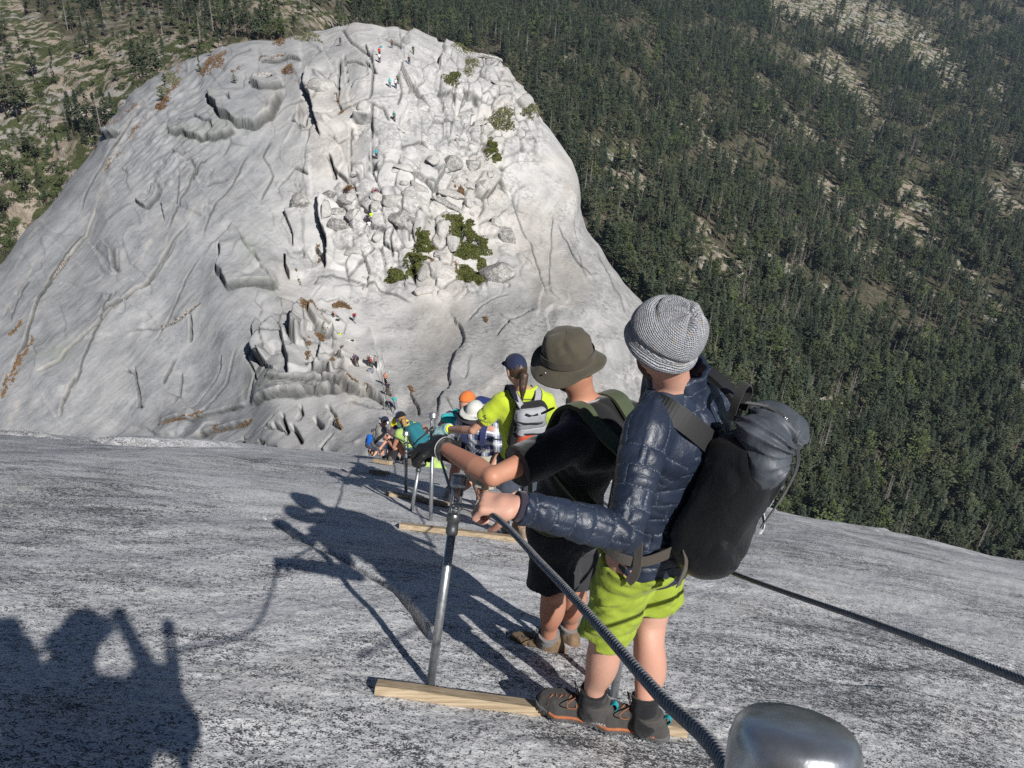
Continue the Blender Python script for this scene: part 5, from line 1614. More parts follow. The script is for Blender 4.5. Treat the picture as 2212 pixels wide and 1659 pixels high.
def build_pack2():
    J = J2; R, F, U, N, SL, SR = J['R'], J['F'], J['U'], J['neck'], J['SL'], J['SR']
    mo = cloth_mat("olive_pack_cloth", (.06, .075, .04), .8, .25, 900, 20, .1, .4)
    c = (SL + SR) / 2 - F * .24 - U * .2 + R * .05
    root = empty("backpack", c, "olive green backpack with wide straps worn by the man in the sun hat", "backpack")
    sdf_obj("pack_body", union([(rbox(c, (R, F, U), (.145, .1, .22), .07), .04)]), .012, mo, root)
    P = J['pelvis'] + J['hu'] * .11
    def strap(S, sg, side):
        m = S.lerp(N, .4)
        return [c + U * .17 + R * .07 * sg + F * .07, m - F * .1 + U * .045, m + U * .088 - F * .02, m + U * .06 + F * .07, m - U * .04 + F * .125, S.lerp(N, .1) - U * .17 + F * .11, c + U * -.12 + R * .15 * sg + F * .12]
    put("shoulder_strap", ribbon(strap(SL, -1, 0), R, .075, .013, 6), mo, root)
    put("shoulder_strap", ribbon(strap(SR, 1, 0), R, .075, .013, 6), mo, root)
    m = SL.lerp(N, .4)
    put("strap_buckle", ribbon([m + U * .04 + F * .11 - R * .05, m - U * .0 + F * .15 - R * .06], R, .03, .008, 2), mo, root)
    W0 = J['pelvis'] + J['hu'] * .1
    put("hip_belt", ribbon([W0 - J['hf'] * .17 + J['hr'] * .05, W0 - J['hr'] * .15 - J['hf'] * .1, W0 - J['hr'] * .195, W0 - J['hr'] * .17 + J['hf'] * .1, W0 + J['hf'] * .15], J['hu'], .075, .012, 8), mo, root)
    put("hip_strap", ribbon([m - U * .12 + F * .12 - R * .03, W0 - J['hr'] * .16 + J['hf'] * .08 + J['hu'] * .16, W0 - J['hr'] * .195 - J['hf'] * .02 + J['hu'] * .04], J['hf'], .026, .003, 6), mo, root)
    ball("belt_buckle", W0 - J['hr'] * .205 + J['hf'] * .03 - J['hu'] * .005, (.006, .012, .014), simple("white_plastic", (.6, .6, .6), .4), root, None, 8)
    e = W0 - J['hr'] * .1 + J['hf'] * .17
    put("loose_strap", ribbon([e + J['hu'] * .1, e + J['hu'] * .03 + J['hf'] * .03, e - J['hu'] * .05 + J['hf'] * .02], J['hf'] + J['hr'], .045, .006, 4), M_BLACKW, root)
    return root

build_pack1(); build_pack2()

# ---------------------------------------------------------------- the other hikers
CM = {}
def cmat(c, kind='cloth'):
    key = (tuple(round(x, 3) for x in c), kind)
    if key not in CM:
        CM[key] = cloth_mat("dyed_cloth", c, .85, .15, 200, 16, .1, .3, .15) if kind == 'cloth' else simple("leather_or_rubber", c, .7, .2, 40, .2)
    return CM[key]

def cap_obj(J, s, h, mat, root, brim=True, back=False, wide=False, under=None, logo=None):
    H, X, Y, Z = J['head'], J['hx'], J['gaze'], J['hup']
    if back: Y = -Y; 
    up = (Z - Y * .12).normalized(); Y2 = perp(Y, up); X2 = Y2.cross(up)
    C = H + Z * .028 * s
    dome = cut(ell(C, (X2, Y2, up), (.087 * s, .106 * s, .1 * s)), C - up * .005 * s, -up)
    it = [(dome, .01)]
    if wide:
        it.append((cut(warp(ell(C - up * .015 * s, (X2, Y2, up), (.16 * s, .175 * s, .012 * s)), lambda P: .15 * ((P - A3(C)) @ A3(X2)) ** 2 * 0), C - up * .04 * s, -up), .01))
    o = sdf_obj("cap", union(it), h, mat, root)
    if brim and not wide:
        sdf_obj("cap_brim", cut(warp(ell(C + Y2 * .10 * s - up * .01 * s, (X2, Y2, up), (.075 * s, .085 * s, .011 * s)), lambda P: .8 * np.abs((P - A3(C)) @ A3(X2)) ** 2), C + Y2 * .055 * s, -Y2), h * .8, under or mat, o)
    return o

def hair_obj(J, s, h, root, mat, pony=0, side=0, length=0):
    H, X, Y, Z = J['head'], J['hx'], J['gaze'], J['hup']
    hr = cut(ell(H + Z * .012 * s - Y * .014 * s, (X, Y, Z), (.0805 * s, .0945 * s, .1 * s)), H + Y * .05 * s, (Y - Z * .12).normalized())
    hr = cut(hr, H - Z * .075 * s, -Z)
    it = [(hr, .01)]
    if pony:
        b = H - Y * .1 * s - Z * .0 * s
        it.append((chain([b, b - Y * .05 * s - Z * .03 * s + X * side * .3, b - Y * .055 * s - Z * .12 * s + X * side, b - Y * .03 * s - Z * .22 * s * pony + X * side], [.02 * s, .034 * s, .03 * s, .008 * s]), .02))
    if length:
        it.append((cut(ell(H - Z * .1 * s - Y * .01 * s, (X, Y, Z), (.09 * s, .09 * s, .16 * s)), H + Y * .02 * s, Y), .03))
    return sdf_obj("hair", warp(union(it), lambda P: .004 * s * noise(P[:, 0] * 90, P[:, 1] * 90, P[:, 2] * 12, 3)), h, mat, root)

def simple_pack(J, s, h, mat, label, size=(.14, .09, .22), tilt=0, strapm=None, group=None, topm=None, off=0.0):
    R, F, U = J['R'], J['F'], J['U']; mid = (J['SL'] + J['SR']) / 2
    c = mid - F * (.14 * s + size[1]) - U * (.16 + off) * s
    root = empty("backpack", c, label, "backpack", group)
    g = union([(rbox(c, (R, F, U), size, min(size) * .7), .03), (rbox(c - F * size[1] * .6 - U * size[2] * .25, (R, F, U), (size[0] * .75, size[1] * .5, size[2] * .5), size[1] * .35), .03)])
    sdf_obj("pack_body", warp(g, lambda P: .006 * wnoise(P, 12, 4)), h, mat, root)
    if topm: sdf_obj("pack_lid", union([(rbox(c + U * size[2] * .95, (R, F, U), (size[0] * .95, size[1] * 1.05, .05), .04), .02)]), h, topm, root)
    for sg, S in ((-1, J['SL']), (1, J['SR'])):
        m = S.lerp(J['neck'], .4)
        put("shoulder_strap", ribbon([c + U * size[2] * .7 + R * sg * .07 + F * size[1], m - F * .06 + U * .075 * s, m + U * .078 * s + F * .03, m + F * .125 * s, m - U * .18 * s + F * .13 * s, c - U * size[2] * .7 + R * sg * size[0] + F * size[1]], R, .055, .012, 3), strapm or mat, root)
    return root

def figure(label, J, s, h, shirt, legs, hat=None, skin=None, sleeve=.6, longs=False, longp=False, plen=.9, female=False, hands=False, hair=None, shoes=(.1, .09, .08), name="person", group=None,
           detail=False, hem=-.06, shirt_mat=None, pants_mat=None):
    J = fill(J, s)
    base = J['AL'].lerp(J['AR'], .5)
    root = empty(name, (base.x, base.y, base.z - .09 * s), label, "person", group)
    sdf_obj("body", body_sdf(J, s, hands=hands, female=female, face=h < .02), h, skin or M_SKIN3, root)
    if shirt is not None: sdf_obj("shirt", shirt_sdf(J, s, .018 if h < .02 else .026, sleeve, hem, longs, .007 if h < .02 else 0, 3, .95 if female else 1.02), h, shirt_mat or cmat(shirt), root)
    if legs is not None: sdf_obj("trousers" if longp else "shorts", shorts_sdf(J, s, (.006 if female and longp else .02) + (.008 if h > .02 else 0), plen, .02, longp, .006 if h < .02 else 0), h, pants_mat or cmat(legs), root)
    for S in 'LR':
        if detail: shoe(J, S, s, h * .8, root, cmat(shoes), cmat((.3, .28, .25), 'sole'), None, .1, None)
        else:
            O, X, Y, Z = foot_frame(J['A' + S], J['T' + S], s)
            sdf_obj("shoe", cut(union([(ell(O + Y * .055 * s + Z * .03 * s, (X, Y, Z), (.052 * s, .15 * s, .058 * s)), .03), (cone(O + Z * .05 * s, O + Z * .1 * s, .048 * s, .05 * s), .03)]), O, -Z), h, cmat(shoes), root)
    if hat: cap_obj(J, s, h, cmat(hat[0]), root, **(hat[1] if len(hat) > 1 else {}))
    if hair: hair_obj(J, s, h, root, hair[0], *(hair[1:]))
    return J, root

def stance(G, yaw, s=1.0, lean=0.0, step=.1, crouch=0.0, side=0.0, spread=.11):
    """upright pose with feet at ground point G, facing yaw (0 = away from us, + turns left)"""
    F = Vector((-math.sin(yaw), math.cos(yaw), 0)); R = Vector((F.y, -F.x, 0)); Z = Vector((0, 0, 1))
    U = (Z + F * lean + R * side).normalized()
    P = G + Z * (.93 - crouch) * s - F * crouch * .5 * s
    N = P + U * .51 * s
    J = dict(pelvis=P, neck=N, SL=N - R * .175 * s - U * .05 * s, SR=N + R * .175 * s - U * .05 * s, head=N + (U * .5 + Z * .5).normalized() * .17 * s + F * .03 * s,
             AL=G - R * spread * s + F * step * s + Z * .085 * s, AR=G + R * spread * s - F * step * s + Z * .085 * s, hipR_axis=R)
    J['WL'] = J['SL'] - Z * .5 * s - R * .08 * s + F * .08 * s; J['WR'] = J['SR'] - Z * .5 * s + R * .08 * s + F * .08 * s
    J['gaze'] = F.copy()
    J['F0'] = F; J['R0'] = R
    return J

def on_slope(J):
    for S in 'LR':
        a = J['A' + S]; J['A' + S] = Vector((a.x, a.y, gz(a.x, a.y) + .085))
    return J

# woman in yellow, back to us
def build_m3():
    s = .95
    G = ground_px(1105, 1165)
    hd = at(1115, 797, 5.42)
    J = dict(head=hd, neck=at(1129, 843, 5.45), SL=at(1084, 868, 5.42), SR=at(1178, 868, 5.52), pelvis=at(1124, 990, 5.48), EL=at(1022, 930, 5.42), WL=at(966, 926, 5.72),
             KL=at(1098, 1072, 5.42), KR=at(1142, 1072, 5.5), WR=at(1215, 985, 5.6))
    a1, a2 = ground_px(1090, 1150), ground_px(1128, 1168)
    J['AL'] = a1 + Vector((0, .05, .085)); J['AR'] = a2 + Vector((0, .05, .085))
    J['gaze'] = Vector((-.45, .85, -.3)); J['DL'] = Vector((-.9, .2, -.3)); J['NL'] = Vector((-.3, .1, -1)); J['curlL'] = (35, 50, 40); J['hup'] = Vector((.05, 0, 1))
    yel = cloth_mat("yellow_jersey", (.42, .52, .03), .75, .2, 600, 14, .2, .5, .06)
    J, root = figure("woman in bright yellow t-shirt with ponytail and navy cap reaching her arm to the pole", J, s, .009, (.5, .6, .02), (.05, .06, .08), ((.02, .027, .06),), M_SKIN3, .62, plen=.7, female=True, hands='L',
                     hair=(M_HAIR, 1.0, -.035), shoes=(.22, .17, .12), detail=True, shirt_mat=yel)
    glove_parts(J, 'L', .95, root, cmat((.22, .36, .37)), .007)
    W, E = J['WL'], J['EL']; d = (W - E).normalized()
    sdf_obj("wrist_band", cut(cut(cone(W - d * .06, W, .036, .036), W - d * .05, -d), W - d * .032, d), .006, cmat((.75, .8, .02), 'sole'), root)
    # lettering on sleeve and collar
    dk = simple("dark_print", (.03, .04, .06), .7)
    R, F, U, N = J['R'], J['F'], J['U'], J['neck']
    m = J['SL'].lerp(J['EL'], .45); ad = (J['EL'] - J['SL']).normalized()
    n_ = perp(Vector((-.1, -.85, .5)), ad)
    text_on("sleeve_print", "PERFORMANCE", .02, m + n_ * .085 + ad * .035, -perp(Vector((0, 0, 1)), ad) * 0 + perp(Vector((1, 0, -.2)), n_), n_.cross(perp(Vector((1, 0, -.2)), n_)) * 1, dk, root)
    text_on("sleeve_print", "S", .06, m + n_ * .086 + ad * .0, perp(Vector((1, 0, 0)), n_), Vector((0, 0, 1)), dk, root)
    text_on("collar_print", "PERFORMANCE", .02, N - F * .088 - U * .03, R, U, dk, root)
    # grey and red pack
    mid = (J['SL'] + J['SR']) / 2
    g1 = cloth_mat("light_grey_nylon", (.3, .31, .33), .7, .3, 500, 14, .1, .5, .08); g2 = cmat((.16, .17, .18)); rd = cmat((.38, .07, .035)); bk = cmat((.02, .02, .022))
    c = mid - F * .18 - U * .1 - R * .022
    pk = empty("backpack", c, "light grey and rust red daypack worn by the woman in yellow", "backpack")
    wob = lambda P: .004 * wnoise(P, 18, 4)
    sdf_obj("pack_body", warp(union([(rbox(c, (R, F, U), (.125, .075, .2), .06), .03)]), wob), .009, bk, pk)
    sdf_obj("top_panel", warp(cut(rbox(c - F * .035 + U * .07, (R, F, U), (.115, .07, .12), .05), c + U * .085, -U), wob), .007, g1, pk)
    sdf_obj("middle_panel", warp(cut(cut(rbox(c - F * .048 - U * .03, (R, F, U), (.118, .07, .13), .05), c + U * .045, -U), c + U * .09, U), wob), .007, g2, pk)
    sdf_obj("lower_panel", warp(cut(cut(rbox(c - F * .052 - U * .05, (R, F, U), (.116, .07, .16), .05), c - U * .008, -U), c + U * .05, U), wob), .007, g1, pk)
    sdf_obj("red_panel", warp(cut(rbox(c - F * .056 - U * .13, (R, F, U), (.112, .068, .15), .05), c - U * .012, U), wob), .007, rd, pk)
    for z in (.088, -.01):
        put("zip", ribbon([c - F * .11 + U * z - R * .115 + F * .03, c - F * .122 + U * (z + .012) - R * .06, c - F * .126 + U * (z + .016), c - F * .122 + U * (z + .012) + R * .06, c - F * .11 + U * z + R * .115 + F * .03], U, .012, .004), bk, pk)
    put("haul_loop", ribbon([c - F * .1 + U * .17 - R * .05, c - F * .1 + U * .15, c - F * .1 + U * .17 + R * .05], U, .02, .004), bk, pk)
    for sg, S in ((-1, J['SL']), (1, J['SR'])):
        q = S.lerp(N, .45)
        for w_, m_, o_ in ((.062, bk, 0), (.046, g1, .004)):
            put("shoulder_strap", ribbon([c + U * .17 + R * sg * .05 - F * .03, q - F * .075 + U * (.072 + o_), q + U * (.082 + o_) - F * .0, q + F * .07 + U * (.05 + o_), q + F * .12 - U * .1], R, w_, .012, 4), m_, pk)
    lc = c - F * .128 - U * .06 + R * .02
    ov = [lc + (R * math.cos(a) * .048 + U * math.sin(a) * .022) for a in np.linspace(0, 2 * math.pi, 25)[:-1]]
    V = [p - F * .004 for p in ov] + [p + F * .004 for p in ov]
    put("brand_patch", py_mesh("brand_patch", V, [tuple(range(24))[::-1], tuple(range(24, 48))] + [(k, (k + 1) % 24, 24 + (k + 1) % 24, 24 + k) for k in range(24)], False), bk, pk)
    V = [lc + (p - lc) * 1.12 - F * .002 for p in ov] + [lc + (p - lc) * 1.12 + F * .004 for p in ov]
    put("patch_rim", py_mesh("patch_rim", V, [tuple(range(24))[::-1], tuple(range(24, 48))] + [(k, (k + 1) % 24, 24 + (k + 1) % 24, 24 + k) for k in range(24)], False), g1, pk)
    text_on("brand_patch_lettering", "CAMELBAK", .022, lc - F * .0055, R, U, simple("white_ink", (.75, .75, .75), .6), pk)
build_m3()

Zv = Vector((0, 0, 1))
# man in orange cap, purple shirt
G = ground_px(975, 1075)
J = on_slope(stance(G, -.5, .98, lean=.25, step=.12))
sh = at(1008, 868, G.y + .25) - J['head']
for k in ('head', 'neck', 'SL', 'SR', 'pelvis', 'WL', 'WR'): J[k] = J[k] + sh * (1.0 if k != 'pelvis' else .7)
J['gaze'] = Vector((.55, .8, -.35)); J['WL'] = J['SL'] + Vector((-.02, .25, -.28))
J, r5 = figure("man in plain orange cap and purple shirt bending forward beside the galvanised pole", J, .98, .012, (.055, .02, .09), (.42, .12, .03), ((.6, .16, .04), dict(back=False)), M_SKIN3, shoes=(.45, .42, .4), plen=.85)
simple_pack(J, .98, .014, cmat((.35, .34, .28)), "tan backpack with bright teal top worn by the man in the orange cap", (.13, .1, .2), strapm=cmat((.03, .4, .42)), topm=cmat((.03, .42, .43)))
# man in plaid shirt, sunglasses, facing us
G = ground_px(1045, 1092)
J = on_slope(stance(G, 2.75, .98, lean=.28, step=.15))
sh = at(1026, 890, G.y - .25) - J['head']
for k in ('head', 'neck', 'SL', 'SR', 'pelvis', 'WL', 'WR'): J[k] = J[k] + sh * (1.0 if k != 'pelvis' else .6)
J['gaze'] = Vector((-.45, -.85, -.12)); J['WR'] = J['SR'] + Vector((-.28, -.12, -.25)); J['WL'] = J['SL'] + Vector((-.05, -.12, -.45)); J['hup'] = Zv.copy()
t = NT("plaid_cotton"); tc = t.n("ShaderNodeTexCoord"); sx_ = t.n("ShaderNodeSeparateXYZ"); t.l(tc.outputs['Object'], sx_.inputs[0])
def _band(sock, f, w, ph=0.0):
    m = t.math('FRACT', t.math('ADD', t.math('MULTIPLY', sock, f), ph)); return t.math('LESS_THAN', m, w)
hb, vb = _band(sx_.outputs[2], 7, .5), _band(sx_.outputs[0], 8, .5)
c = t.mix(t.math('MULTIPLY', t.math('ADD', hb, vb), .5), (.5, .52, .56), (.035, .05, .12))
c = t.mix(t.math('MAXIMUM', _band(sx_.outputs[2], 7, .08, .3), _band(sx_.outputs[0], 8, .08, .3)), c, (.7, .7, .72))
plaid = t.bsdf(c, .9, spec=.15)
J, r4 = figure("man in blue plaid shirt, dark sunglasses and wide brimmed white hat facing uphill", J, .98, .011, (.1, .1, .2), (.36, .33, .26), ((.5, .5, .47), dict(wide=True)), M_SKIN3, sleeve=.8, shoes=(.3, .28, .25), shirt_mat=plaid, hands=True, plen=.95)
H, X, Y, Z = J['head'], J['hx'], J['gaze'], J['hup']
sdf_obj("sunglasses", union([(ell(H + X * .032 + Y * .088 + Z * .004, (X, Y, Z), (.032, .014, .022)), .004), (ell(H - X * .032 + Y * .088 + Z * .004, (X, Y, Z), (.032, .014, .022)), .004)]), .008, simple("dark_lens", (.01, .01, .01), .1, spec=.8, bump=0), r4)
C = H + Z * .01
V = [C + (X * math.cos(a) * .165 + Y * (math.sin(a) * .15 + .03)) * q + Z * (.012 - .03 * q * q) for q in (.5, 1.0) for a in np.linspace(0, 2 * math.pi, 25)[:-1]]
V += [v - Z * .004 for v in V]
put("hat_underbrim", py_mesh("hat_underbrim", V, [(k, (k + 1) % 24, 24 + (k + 1) % 24, 24 + k) for k in range(24)] + [(48 + k, 72 + k, 72 + (k + 1) % 24, 48 + (k + 1) % 24) for k in range(24)] + [(24 + k, 24 + (k + 1) % 24, 72 + (k + 1) % 24, 72 + k) for k in range(24)]), cmat((.04, .04, .045)), r4)
simple_pack(J, .98, .015, cmat((.02, .035, .13)), "dark blue backpack worn by the man in the plaid shirt", (.15, .11, .24), strapm=cmat((.03, .04, .12)))

def crowd(label, hpx, fpx, yaw, s, h, shirt, legs, hat, lean=.2, depth=None, gaze=None, crouch=0.0, pack=None, packlabel=None, wl=None, wr=None, **k):
    """stands where the feet are seen, head drawn to where the head is seen"""
    if depth is None: G = ground_px(*fpx)
    else:
        p = at(fpx[0], fpx[1], depth); G = Vector((p.x, p.y, gz(p.x, p.y)))
    J = on_slope(stance(G, yaw, s, lean=lean, crouch=crouch, step=.12))
    n_ = math.hypot(J['head'].x, J['head'].y)
    t_ = at(hpx[0], hpx[1], J['head'].y); sh = t_ - J['head']
    if sh.length > .45: sh = sh * (.45 / sh.length)
    for q in ('head', 'neck', 'SL', 'SR', 'pelvis', 'WL', 'WR'): J[q] = J[q] + sh * (1.0 if q != 'pelvis' else .7)
    if gaze: J['gaze'] = Vector(gaze)
    if wl: J['WL'] = J['SL'] + Vector(wl)
    if wr: J['WR'] = J['SR'] + Vector(wr)
    J, r = figure(label, J, s, h, shirt, legs, hat, **k)
    if pack: simple_pack(J, s, h, cmat(pack), packlabel, (.14, .1, .22))
    return J, r

crowd("woman in black cap with blond ponytail crouching on the rock, black leggings", (877, 915), (868, 1042), .9, .95, .016, (.32, .45, .12), (.02, .02, .024), ((.015, .015, .017), dict(brim=False)), lean=.6, crouch=.22, depth=11.6,
      gaze=(-.3, .9, -.4), hair=(simple("blond_hair", (.3, .18, .08), .6), .6, 0.0), skin=M_SKIN2, sleeve=.25, longp=True, female=True, pack=(.02, .13, .16), packlabel="dark teal pack worn by the crouching woman in the black cap", wl=(-.25, .2, -.25), hem=.02)
crowd("hiker in lime patterned shorts and dark top half hidden behind the gloved hand", (934, 985), (914, 1042), .2, .98, .016, (.1, .12, .13), (.36, .5, .14), None, lean=1.0, crouch=.4, depth=12.2, skin=M_SKIN2, pack=(.03, .16, .2), packlabel="teal backpack beside the black gloved hand", wl=(-.2, .2, -.2), plen=.95, hair=(M_HAIR,))
crowd("laughing woman in faded green cap with arm stretched forward", (866, 915), (866, 1012), 2.9, .95, .02, (.09, .07, .08), (.02, .02, .025), ((.07, .17, .13), {}), lean=.3, depth=15, gaze=(-.1, -.95, -.05), skin=M_SKIN3, longp=True, female=True, hair=(M_HAIR, 0, 0, 1), wl=(.2, -.35, -.2), wr=(-.25, -.4, -.18))
crowd("hiker in bright yellow shirt and royal blue cap with face turned down", (863, 898), (852, 1003), 2.6, 1.0, .022, (.7, .6, .02), (.02, .02, .025), ((.02, .07, .4), {}), lean=.3, depth=17, gaze=(-.2, -.7, -.6), skin=M_SKIN2, wr=(-.2, -.3, -.25), plen=1.1)
crowd("young man in dark navy cap and grey shirt looking to the right", (829, 914), (836, 1000), -1.0, 1.0, .022, (.3, .29, .26), (.06, .075, .11), ((.018, .024, .045), dict(back=True)), lean=.3, depth=17.5, gaze=(.9, .1, -.35), skin=M_SKIN3, wr=(.2, .1, -.3), hair=(M_HAIR,))
crowd("hiker in camouflage hat bending low behind the row of poles", (818, 935), (822, 990), -.8, 1.0, .026, (.2, .24, .2), (.1, .1, .1), ((.14, .13, .09), dict(wide=True)), lean=.45, depth=24, gaze=(.7, -.3, -.4), skin=M_SKIN2)
crowd("hiker in bright blue jacket at the left end of the queue", (806, 938), (805, 988), -.5, 1.0, .028, (.01, .12, .5), (.05, .06, .1), ((.06, .06, .07), {}), lean=.5, depth=27, longs=True, skin=M_SKIN3)
crowd("hiker with bright blue pack hidden low between the poles", (817, 950), (815, 990), .3, 1.0, .03, (.3, .06, .05), (.1, .09, .08), ((.05, .07, .1), {}), lean=.4, depth=30, skin=M_SKIN2, pack=(.01, .13, .5), packlabel="bright blue backpack between the distant poles")
crowd("hiker in dark top and grey trousers crouching at the end of the poles", (811, 958), (808, 990), .6, 1.0, .03, (.04, .05, .07), (.1, .1, .11), None, lean=.5, depth=33, skin=M_SKIN3, hair=(M_HAIR,), longp=True)

# tiny hikers on the far dome
def tiny(px, py, yaw, top, legs, label, hat=None, pack=None, plab=None, sit=False, lean=.05, long=True, group=None, s=1.0, skin=None):
    G, Nn = dome_pt(px, py, True)
    G = G + Nn * .02
    J = stance(G, yaw, s, lean=lean, step=.13, crouch=.62 if sit else 0.0)
    if sit:
        J['pelvis'] = G + Zv * .2 - J['F0'] * .2; d = J['pelvis'] + Zv * .48
        sh = d - J['neck']
        for k in ('neck', 'SL', 'SR', 'head'): J[k] = J[k] + sh
        J['AL'] = G + J['F0'] * .38 - J['R0'] * .12 + Zv * .02; J['AR'] = G + J['F0'] * .42 + J['R0'] * .1 + Zv * .02
        J['WL'] = J['SL'] + J['F0'] * .3 - Zv * .22; J['WR'] = J['SR'] + J['F0'] * .3 - Zv * .22
        J['khL'] = Zv.copy(); J['khR'] = Zv.copy()
    J, r = figure(label, J, s, .036, top, legs, hat, skin=skin or M_SKIN2, longs=False, longp=long, hair=None if hat else (M_HAIR,), group=group)
    if pack: simple_pack(J, s, .04, cmat(pack), plab, (.15, .1, .22))

TINY = [
    (735, 96, .3, (.05, .06, .12), (.1, .08, .1), "hiker in dark clothes alone at the left of the summit ledge"),
    (821, 124, .1, (.5, .04, .03), (.08, .07, .06), "hiker in bright red shirt just below the dome summit"),
    (820, 137, .1, (.7, .7, .7), (.05, .05, .07), "hiker in white shirt and dark trousers directly below the red shirt"),
    (846, 108, .8, (.1, .07, .06), (.06, .06, .07), "hiker in brown top standing between the bags at the summit"),
    (893, 117, -.3, (.05, .08, .05), (.1, .1, .08), "hiker in dark green with arms raised right of the summit"),
    (881, 150, .2, (.1, .05, .06), (.06, .07, .14), "hiker in maroon top walking below the summit right"),
    (841, 192, .1, (.05, .45, .5), (.15, .2, .25), "hiker in turquoise shirt left in the trio on the upper slab"),
    (854, 197, .1, (.6, .6, .62), (.05, .06, .12), "hiker in white shirt in the middle of the upper trio"),
    (858, 185, .1, (.08, .12, .07), (.06, .06, .06), "hiker in dark green top behind the upper trio"),
    (852, 276, .1, (.03, .18, .13), (.12, .09, .07), "lone hiker in green shirt on the upper slab"),
    (815, 351, .1, (.02, .35, .45), (.04, .05, .08), "lone hiker in turquoise top on the middle slab"),
    (797, 488, .1, (.04, .05, .08), (.05, .05, .06), "hiker in dark top beside the boulders, behind the white shirt"),
    (805, 490, .1, (.5, .75, .05), (.3, .3, .3), "hiker in fluorescent yellow top beside the boulders"),
    (798, 498, .1, (.75, .75, .75), (.3, .3, .32), "hiker in white shirt below the boulders, lowest of the three"),
    (766, 698, .1, (.4, .05, .06), (.35, .35, .37), "hiker in red shirt and white cap alone near the saddle"),
    (768, 798, .6, (.05, .07, .16), (.05, .05, .06), "hiker in navy top at left of the saddle group"),
    (773, 800, .9, (.12, .08, .06), (.09, .08, .07), "hiker in brown top at left of the saddle group"),
    (798, 799, .3, (.25, .27, .22), (.06, .07, .05), "hiker in grey green shirt in the saddle trio"),
    (804, 801, .2, (.6, .45, .45), (.05, .06, .05), "hiker in pink shirt in the middle of the saddle trio"),
    (812, 801, -.2, (.25, .26, .27), (.03, .03, .04), "hiker in grey shirt and black shorts at right of the saddle trio"),
    (836, 840, 2.9, (.45, .22, .15), (.02, .02, .025), "woman in black leggings walking between the far cable lines"),
    (840, 869, .05, (.02, .025, .04), (.1, .08, .06), "man in dark t-shirt and brown trousers on the far cables"),
    (855, 895, 3.0, (.05, .35, .38), (.2, .22, .25), "hiker in pale turquoise shirt coming up the far cables"),
]
for q in TINY:
    x, y = q[0], q[1]
    kw = {}
    if q[5].startswith("hiker in red shirt and white cap"): kw = dict(hat=((.75, .75, .75),), pack=(.06, .02, .03), plab="dark red backpack on the lone hiker in the red shirt")
    if "pink shirt in the middle" in q[5]: kw = dict(hat=((.6, .6, .55),), pack=(.3, .05, .06), plab="dark red backpack in the middle of the saddle trio")
    if "grey green shirt" in q[5]: kw = dict(hat=((.5, .45, .35),), pack=(.04, .05, .05), plab="black backpack at left in the saddle trio")
    if "brown top at left of the saddle" in q[5]: kw = dict(pack=(.02, .02, .03), plab="black backpack at left of the saddle group")
    tiny(x, y, q[2], q[3], q[4], q[5], **kw)
tiny(805, 420, .9, (.35, .15, .15), (.1, .1, .1), "hiker in reddish top sitting left in the row on the round rock", sit=True)
tiny(812, 420, .2, (.2, .08, .1), (.35, .2, .15), "hiker in maroon top sitting in the middle of the row on the rock", sit=True)
tiny(819, 421, -.3, (.15, .08, .2), (.4, .25, .2), "hiker in purple top sitting right in the row on the rock", sit=True)
tiny(724, 690, -1.0, (.02, .02, .03), (.1, .14, .22), "hiker in black top and jeans sitting on the rock knob", sit=True)

def bag(px, py, c, label, w=.28):
    p, n_ = dome_pt(px, py, True)
    r = empty("bag", p, label, "bag")
    sdf_obj("bag_body", union([(rbox(p + n_ * w * .4, (Vector((1, 0, 0)), Vector((0, 1, 0)), Zv), (w, w * .6, w * .55), w * .3), .05), (ell(p + n_ * w * .8 + Vector((w * .3, 0, 0)), (Vector((1, 0, 0)), Vector((0, 1, 0)), Zv), (w * .5, w * .4, w * .35)), .08)]), .05, cmat(c), r)
    put("bag_strap", ribbon([p + Vector((-w * .5, -w * .3, w * .9)), p + Vector((0, -w * .5, w * 1.35)), p + Vector((w * .5, -w * .3, w * .9))], Vector((0, 1, 0)), .06, .03), M_BLACKW, r)
bag(824, 102, (.02, .25, .35), "blue bag lying on the dome summit")
bag(866, 101, (.03, .05, .1), "dark blue bag lying right of the summit hikers")
bag(729, 697, (.03, .05, .03), "dark green rucksack beside the sitting hiker on the knob")
bag(734, 734, (.5, .65, .03), "yellow and pink bundle lying on the slab", .2)
bag(761, 742, (.02, .03, .02), "dark rucksack leaning on the pale flat stone", .25)
bag(802, 811, (.2, .2, .25), "pile of mixed gloves and packs by the foot of the cables", .4)

# photographer: stands behind the lens and throws the big shadow at lower left
Jp = dict(head=Vector((-.02, -.17, .01)), neck=Vector((-.02, -.25, -.15)), SL=Vector((-.2, -.25, -.2)), SR=Vector((.16, -.25, -.2)), pelvis=Vector((-.04, -.34, -.72)), EL=Vector((-.3, -.12, -.38)), ER=Vector((.22, -.14, -.42)),
          WL=Vector((-.12, -.06, -.07)), WR=Vector((.12, -.06, -.07)), AL=Vector((-.12, -.2, gz(-.12, -.2) + .085)), AR=Vector((.16, -.36, gz(.16, -.36) + .085)), gaze=Vector((0, .9, -.4)))
figure("photographer in dark jacket standing uphill behind the viewpoint", Jp, 1.0, .02, (.05, .06, .08), (.1, .1, .09), ((.1, .1, .1), dict(wide=True)), longs=True, hands=False)

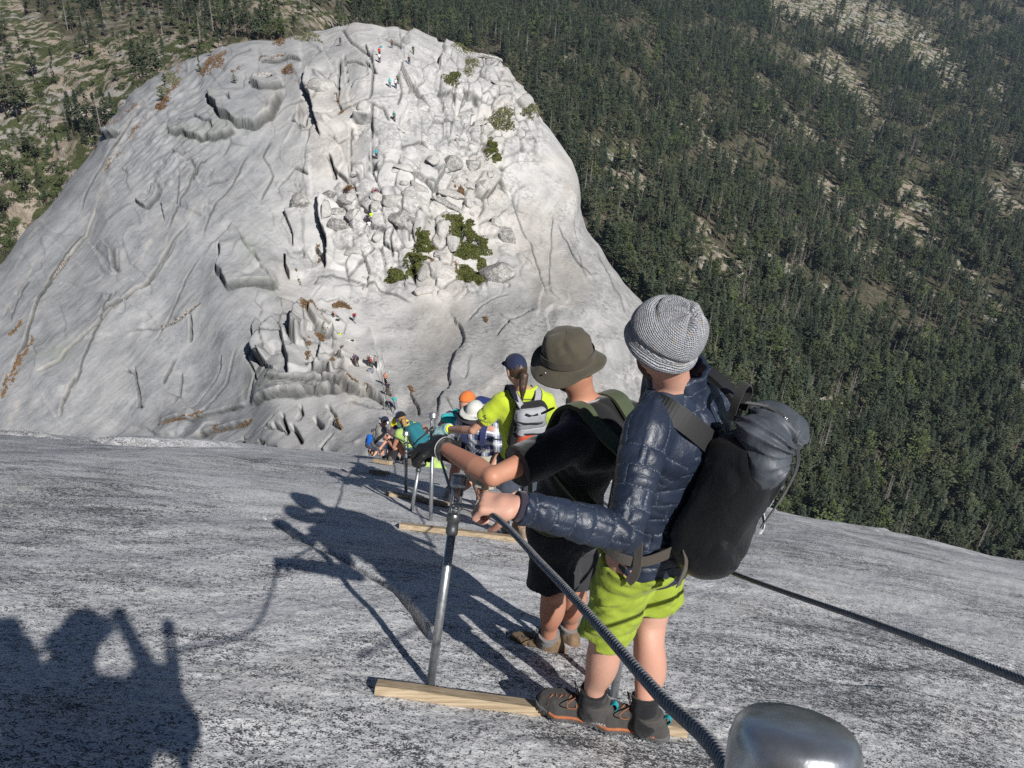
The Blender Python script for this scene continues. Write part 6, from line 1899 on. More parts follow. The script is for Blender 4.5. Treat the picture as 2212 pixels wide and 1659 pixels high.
Jq = stance(Vector((-.5, -.3, gz(-.5, -.3))), .3, 1.02, lean=.1)  # second figure out of view, added to broaden the lower-left shadow
Jq['WL'] = Jq['SL'] + Vector((.05, .2, -.35)); Jq['WR'] = Jq['SR'] + Vector((-.05, .22, -.33))
Jq, rq = figure("unseen companion in brimmed hat and pack added left of the photographer to widen the shadow", Jq, 1.02, .022, (.3, .3, .28), (.2, .18, .15), ((.4, .38, .32), dict(wide=True)), longs=True)
simple_pack(Jq, 1.02, .02, cmat((.1, .12, .2)), "grey blue backpack on the unseen companion added for the shadow", (.17, .14, .26))

# ================================================================ POLES, PLANKS, CABLES
def galvanised(name, c=(.42, .44, .46), rough=.42, rust=.15):
    t = NT(name); v = t.coord(); n = t.noise(v, 60, 4, .6); n2 = t.noise(v, 14, 5, .7)
    colr = t.ramp(n, [(.35, tuple(x * .78 for x in c)), (.65, c)])
    colr = t.mix(t.ramp(n2, [(.58, 0.0), (.72, rust * 2)]), colr, (.12, .085, .06))
    return t.bsdf(colr, t.ramp(n2, [(.3, rough - .12), (.7, rough + .15)]), metal=.85, spec=.5, bump=n, bstr=.2, bdist=.002)
M_GALV = galvanised("galvanised_steel"); M_DARKST = galvanised("dark_steel", (.16, .165, .17), .4, .3); M_CAP = galvanised("worn_steel_cap", (.48, .5, .52), .36, .12)

def lathe(prof, seg, O, X, Y, Z, a0=0, a1=2 * math.pi, closed=True):
    V = []; F = []; m = len(prof)
    n = seg if closed else seg + 1
    for k in range(n):
        a = a0 + (a1 - a0) * k / seg
        for r, z in prof: V.append(O + (X * math.cos(a) + Y * math.sin(a)) * r + Z * z)
    for k in range(seg):
        b = (k + 1) % n
        for i in range(m - 1): F.append((k * m + i, b * m + i, b * m + i + 1, k * m + i + 1))
    return V, F

POLE_TUBE_R = .0185
def make_pole(base, top, label, dark=False, cap=True, seg=20, group="steel poles holding the cables", near=False, rc=.04):
    d = (top - base); L = d.length; Z = d.normalized(); X = perp(Vector((1, 0, 0)), Z); Y = Z.cross(X)
    o = empty("cable_pole", base, label, "pole", group)
    o.rotation_euler = (0, 0, 0)
    R = POLE_TUBE_R
    Lf = L - .2
    V, F = lathe([(0, -.06), (R, -.06), (R, Lf * .5), (R * 1.01, Lf), (0, Lf)], seg, base, X, Y, Z)
    put("pole_tube", py_mesh("pole_tube", V, F), M_DARKST if dark else M_GALV, o)
    V, F = lathe([(R, Lf - .055), (R * 1.35, Lf - .05), (R * 1.42, Lf - .03), (R * 1.3, Lf - .02), (R * 1.3, Lf + .0), (R * 1.6, Lf + .004), (R * 1.6, Lf + .034), (R * 1.35, Lf + .04), (0, Lf + .04)], seg, base, X, Y, Z)
    put("collar", py_mesh("collar", V, F), M_DARKST, o)
    if not cap: return o
    r1 = R * 1.35
    for a in (0, math.pi):
        prof = [(r1, Lf + .03), (r1, L - .035), (r1 - .005, L - .035), (r1 - .005, Lf + .03), (r1, Lf + .03)]
        V, F = lathe(prof, 8, base, X, Y, Z, a - .95, a + .95, False)
        n = len(prof); F += [tuple(range(n - 1))[::-1], tuple(8 * n + k for k in range(n - 1))]
        put("yoke_side", py_mesh("yoke_side", V, F), M_DARKST if dark else M_GALV, o)
    V, F = lathe([(r1, L - .05), (rc * .9, L - .05), (rc, L - .046), (rc, L - .034), (rc * .94, L - .03), (rc * .94, L - .008), (rc * .88, L - .001), (rc * .78, L + .0025), (rc * .4, L + .004), (0, L + .0045)], seg * 3 if near else seg, base, X, Y, Z)
    put("pole_cap", py_mesh("pole_cap", V, F), M_CAP, o)
    # pin across the yoke, under the cable
    V, F = tube_rings([base + Z * (Lf + .06) - X * r1 * 1.25, base + Z * (Lf + .06) + X * r1 * 1.25], [.006, .006], 8)
    put("yoke_pin", py_mesh("yoke_pin", V, F), M_DARKST, o)
    return o

AXIS = Vector((.12, .46, .875)).normalized()      # the poles stand square to the slope
def solve_top(base, px, py, L=0):
    best = None
    for L in np.linspace(.6, 1.2, 300):
        p = base + AXIS * L; e = abs(to_px(np.array(p))[1] - py)
        if best is None or e < best[0]: best = (e, p)
    return at(px, py, best[1].y)

bL1 = ground_px(930, 1484); tL1 = solve_top(bL1, 993, 1026, 1.17); vec = tL1 - bL1
bR1 = ground_px(1326, 1502)
bL2 = ground_px(930, 1122); tL2 = solve_top(bL2, 936, 892, 1.13)
bR2 = bL2 + Vector((.8, .0, 0)); bR2.z = gz(bR2.x, bR2.y)
bL3 = ground_px(877, 1063); tL3 = solve_top(bL3, 877, 932, 1.12)
make_pole(bL1, tL1, "nearest full-length pole, at the left end of the near plank", dark=False, group=None, rc=.034)
V, F = lathe([(POLE_TUBE_R + .0012, .55), (POLE_TUBE_R + .0014, .99)], 20, bL1, perp(Vector((1, 0, 0)), vec.normalized()), vec.normalized().cross(perp(Vector((1, 0, 0)), vec.normalized())), vec.normalized())
make_pole(bR1, bR1 + vec * .98, "pole standing between the legs of the man in lime shorts", group=None)
make_pole(bL2, tL2, "galvanised capped pole under the teal glove, left end of the second plank", group=None)
make_pole(bR2, bR2 + (tL2 - bL2), "pole on the right cable hidden behind the man in the sun hat", group=None)
b = ground_px(889, 1099); make_pole(b, solve_top(b, 912, 965, .98), "leaning bare pole just below the black gloved fingers", cap=False, group=None)
make_pole(bL3, tL3, "slim capped pole on the third plank in front of the crouching woman", group=None)
FARP = [((835, 1011), (842, 955)), ((832, 997), (832, 924)), ((822, 990), (823, 945)), ((816, 988), (818, 940)), ((810, 986), (811, 944)), ((806, 985), (806, 946)), ((801, 982), (801, 958))]
dep = [15.5, 18.5, 22, 25, 28, 32, 36]
ftop = []
for (bp, tp), dd in zip(FARP, dep):
    p = at(bp[0], bp[1], dd); b = Vector((p.x, p.y, gz(p.x, p.y))); tpnt = b + Vector(((tp[0] - bp[0]) * dd / 1770, .35, .86)); ftop.append(tpnt)
    make_pole(b, tpnt, "thin steel pole in the bunched row far down the cables", seg=8, group="bunched poles far down the cables")

cap0 = at(1722, 1580, .235)
Zp = (tL1 - bL1).normalized()
b0 = cap0 - AXIS * 1.25; b0.z = min(b0.z, gz(b0.x, b0.y))
make_pole(Vector((b0.x, b0.y, b0.z)), cap0, "very near pole topped by a big shiny steel cap at the bottom edge", seg=32, near=True, group=None, rc=.0302)

# planks
def plank(pl, pr, label, w=.085, th=.042, dz=0.0):
    a, b = ground_px(*pl), ground_px(*pr)
    X = (b - a).normalized(); nn = perp(Vector((.1, .5, 1)), X); Y = nn.cross(X)
    V = []; F = []
    r = random.Random(pl[0]); n = 14
    L = (b - a).length
    for i in range(n + 1):
        o = a + X * L * i / n + nn * dz
        j = [r.uniform(-.0012, .0012) for _ in range(4)]
        e = .004
        for (u, v) in ((0, e), (e, 0), (w - e, 0), (w, e), (w, th - e), (w - e, th), (e, th), (0, th - e)):
            V.append(o - Y * (u + j[0]) + nn * (v + j[1]))
    for i in range(n):
        for k in range(8): F.append((i * 8 + k, i * 8 + (k + 1) % 8, i * 8 + 8 + (k + 1) % 8, i * 8 + 8 + k))
    F += [tuple(range(8)), tuple(n * 8 + k for k in range(8))[::-1]]
    me = py_mesh("plank", V, F, False)
    bm = bmesh.new(); bm.from_mesh(me); bmesh.ops.recalc_face_normals(bm, faces=bm.faces); bm.to_mesh(me); bm.free()
    o = link("wooden_plank", me, M_WOOD, None, label, "plank")
    return o
t = NT("weathered_lumber"); v = t.coord((1.3, 30, 30)); n = t.noise(v, 2.2, 5, .6, .5); v2 = t.coord((3, 60, 60)); n2 = t.noise(v2, 3, 3, .6)
c = t.ramp(n, [(.3, (.22, .165, .11)), (.5, (.38, .3, .2)), (.7, (.5, .41, .29))])
c = t.mix(t.ramp(n2, [(.35, .5), (.5, 0.0)]), c, (.2, .14, .085))
M_WOOD = t.bsdf(c, .85, spec=.2, bump=n2, bstr=.4, bdist=.003)
plank((815, 1492), (1475, 1578), "long pale plank the man in lime shorts stands on", .075, .04, .004)
plank((868, 1134), (1120, 1172), "second plank, under the boots of the woman in yellow", .085, .045, .005)
plank((839, 1068), (972, 1088), "third plank, in front of the white sneakers", .09, .045, .005)
plank((806, 1020), (842, 1026), "short plank end far down at the foot of the bunched poles", .09, .05, .02)
plank((812, 1003), (848, 1008), "thin far plank behind the leaning pole", .09, .06, .02)

# twisted wire ropes
t = NT("wire_rope"); v = t.coord(); n = t.noise(v, 90, 3, .6); n2 = t.noise(v, 900, 2, .5)
c = t.ramp(n, [(.3, (.16, .163, .168)), (.7, (.33, .335, .34))])
M_ROPE = t.bsdf(c, .55, metal=.4, spec=.5, bump=n2, bstr=.4, bdist=.001)

def smooth_path(pts, step):
    pts = [Vector(p) for p in pts]; out = []
    m = len(pts)
    for i in range(m - 1):
        p0, p1, p2, p3 = pts[max(i - 1, 0)], pts[i], pts[i + 1], pts[min(i + 2, m - 1)]
        n = max(2, int((p2 - p1).length / step))
        for k in range(n):
            t = k / n
            out.append(.5 * ((2 * p1) + (p2 - p0) * t + (2 * p0 - 5 * p1 + 4 * p2 - p3) * t * t + (3 * p1 - p0 - 3 * p2 + p3) * t ** 3))
    out.append(pts[-1]); return out

def rope(segments, r=.0084, lobes=6, pitch=.066):
    """segments: (points, step, lobed) joined into one rope"""
    V = []; F = []; dist_ = 0
    for pts, step, lob in segments:
        path = smooth_path(pts, step); n = lobes * 4 if lob else 6
        ref = Vector((1, 0, 0)); base = len(V)
        for i, p in enumerate(path):
            d = (path[min(i + 1, len(path) - 1)] - path[max(i - 1, 0)]).normalized(); ref = perp(ref, d); b = d.cross(ref)
            if i: dist_ += (p - path[i - 1]).length
            tw = dist_ / pitch * 2 * math.pi
            for k in range(n):
                a = 2 * math.pi * k / n
                rr = r * (.64 + .38 * abs(math.sin((a - 0) * lobes / 2)) ** .7) if lob else r
                a2 = a + (tw if lob else 0)
                V.append(p + (ref * math.cos(a2) + b * math.sin(a2)) * rr)
        for i in range(len(path) - 1):
            for k in range(n):
                a = base + i * n + k; c_ = base + i * n + (k + 1) % n
                F.append((a, c_, c_ + n, a + n))
    return py_mesh("steel_cable", V, F)

def fork(b, tp): return tp + (b - tp).normalized() * .125
fL1, fL2, fL3 = fork(bL1, tL1), fork(bL2, tL2), fork(bL3, tL3)
fl0 = at(1567, 1655, .46); fl00 = cap0 - AXIS * .13
farL = [p - Vector((0, 0, .12)) for p in ftop[1:]]
c1 = GRIP1
nearL = [fl00, fl0, at(1420, 1497, .68), at(1290, 1348, .95), at(1180, 1228, 1.28), c1, fL1]
link("steel_cable", rope([(nearL, .0034, True), ([fL1, fL1.lerp(fL2, .5) - Vector((0, 0, .05)), fL2], .012, True), ([fL2, fL2.lerp(fL3, .5) - Vector((0, 0, .05)), fL3] + farL + [farL[-1] + Vector((-1.2, 6, -5))], .3, False)]),
     M_ROPE, None, "thick twisted steel cable on the left that both men hold, running down the pole line", "cable")
fR1 = fork(bR1, bR1 + vec * .98); fR2 = fork(bR2, bR2 + (tL2 - bL2))
rr0 = at(2212, 1470, .92); rr1 = at(1900, 1350, 1.38); rr2 = at(1580, 1236, 2.2)
link("steel_cable", rope([([rr0 + (rr0 - rr1) * 1.2, rr0, rr1, rr2, fR1], .0038, True), ([fR1, fR2], .05, False), ([fR2] + [p + Vector((.75, .1, 0)) for p in [fL3] + farL[:4]], .3, False)]),
     M_ROPE, None, "dark twisted steel cable on the right crossing the bare rock", "cable")
def dome_cable(pts, label):
    P = [dome_pt(*p) + Vector((0, -.1, .75)) for p in pts]
    V, F = tube_rings(smooth_path(P, 1.0), [.022] * len(smooth_path(P, 1.0)), 5)
    link("steel_cable", py_mesh("steel_cable", V, F), M_ROPE, None, label, "cable")
dome_cable([(816, 781), (822, 812), (829, 850), (834, 875), (843, 900), (850, 915)], "thin left far cable running up the saddle slab")
dome_cable([(825, 774), (832, 806), (838, 840), (847, 866), (856, 884), (862, 905)], "thin right far cable running up the saddle slab")
for px_, py_ in ((829, 852), (838, 842), (834, 880), (846, 868), (843, 902), (850, 915), (825, 778), (817, 784)):
    p = dome_pt(px_, py_)
    V, F = tube_rings([p, p + Vector((.02, 0, .85))], [.03, .03], 6)
    V2, F2 = lathe([(0, .8), (.05, .8), (.05, .9), (0, .9)], 8, p, Vector((1, 0, 0)), Vector((0, 1, 0)), Vector((0, 0, 1)))
    o = link("cable_pole", py_mesh("cable_pole", V, F), M_GALV, None, "thin far pole carrying the cables up the saddle slab", "pole", "far poles on the saddle slab")
    put("pole_cap", py_mesh("pole_cap", V2, F2), M_CAP, o)

# ================================================================ ROCKS AND PLANTS ON THE DOME
def ico(sub):
    bm = bmesh.new(); bmesh.ops.create_icosphere(bm, subdivisions=sub, radius=1)
    V = np.array([v.co[:] for v in bm.verts], float); F = np.array([[v.index for v in f.verts] for f in bm.faces]); bm.free(); return V, F
ICO3, ICO4 = ico(3), ico(4)

def granite_boulder(name, tone):
    t = NT(name); v = t.coord(); n1 = t.noise(v, .7, 5, .6); n2 = t.noise(v, 2.2, 5, .72); n3 = t.noise(v, 8, 3, .7)
    base = t.ramp(n1, [(.3, (.36, .35, .335)), (.6, (.5, .48, .45))])
    d = t.ramp(t.math('ADD', t.math('MULTIPLY', n2, .55), t.math('MULTIPLY', n3, .5)), [(.56 - tone * .1, 0.0), (.68 - tone * .1, .35 + .5 * tone)])
    c = t.mix(d, base, (.13, .128, .125))
    return t.bsdf(c, .9, spec=.2, bump=t.math('ADD', n2, n3), bstr=.8, bdist=.15)
M_B = [granite_boulder("boulder_granite", x) for x in (.0, .45, 1.0)]

def boulder(px, py, w, h, tone, seed, label, group, flat=.62, elong=None):
    p, n_ = dome_pt(px, py, True)
    X = perp(Vector((1, 0, 0)), n_); T = n_.cross(X)
    depth = p.dot(Vector((0, .866, -.5)))
    a0 = np.array(to_px(np.array(p))[:2]); a1 = np.array(to_px(np.array(p + T))[:2]); fs = max(18 / 1, float(np.linalg.norm(a1 - a0)))
    hx = w / 2 * depth / 1770; ht = min(h / 2 / fs * 1.0, h / 2 * depth / 1770 * 2.0)
    hn = flat * min(hx, ht) * 1.15
    r = random.Random(seed); V, F = (ICO4 if w > 26 else ICO3)
    P = V.copy()
    P = np.sign(P) * np.abs(P) ** .82
    for k in range(15):
        d = np.array([r.gauss(0, 1), r.gauss(0, 1), r.gauss(0, .8)]); d /= np.linalg.norm(d); c = r.uniform(.55, .84)
        q = P @ d; P -= np.outer(np.maximum(q - c, 0), d) * .97
    P *= 1.4
    o = seed * 3.1
    nn = fbm(P[:, 0] * 1.2 + o, P[:, 1] * 1.2, P[:, 2] * 1.2, oct=4, seed=7)
    P *= (1 + .07 * nn)[:, None]
    fr = 1 - np.abs(noise(P[:, 0] * 2.2 + o, P[:, 1] * 1.6, P[:, 2] * 1.6, 9)); P *= (1 - .10 * np.clip((fr - .86) / .14, 0, 1))[:, None]
    ang = r.uniform(-.35, .35)
    x = P[:, 0] * math.cos(ang) - P[:, 1] * math.sin(ang); y = P[:, 0] * math.sin(ang) + P[:, 1] * math.cos(ang)
    W = x[:, None] * hx * np.array(X) + y[:, None] * ht * np.array(T) + P[:, 2:3] * hn * np.array(n_)
    me = mesh_np("boulder", W, F)
    ob = link("boulder", me, M_B[0 if tone < .28 else 1 if tone < .7 else 2], None, label, "boulder", group)
    ob.location = p + n_ * hn * .12
    return ob

C3 = lambda x, y: (633.6 + x * .2604, 218.9 + y * .2604)
BL = [(390, 1055, 155, 185, .9), (300, 800, 115, 135, 1), (460, 850, 150, 150, .3), (375, 925, 130, 90, .8), (510, 970, 130, 110, .2), (290, 960, 95, 220, .6), (380, 700, 100, 110, .2), (535, 690, 75, 115, .1),
      (498, 585, 50, 75, .1), (545, 780, 40, 35, .1), (565, 910, 55, 85, .2), (700, 820, 125, 130, .4), (690, 940, 80, 110, .3), (820, 850, 160, 170, .5), (890, 1000, 150, 160, .8), (990, 940, 95, 80, .5),
      (1060, 840, 130, 140, .3), (1030, 720, 135, 130, .5), (920, 720, 70, 70, .3), (980, 810, 110, 90, .3), (940, 600, 170, 80, .1), (850, 610, 60, 60, .2), (1150, 540, 110, 120, .2), (1310, 520, 145, 210, .7),
      (1440, 380, 95, 105, .8), (1540, 340, 115, 80, .4), (1490, 510, 115, 190, .7), (1570, 460, 80, 180, .5), (1570, 720, 110, 130, .6), (1300, 740, 190, 95, .6), (1285, 825, 205, 115, .7), (1465, 820, 80, 110, .6),
      (1550, 820, 90, 70, .4), (1480, 670, 95, 90, .4), (1150, 1010, 70, 70, .4), (1235, 1070, 90, 260, .4), (1320, 1180, 110, 240, .3), (1190, 1420, 155, 220, .6), (1230, 1270, 100, 90, .3), (1085, 1440, 130, 150, .2),
      (1680, 1480, 245, 270, 1), (1800, 1080, 185, 220, .8), (1680, 1010, 100, 120, .5), (1720, 1120, 90, 50, .4), (700, 1130, 70, 140, .2), (545, 1050, 55, 50, .2), (548, 1100, 60, 45, .2), (520, 1270, 150, 140, .4),
      (680, 1325, 35, 50, .5), (590, 1480, 65, 32, .5), (660, 1500, 60, 50, .3), (600, 1570, 60, 50, .2), (1080, 1590, 180, 130, .2), (1225, 1580, 95, 100, .2), (885, 270, 80, 45, .1), (1350, 130, 125, 110, .3),
      (610, 130, 95, 135, .1), (1630, 610, 60, 130, .4), (1690, 600, 75, 135, .4), (1410, 880, 50, 60, .5), (1495, 900, 40, 45, .4), (1330, 905, 60, 60, .4), (1430, 590, 60, 60, .3), (1380, 640, 70, 60, .3), (1100, 1210, 60, 60, .3)]
for i, (cx, cy, w, h, tn) in enumerate(BL):
    x, y = C3(cx, cy)
    size = "large" if w * h > 19000 else "medium" if w * h > 8000 else "small"
    col = "pale" if tn < .28 else "mottled grey" if tn < .7 else "dark speckled"
    shp = "upright" if h > 1.5 * w else "flat" if w > 1.5 * h else "rounded"
    wh = ("left of the hikers' path" if x < 795 else "in the middle boulder field" if x < 925 else "in the right boulder field") + (", upper part" if y < 330 else ", half way up" if y < 480 else ", low on the face")
    lb = "%s %s %s boulder %s" % (size, col, shp, wh)
    boulder(x, y, w * .2604, h * .2604, tn, i + 1, lb, "boulders %s" % wh.replace(",", ""))
C1B = [(565, 165, 46, 38, .8, "dark wedge block above the big flake, left of the summit"), (697, 195, 58, 58, .5, "big smooth grey block bulging right of the big flake"), (1068, 118, 44, 30, .3, "round pale block on the right skyline"),
       (1092, 140, 26, 34, .3, "tall block on the right skyline edge"), (1122, 205, 34, 40, .2, "pale block on the upper right edge of the dome"), (1088, 175, 40, 26, .4, "flat split block below the right skyline"),
       (1010, 228, 40, 34, .4, "grey block on the upper right shoulder"), (1040, 255, 34, 20, .3, "low slab on the upper right shoulder"), (232, 293, 24, 20, .7, "dark block on the left edge of the dome"),
       (235, 277, 20, 14, .6, "small dark block stacked on the left edge"), (650, 440, 42, 70, .9, "dark leaning slab left of the boulder field"), (752, 741, 28, 13, .05, "pale flat stone lying on the saddle slab"),
       (842, 145, 13, 6, .2, "small loose stone under the summit"), (788, 285, 10, 6, .2, "small flat stone on the upper slab")]
for i, (x, y, w, h, tn, lb) in enumerate(C1B): boulder(x, y, w, h, tn, 200 + i, lb, None, .5)

# shrubs: many small leaves over a low mound
def leaf_mass(parts, nleaf, size, height, seed):
    r = random.Random(seed); V = []; F = []
    tot = sum(a * b for _, _, a, b in parts)
    for (cx, cy, a, b) in parts:
        n = int(nleaf * a * b / tot)
        for i in range(n):
            an = r.uniform(0, 6.283); q = r.random() ** .5 * (1 + .22 * math.sin(an * 3 + cx) + .14 * math.sin(an * 5 + cy))
            x, y = cx + math.cos(an) * q * a, cy + math.sin(an) * q * b
            p, n_ = dome_pt(x, y, True)
            lump = .6 + .4 * noise(np.array([x / 5.0]), np.array([y / 4.0]), seed=5)[0]
            c = p + n_ * height * max(.05, (1 - min(1, q * q))) * lump * r.uniform(.6, 1.0)
            d = Vector((r.uniform(-1, 1), r.uniform(-1, 1), r.uniform(-.2, 1))).normalized(); e = d.orthogonal().normalized(); s_ = size * r.uniform(.6, 1.3)
            k = len(V); V += [c - e * s_ * .5, c + e * s_ * .5, c + d * s_]; F.append((k, k + 1, k + 2))
    return py_mesh("foliage", V, F, False)
t = NT("manzanita_leaves"); n = t.noise(t.coord(), .8, 4, .6)
M_SHRUB = t.bsdf(t.ramp(n, [(.3, (.045, .054, .012)), (.7, (.1, .11, .03))]), .7, spec=.2)
M_DRY = simple("dry_brown_shrub", (.14, .085, .045), .9, .4, 2, .2, .05)
M_OLIVE = simple("olive_shrub", (.11, .11, .05), .9, .4, 2, .2, .05)
def shrub(parts, n, label, mat, size=.3, height=1.1, seed=1):
    x, y = parts[0][0], parts[0][1]; p = dome_pt(x, y)
    root = empty("shrub", p, label, "shrub")
    put("foliage", leaf_mass(parts, n, size, height, seed), mat, root)
    st = []
    V, F = tube_rings([p, p + Vector((.1, -.1, .5))], [.06, .03], 5); put("stem", py_mesh("stem", V, F), BARK, root)
c3p = lambda L: [(C3(a, b)[0], C3(a, b)[1], c * .2604, d * .2604) for a, b, c, d in L]
shrub(c3p([(1350, 965, 85, 60), (1400, 1060, 110, 75), (1520, 1160, 150, 80), (1450, 1230, 100, 60), (1480, 975, 40, 24)]), 5200, "largest green manzanita patch on the right of the far dome", M_SHRUB)
shrub(c3p([(1430, 1400, 75, 60), (1470, 1450, 90, 45), (1550, 1500, 38, 38), (1575, 1330, 40, 70)]), 2300, "green patch directly below the largest manzanita", M_SHRUB, seed=2)
shrub(c3p([(1075, 1130, 50, 55), (1090, 1215, 78, 62)]), 1600, "round green bush highest in the diagonal trio", M_SHRUB, seed=3)
shrub(c3p([(1020, 1310, 90, 36), (1000, 1390, 70, 60)]), 1700, "green bush in the middle of the diagonal trio", M_SHRUB, seed=4)
shrub(c3p([(850, 1450, 82, 55)]), 1300, "green bush lowest and left in the diagonal trio", M_SHRUB, seed=5)
shrub(c3p([(1650, 385, 48, 65), (1695, 455, 34, 40)]), 1200, "small green bush between dark upright boulders on the right", M_SHRUB, seed=6)
shrub([(978, 166, 19, 14)], 700, "small oval green bush high on the right shoulder", M_SHRUB, seed=7)
shrub([(1085, 255, 24, 22), (1100, 275, 12, 8)], 800, "sparse olive bush on the upper right edge", M_OLIVE, .35, 1.6, 8)
shrub([(1142, 246, 17, 14)], 500, "olive bush hanging on the right edge of the dome", M_OLIVE, .35, 1.8, 9)
shrub([(1000, 100, 26, 10), (1020, 125, 16, 12), (1012, 150, 10, 10)], 900, "brown green bush strip along the right skyline", M_OLIVE, .3, 1.0, 10)
shrub([(665, 80, 30, 10)], 600, "low olive bush on the summit skyline", M_OLIVE, .3, .8, 11)
shrub([(605, 86, 9, 8)], 200, "small rusty bush on the summit skyline left", M_DRY, .3, .8, 12)
shrub([(621, 147, 13, 9)], 300, "round rusty bush above the big flake", M_DRY, .3, .8, 13)
shrub([(465, 135, 22, 16), (440, 150, 14, 10)], 700, "brown bush on the left shoulder", M_DRY, .3, .8, 14)
shrub([(365, 165, 22, 14), (350, 190, 14, 12)], 600, "olive brown bush low on the left shoulder", M_OLIVE, .3, .8, 15)
shrub([(355, 212, 10, 8), (347, 230, 12, 10)], 350, "brown bush strip on the left shoulder edge", M_DRY, .3, .8, 16)
shrub([(755, 410, 8, 6)], 200, "small round brown bush among the pale boulders", M_DRY, .3, .7, 17)
shrub(c3p([(1405, 715, 34, 40)]), 300, "rusty bush between the stacked boulders on the right", M_DRY, .3, .8, 18)
shrub([(730, 663, 14, 6)], 260, "small brown bush near the sitting hiker on the knob", M_DRY, .25, .5, 19)
shrub([(660, 692, 9, 9)], 220, "brown bush in the cleft left of the knob", M_DRY, .25, .6, 20)
shrub([(690, 744, 10, 7)], 220, "brown bush below the knob", M_DRY, .25, .5, 21)

# dry grass in the cracks
def grass():
    r = random.Random(9); V = []; F = []
    for line, w, n in GRASS_LINES:
        for i in range(n * 7):
            q = r.random() * (len(line) - 1); k = int(q); f = q - k
            x = line[k][0] * (1 - f) + line[k + 1][0] * f + r.gauss(0, w * .45); y = line[k][1] * (1 - f) + line[k + 1][1] * f + r.gauss(0, w * .38)
            if noise(np.array([x / 6.0]), np.array([y / 5.0]), seed=77)[0] < -.25: continue
            p = dome_pt(x, y); s_ = r.uniform(.12, .3)
            d = Vector((r.uniform(-.7, .7), r.uniform(-.7, .7), 1)).normalized(); e = d.orthogonal().normalized()
            m = len(V); V += [p - e * s_ * .4, p + e * s_ * .4, p + d * s_ * 1.4]; F.append((m, m + 1, m + 2))
    return py_mesh("dry_grass", V, F, False)
link("dry_grass", grass(), simple("dry_grass_blades", (.14, .085, .042), .95, .45, 1.2, .2, .05), kind='stuff')

# single trees on and beside the left shoulder
LEFT_TREES = [(298, 178, 84, 2, 1), (312, 176, 78, 4, 1), (326, 168, 84, 1, 1), (342, 160, 82, 0, 1), (357, 135, 52, 3, 1), (408, 126, 24, 7, 2), (455, 118, 22, 8, 2), (428, 148, 36, 5, 2), (345, 215, 32, 8, 2), (352, 178, 26, 6, 2), (508, 183, 22, 8, 2),
              (160, 290, 88, 2, 0), (178, 296, 96, 3, 0), (196, 300, 104, 0, 0), (215, 295, 90, 4, 0), (232, 278, 84, 1, 0), (246, 262, 60, 2, 0), (185, 312, 60, 5, 0), (214, 318, 60, 3, 0),
              (14, 250, 92, 7, 0), (40, 262, 96, 6, 0), (58, 240, 62, 9, 0), (72, 165, 62, 7, 0), (118, 186, 46, 1, 0), (115, 150, 44, 3, 0), (254, 178, 42, 6, 0), (238, 112, 24, 3, 0), (262, 120, 22, 2, 0), (90, 210, 18, 1, 0), (272, 88, 20, 2, 0),
              (185, 118, 62, 0, 0), (200, 120, 60, 3, 0), (172, 132, 46, 6, 0), (345, 80, 48, 6, 0), (378, 82, 60, 7, 0), (398, 88, 40, 8, 0), (288, 88, 38, 4, 0), (500, 82, 78, 0, 0), (518, 84, 80, 3, 0), (534, 80, 72, 1, 0), (486, 90, 40, 2, 0), (575, 78, 62, 6, 0), (560, 82, 58, 7, 0),
              (60, 340, 60, 7, 0), (82, 350, 50, 6, 0), (30, 400, 70, 8, 0), (58, 420, 66, 6, 0), (88, 410, 60, 5, 0), (108, 345, 46, 1, 0), (128, 335, 40, 3, 0), (12, 470, 62, 7, 0), (100, 440, 44, 4, 0), (10, 380, 56, 6, 0), (20, 130, 40, 6, 0), (45, 115, 50, 3, 0),
              (606, 60, 46, 0, 0), (645, 48, 40, 6, 0), (740, 46, 44, 1, 0), (765, 48, 50, 3, 0), (785, 52, 46, 0, 0), (1010, 106, 14, 3, 1), (925, 66, 40, 4, 0)]
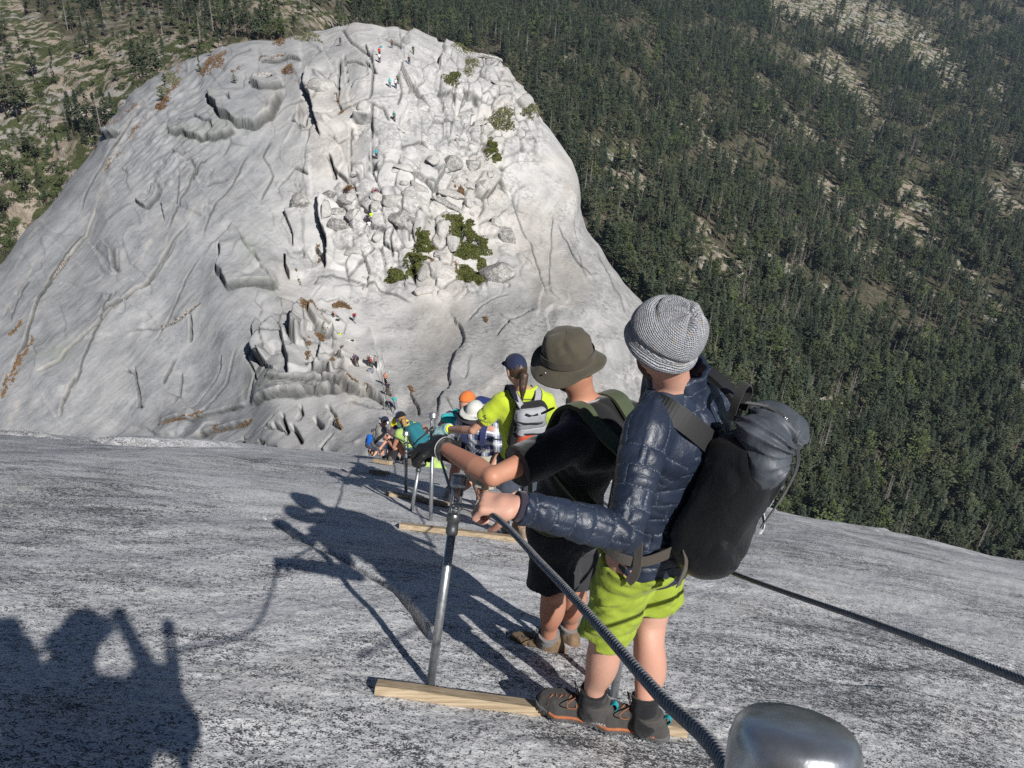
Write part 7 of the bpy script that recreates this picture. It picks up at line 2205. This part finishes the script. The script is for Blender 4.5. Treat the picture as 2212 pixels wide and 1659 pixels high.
for i, (x, y, hp, vr, where) in enumerate(LEFT_TREES):
    kind = 'fir' if vr < 6 else 'pine'
    if where == 2: p = dome_pt(x, y)
    elif where == 1: p = at(x, y + 12, 208); hp += 12
    else: p = Vector([float(q) for q in valley_pt(np.array([float(x)]), np.array([float(y)]))[0]])
    depth = p.dot(Vector((0, .866, -.5))); h = hp * depth / 1770 / .97
    ks = "narrow dark fir" if kind == 'fir' else "spreading olive pine"
    zone = {2: "growing on the rock of the left shoulder", 1: "in the dark clump behind the left shoulder of the dome"}.get(where) or ("in the dense clump touching the left edge of the dome" if 130 < x < 260 and 240 < y else
            "on the pale sand at far left" if x < 135 else "on the pale saddle above the left shoulder" if x < 420 else "on the skyline ridge behind the summit")
    place_tree(p - UP * .3, h, vr, i * 1.7, False, "%s %s" % (ks, zone), "%ss %s" % (ks, zone), 1.15 if kind == 'pine' else 1.0)
for (x, y, hp) in ((222, 300, 100), (150, 300, 70), (252, 100, 30), (262, 96, 26), (90, 250, 40)):
    p = Vector([float(q) for q in valley_pt(np.array([float(x)]), np.array([float(y)]))[0]])
    place_tree(p, hp * p.dot(Vector((0, .866, -.5))) / 1770, x, x * .3, True, "bare grey dead conifer standing on the pale sand left of the dome", "dead conifers on the sand left of the dome")

# ================================================================ AIR
def haze():
    x0, x1, y0, y1, z0, z1 = -2600, 3400, -60, 4200, -1500, 40
    V = [(x, y, z) for x in (x0, x1) for y in (y0, y1) for z in (z0, z1)]
    F = [(0, 1, 3, 2), (4, 6, 7, 5), (0, 4, 5, 1), (2, 3, 7, 6), (0, 2, 6, 4), (1, 5, 7, 3)]
    me = py_mesh("haze", V, F, False)
    m = bpy.data.materials.new("air"); m.use_nodes = True; t = m.node_tree; t.nodes.clear()
    o = t.nodes.new("ShaderNodeOutputMaterial"); v = t.nodes.new("ShaderNodeVolumePrincipled")
    v.inputs['Color'].default_value = (.6, .78, 1, 1); v.inputs['Density'].default_value = 0.00006; v.inputs['Anisotropy'].default_value = .2
    t.links.new(v.outputs[0], o.inputs['Volume'])
    link("haze", me, m, kind='stuff')
haze()
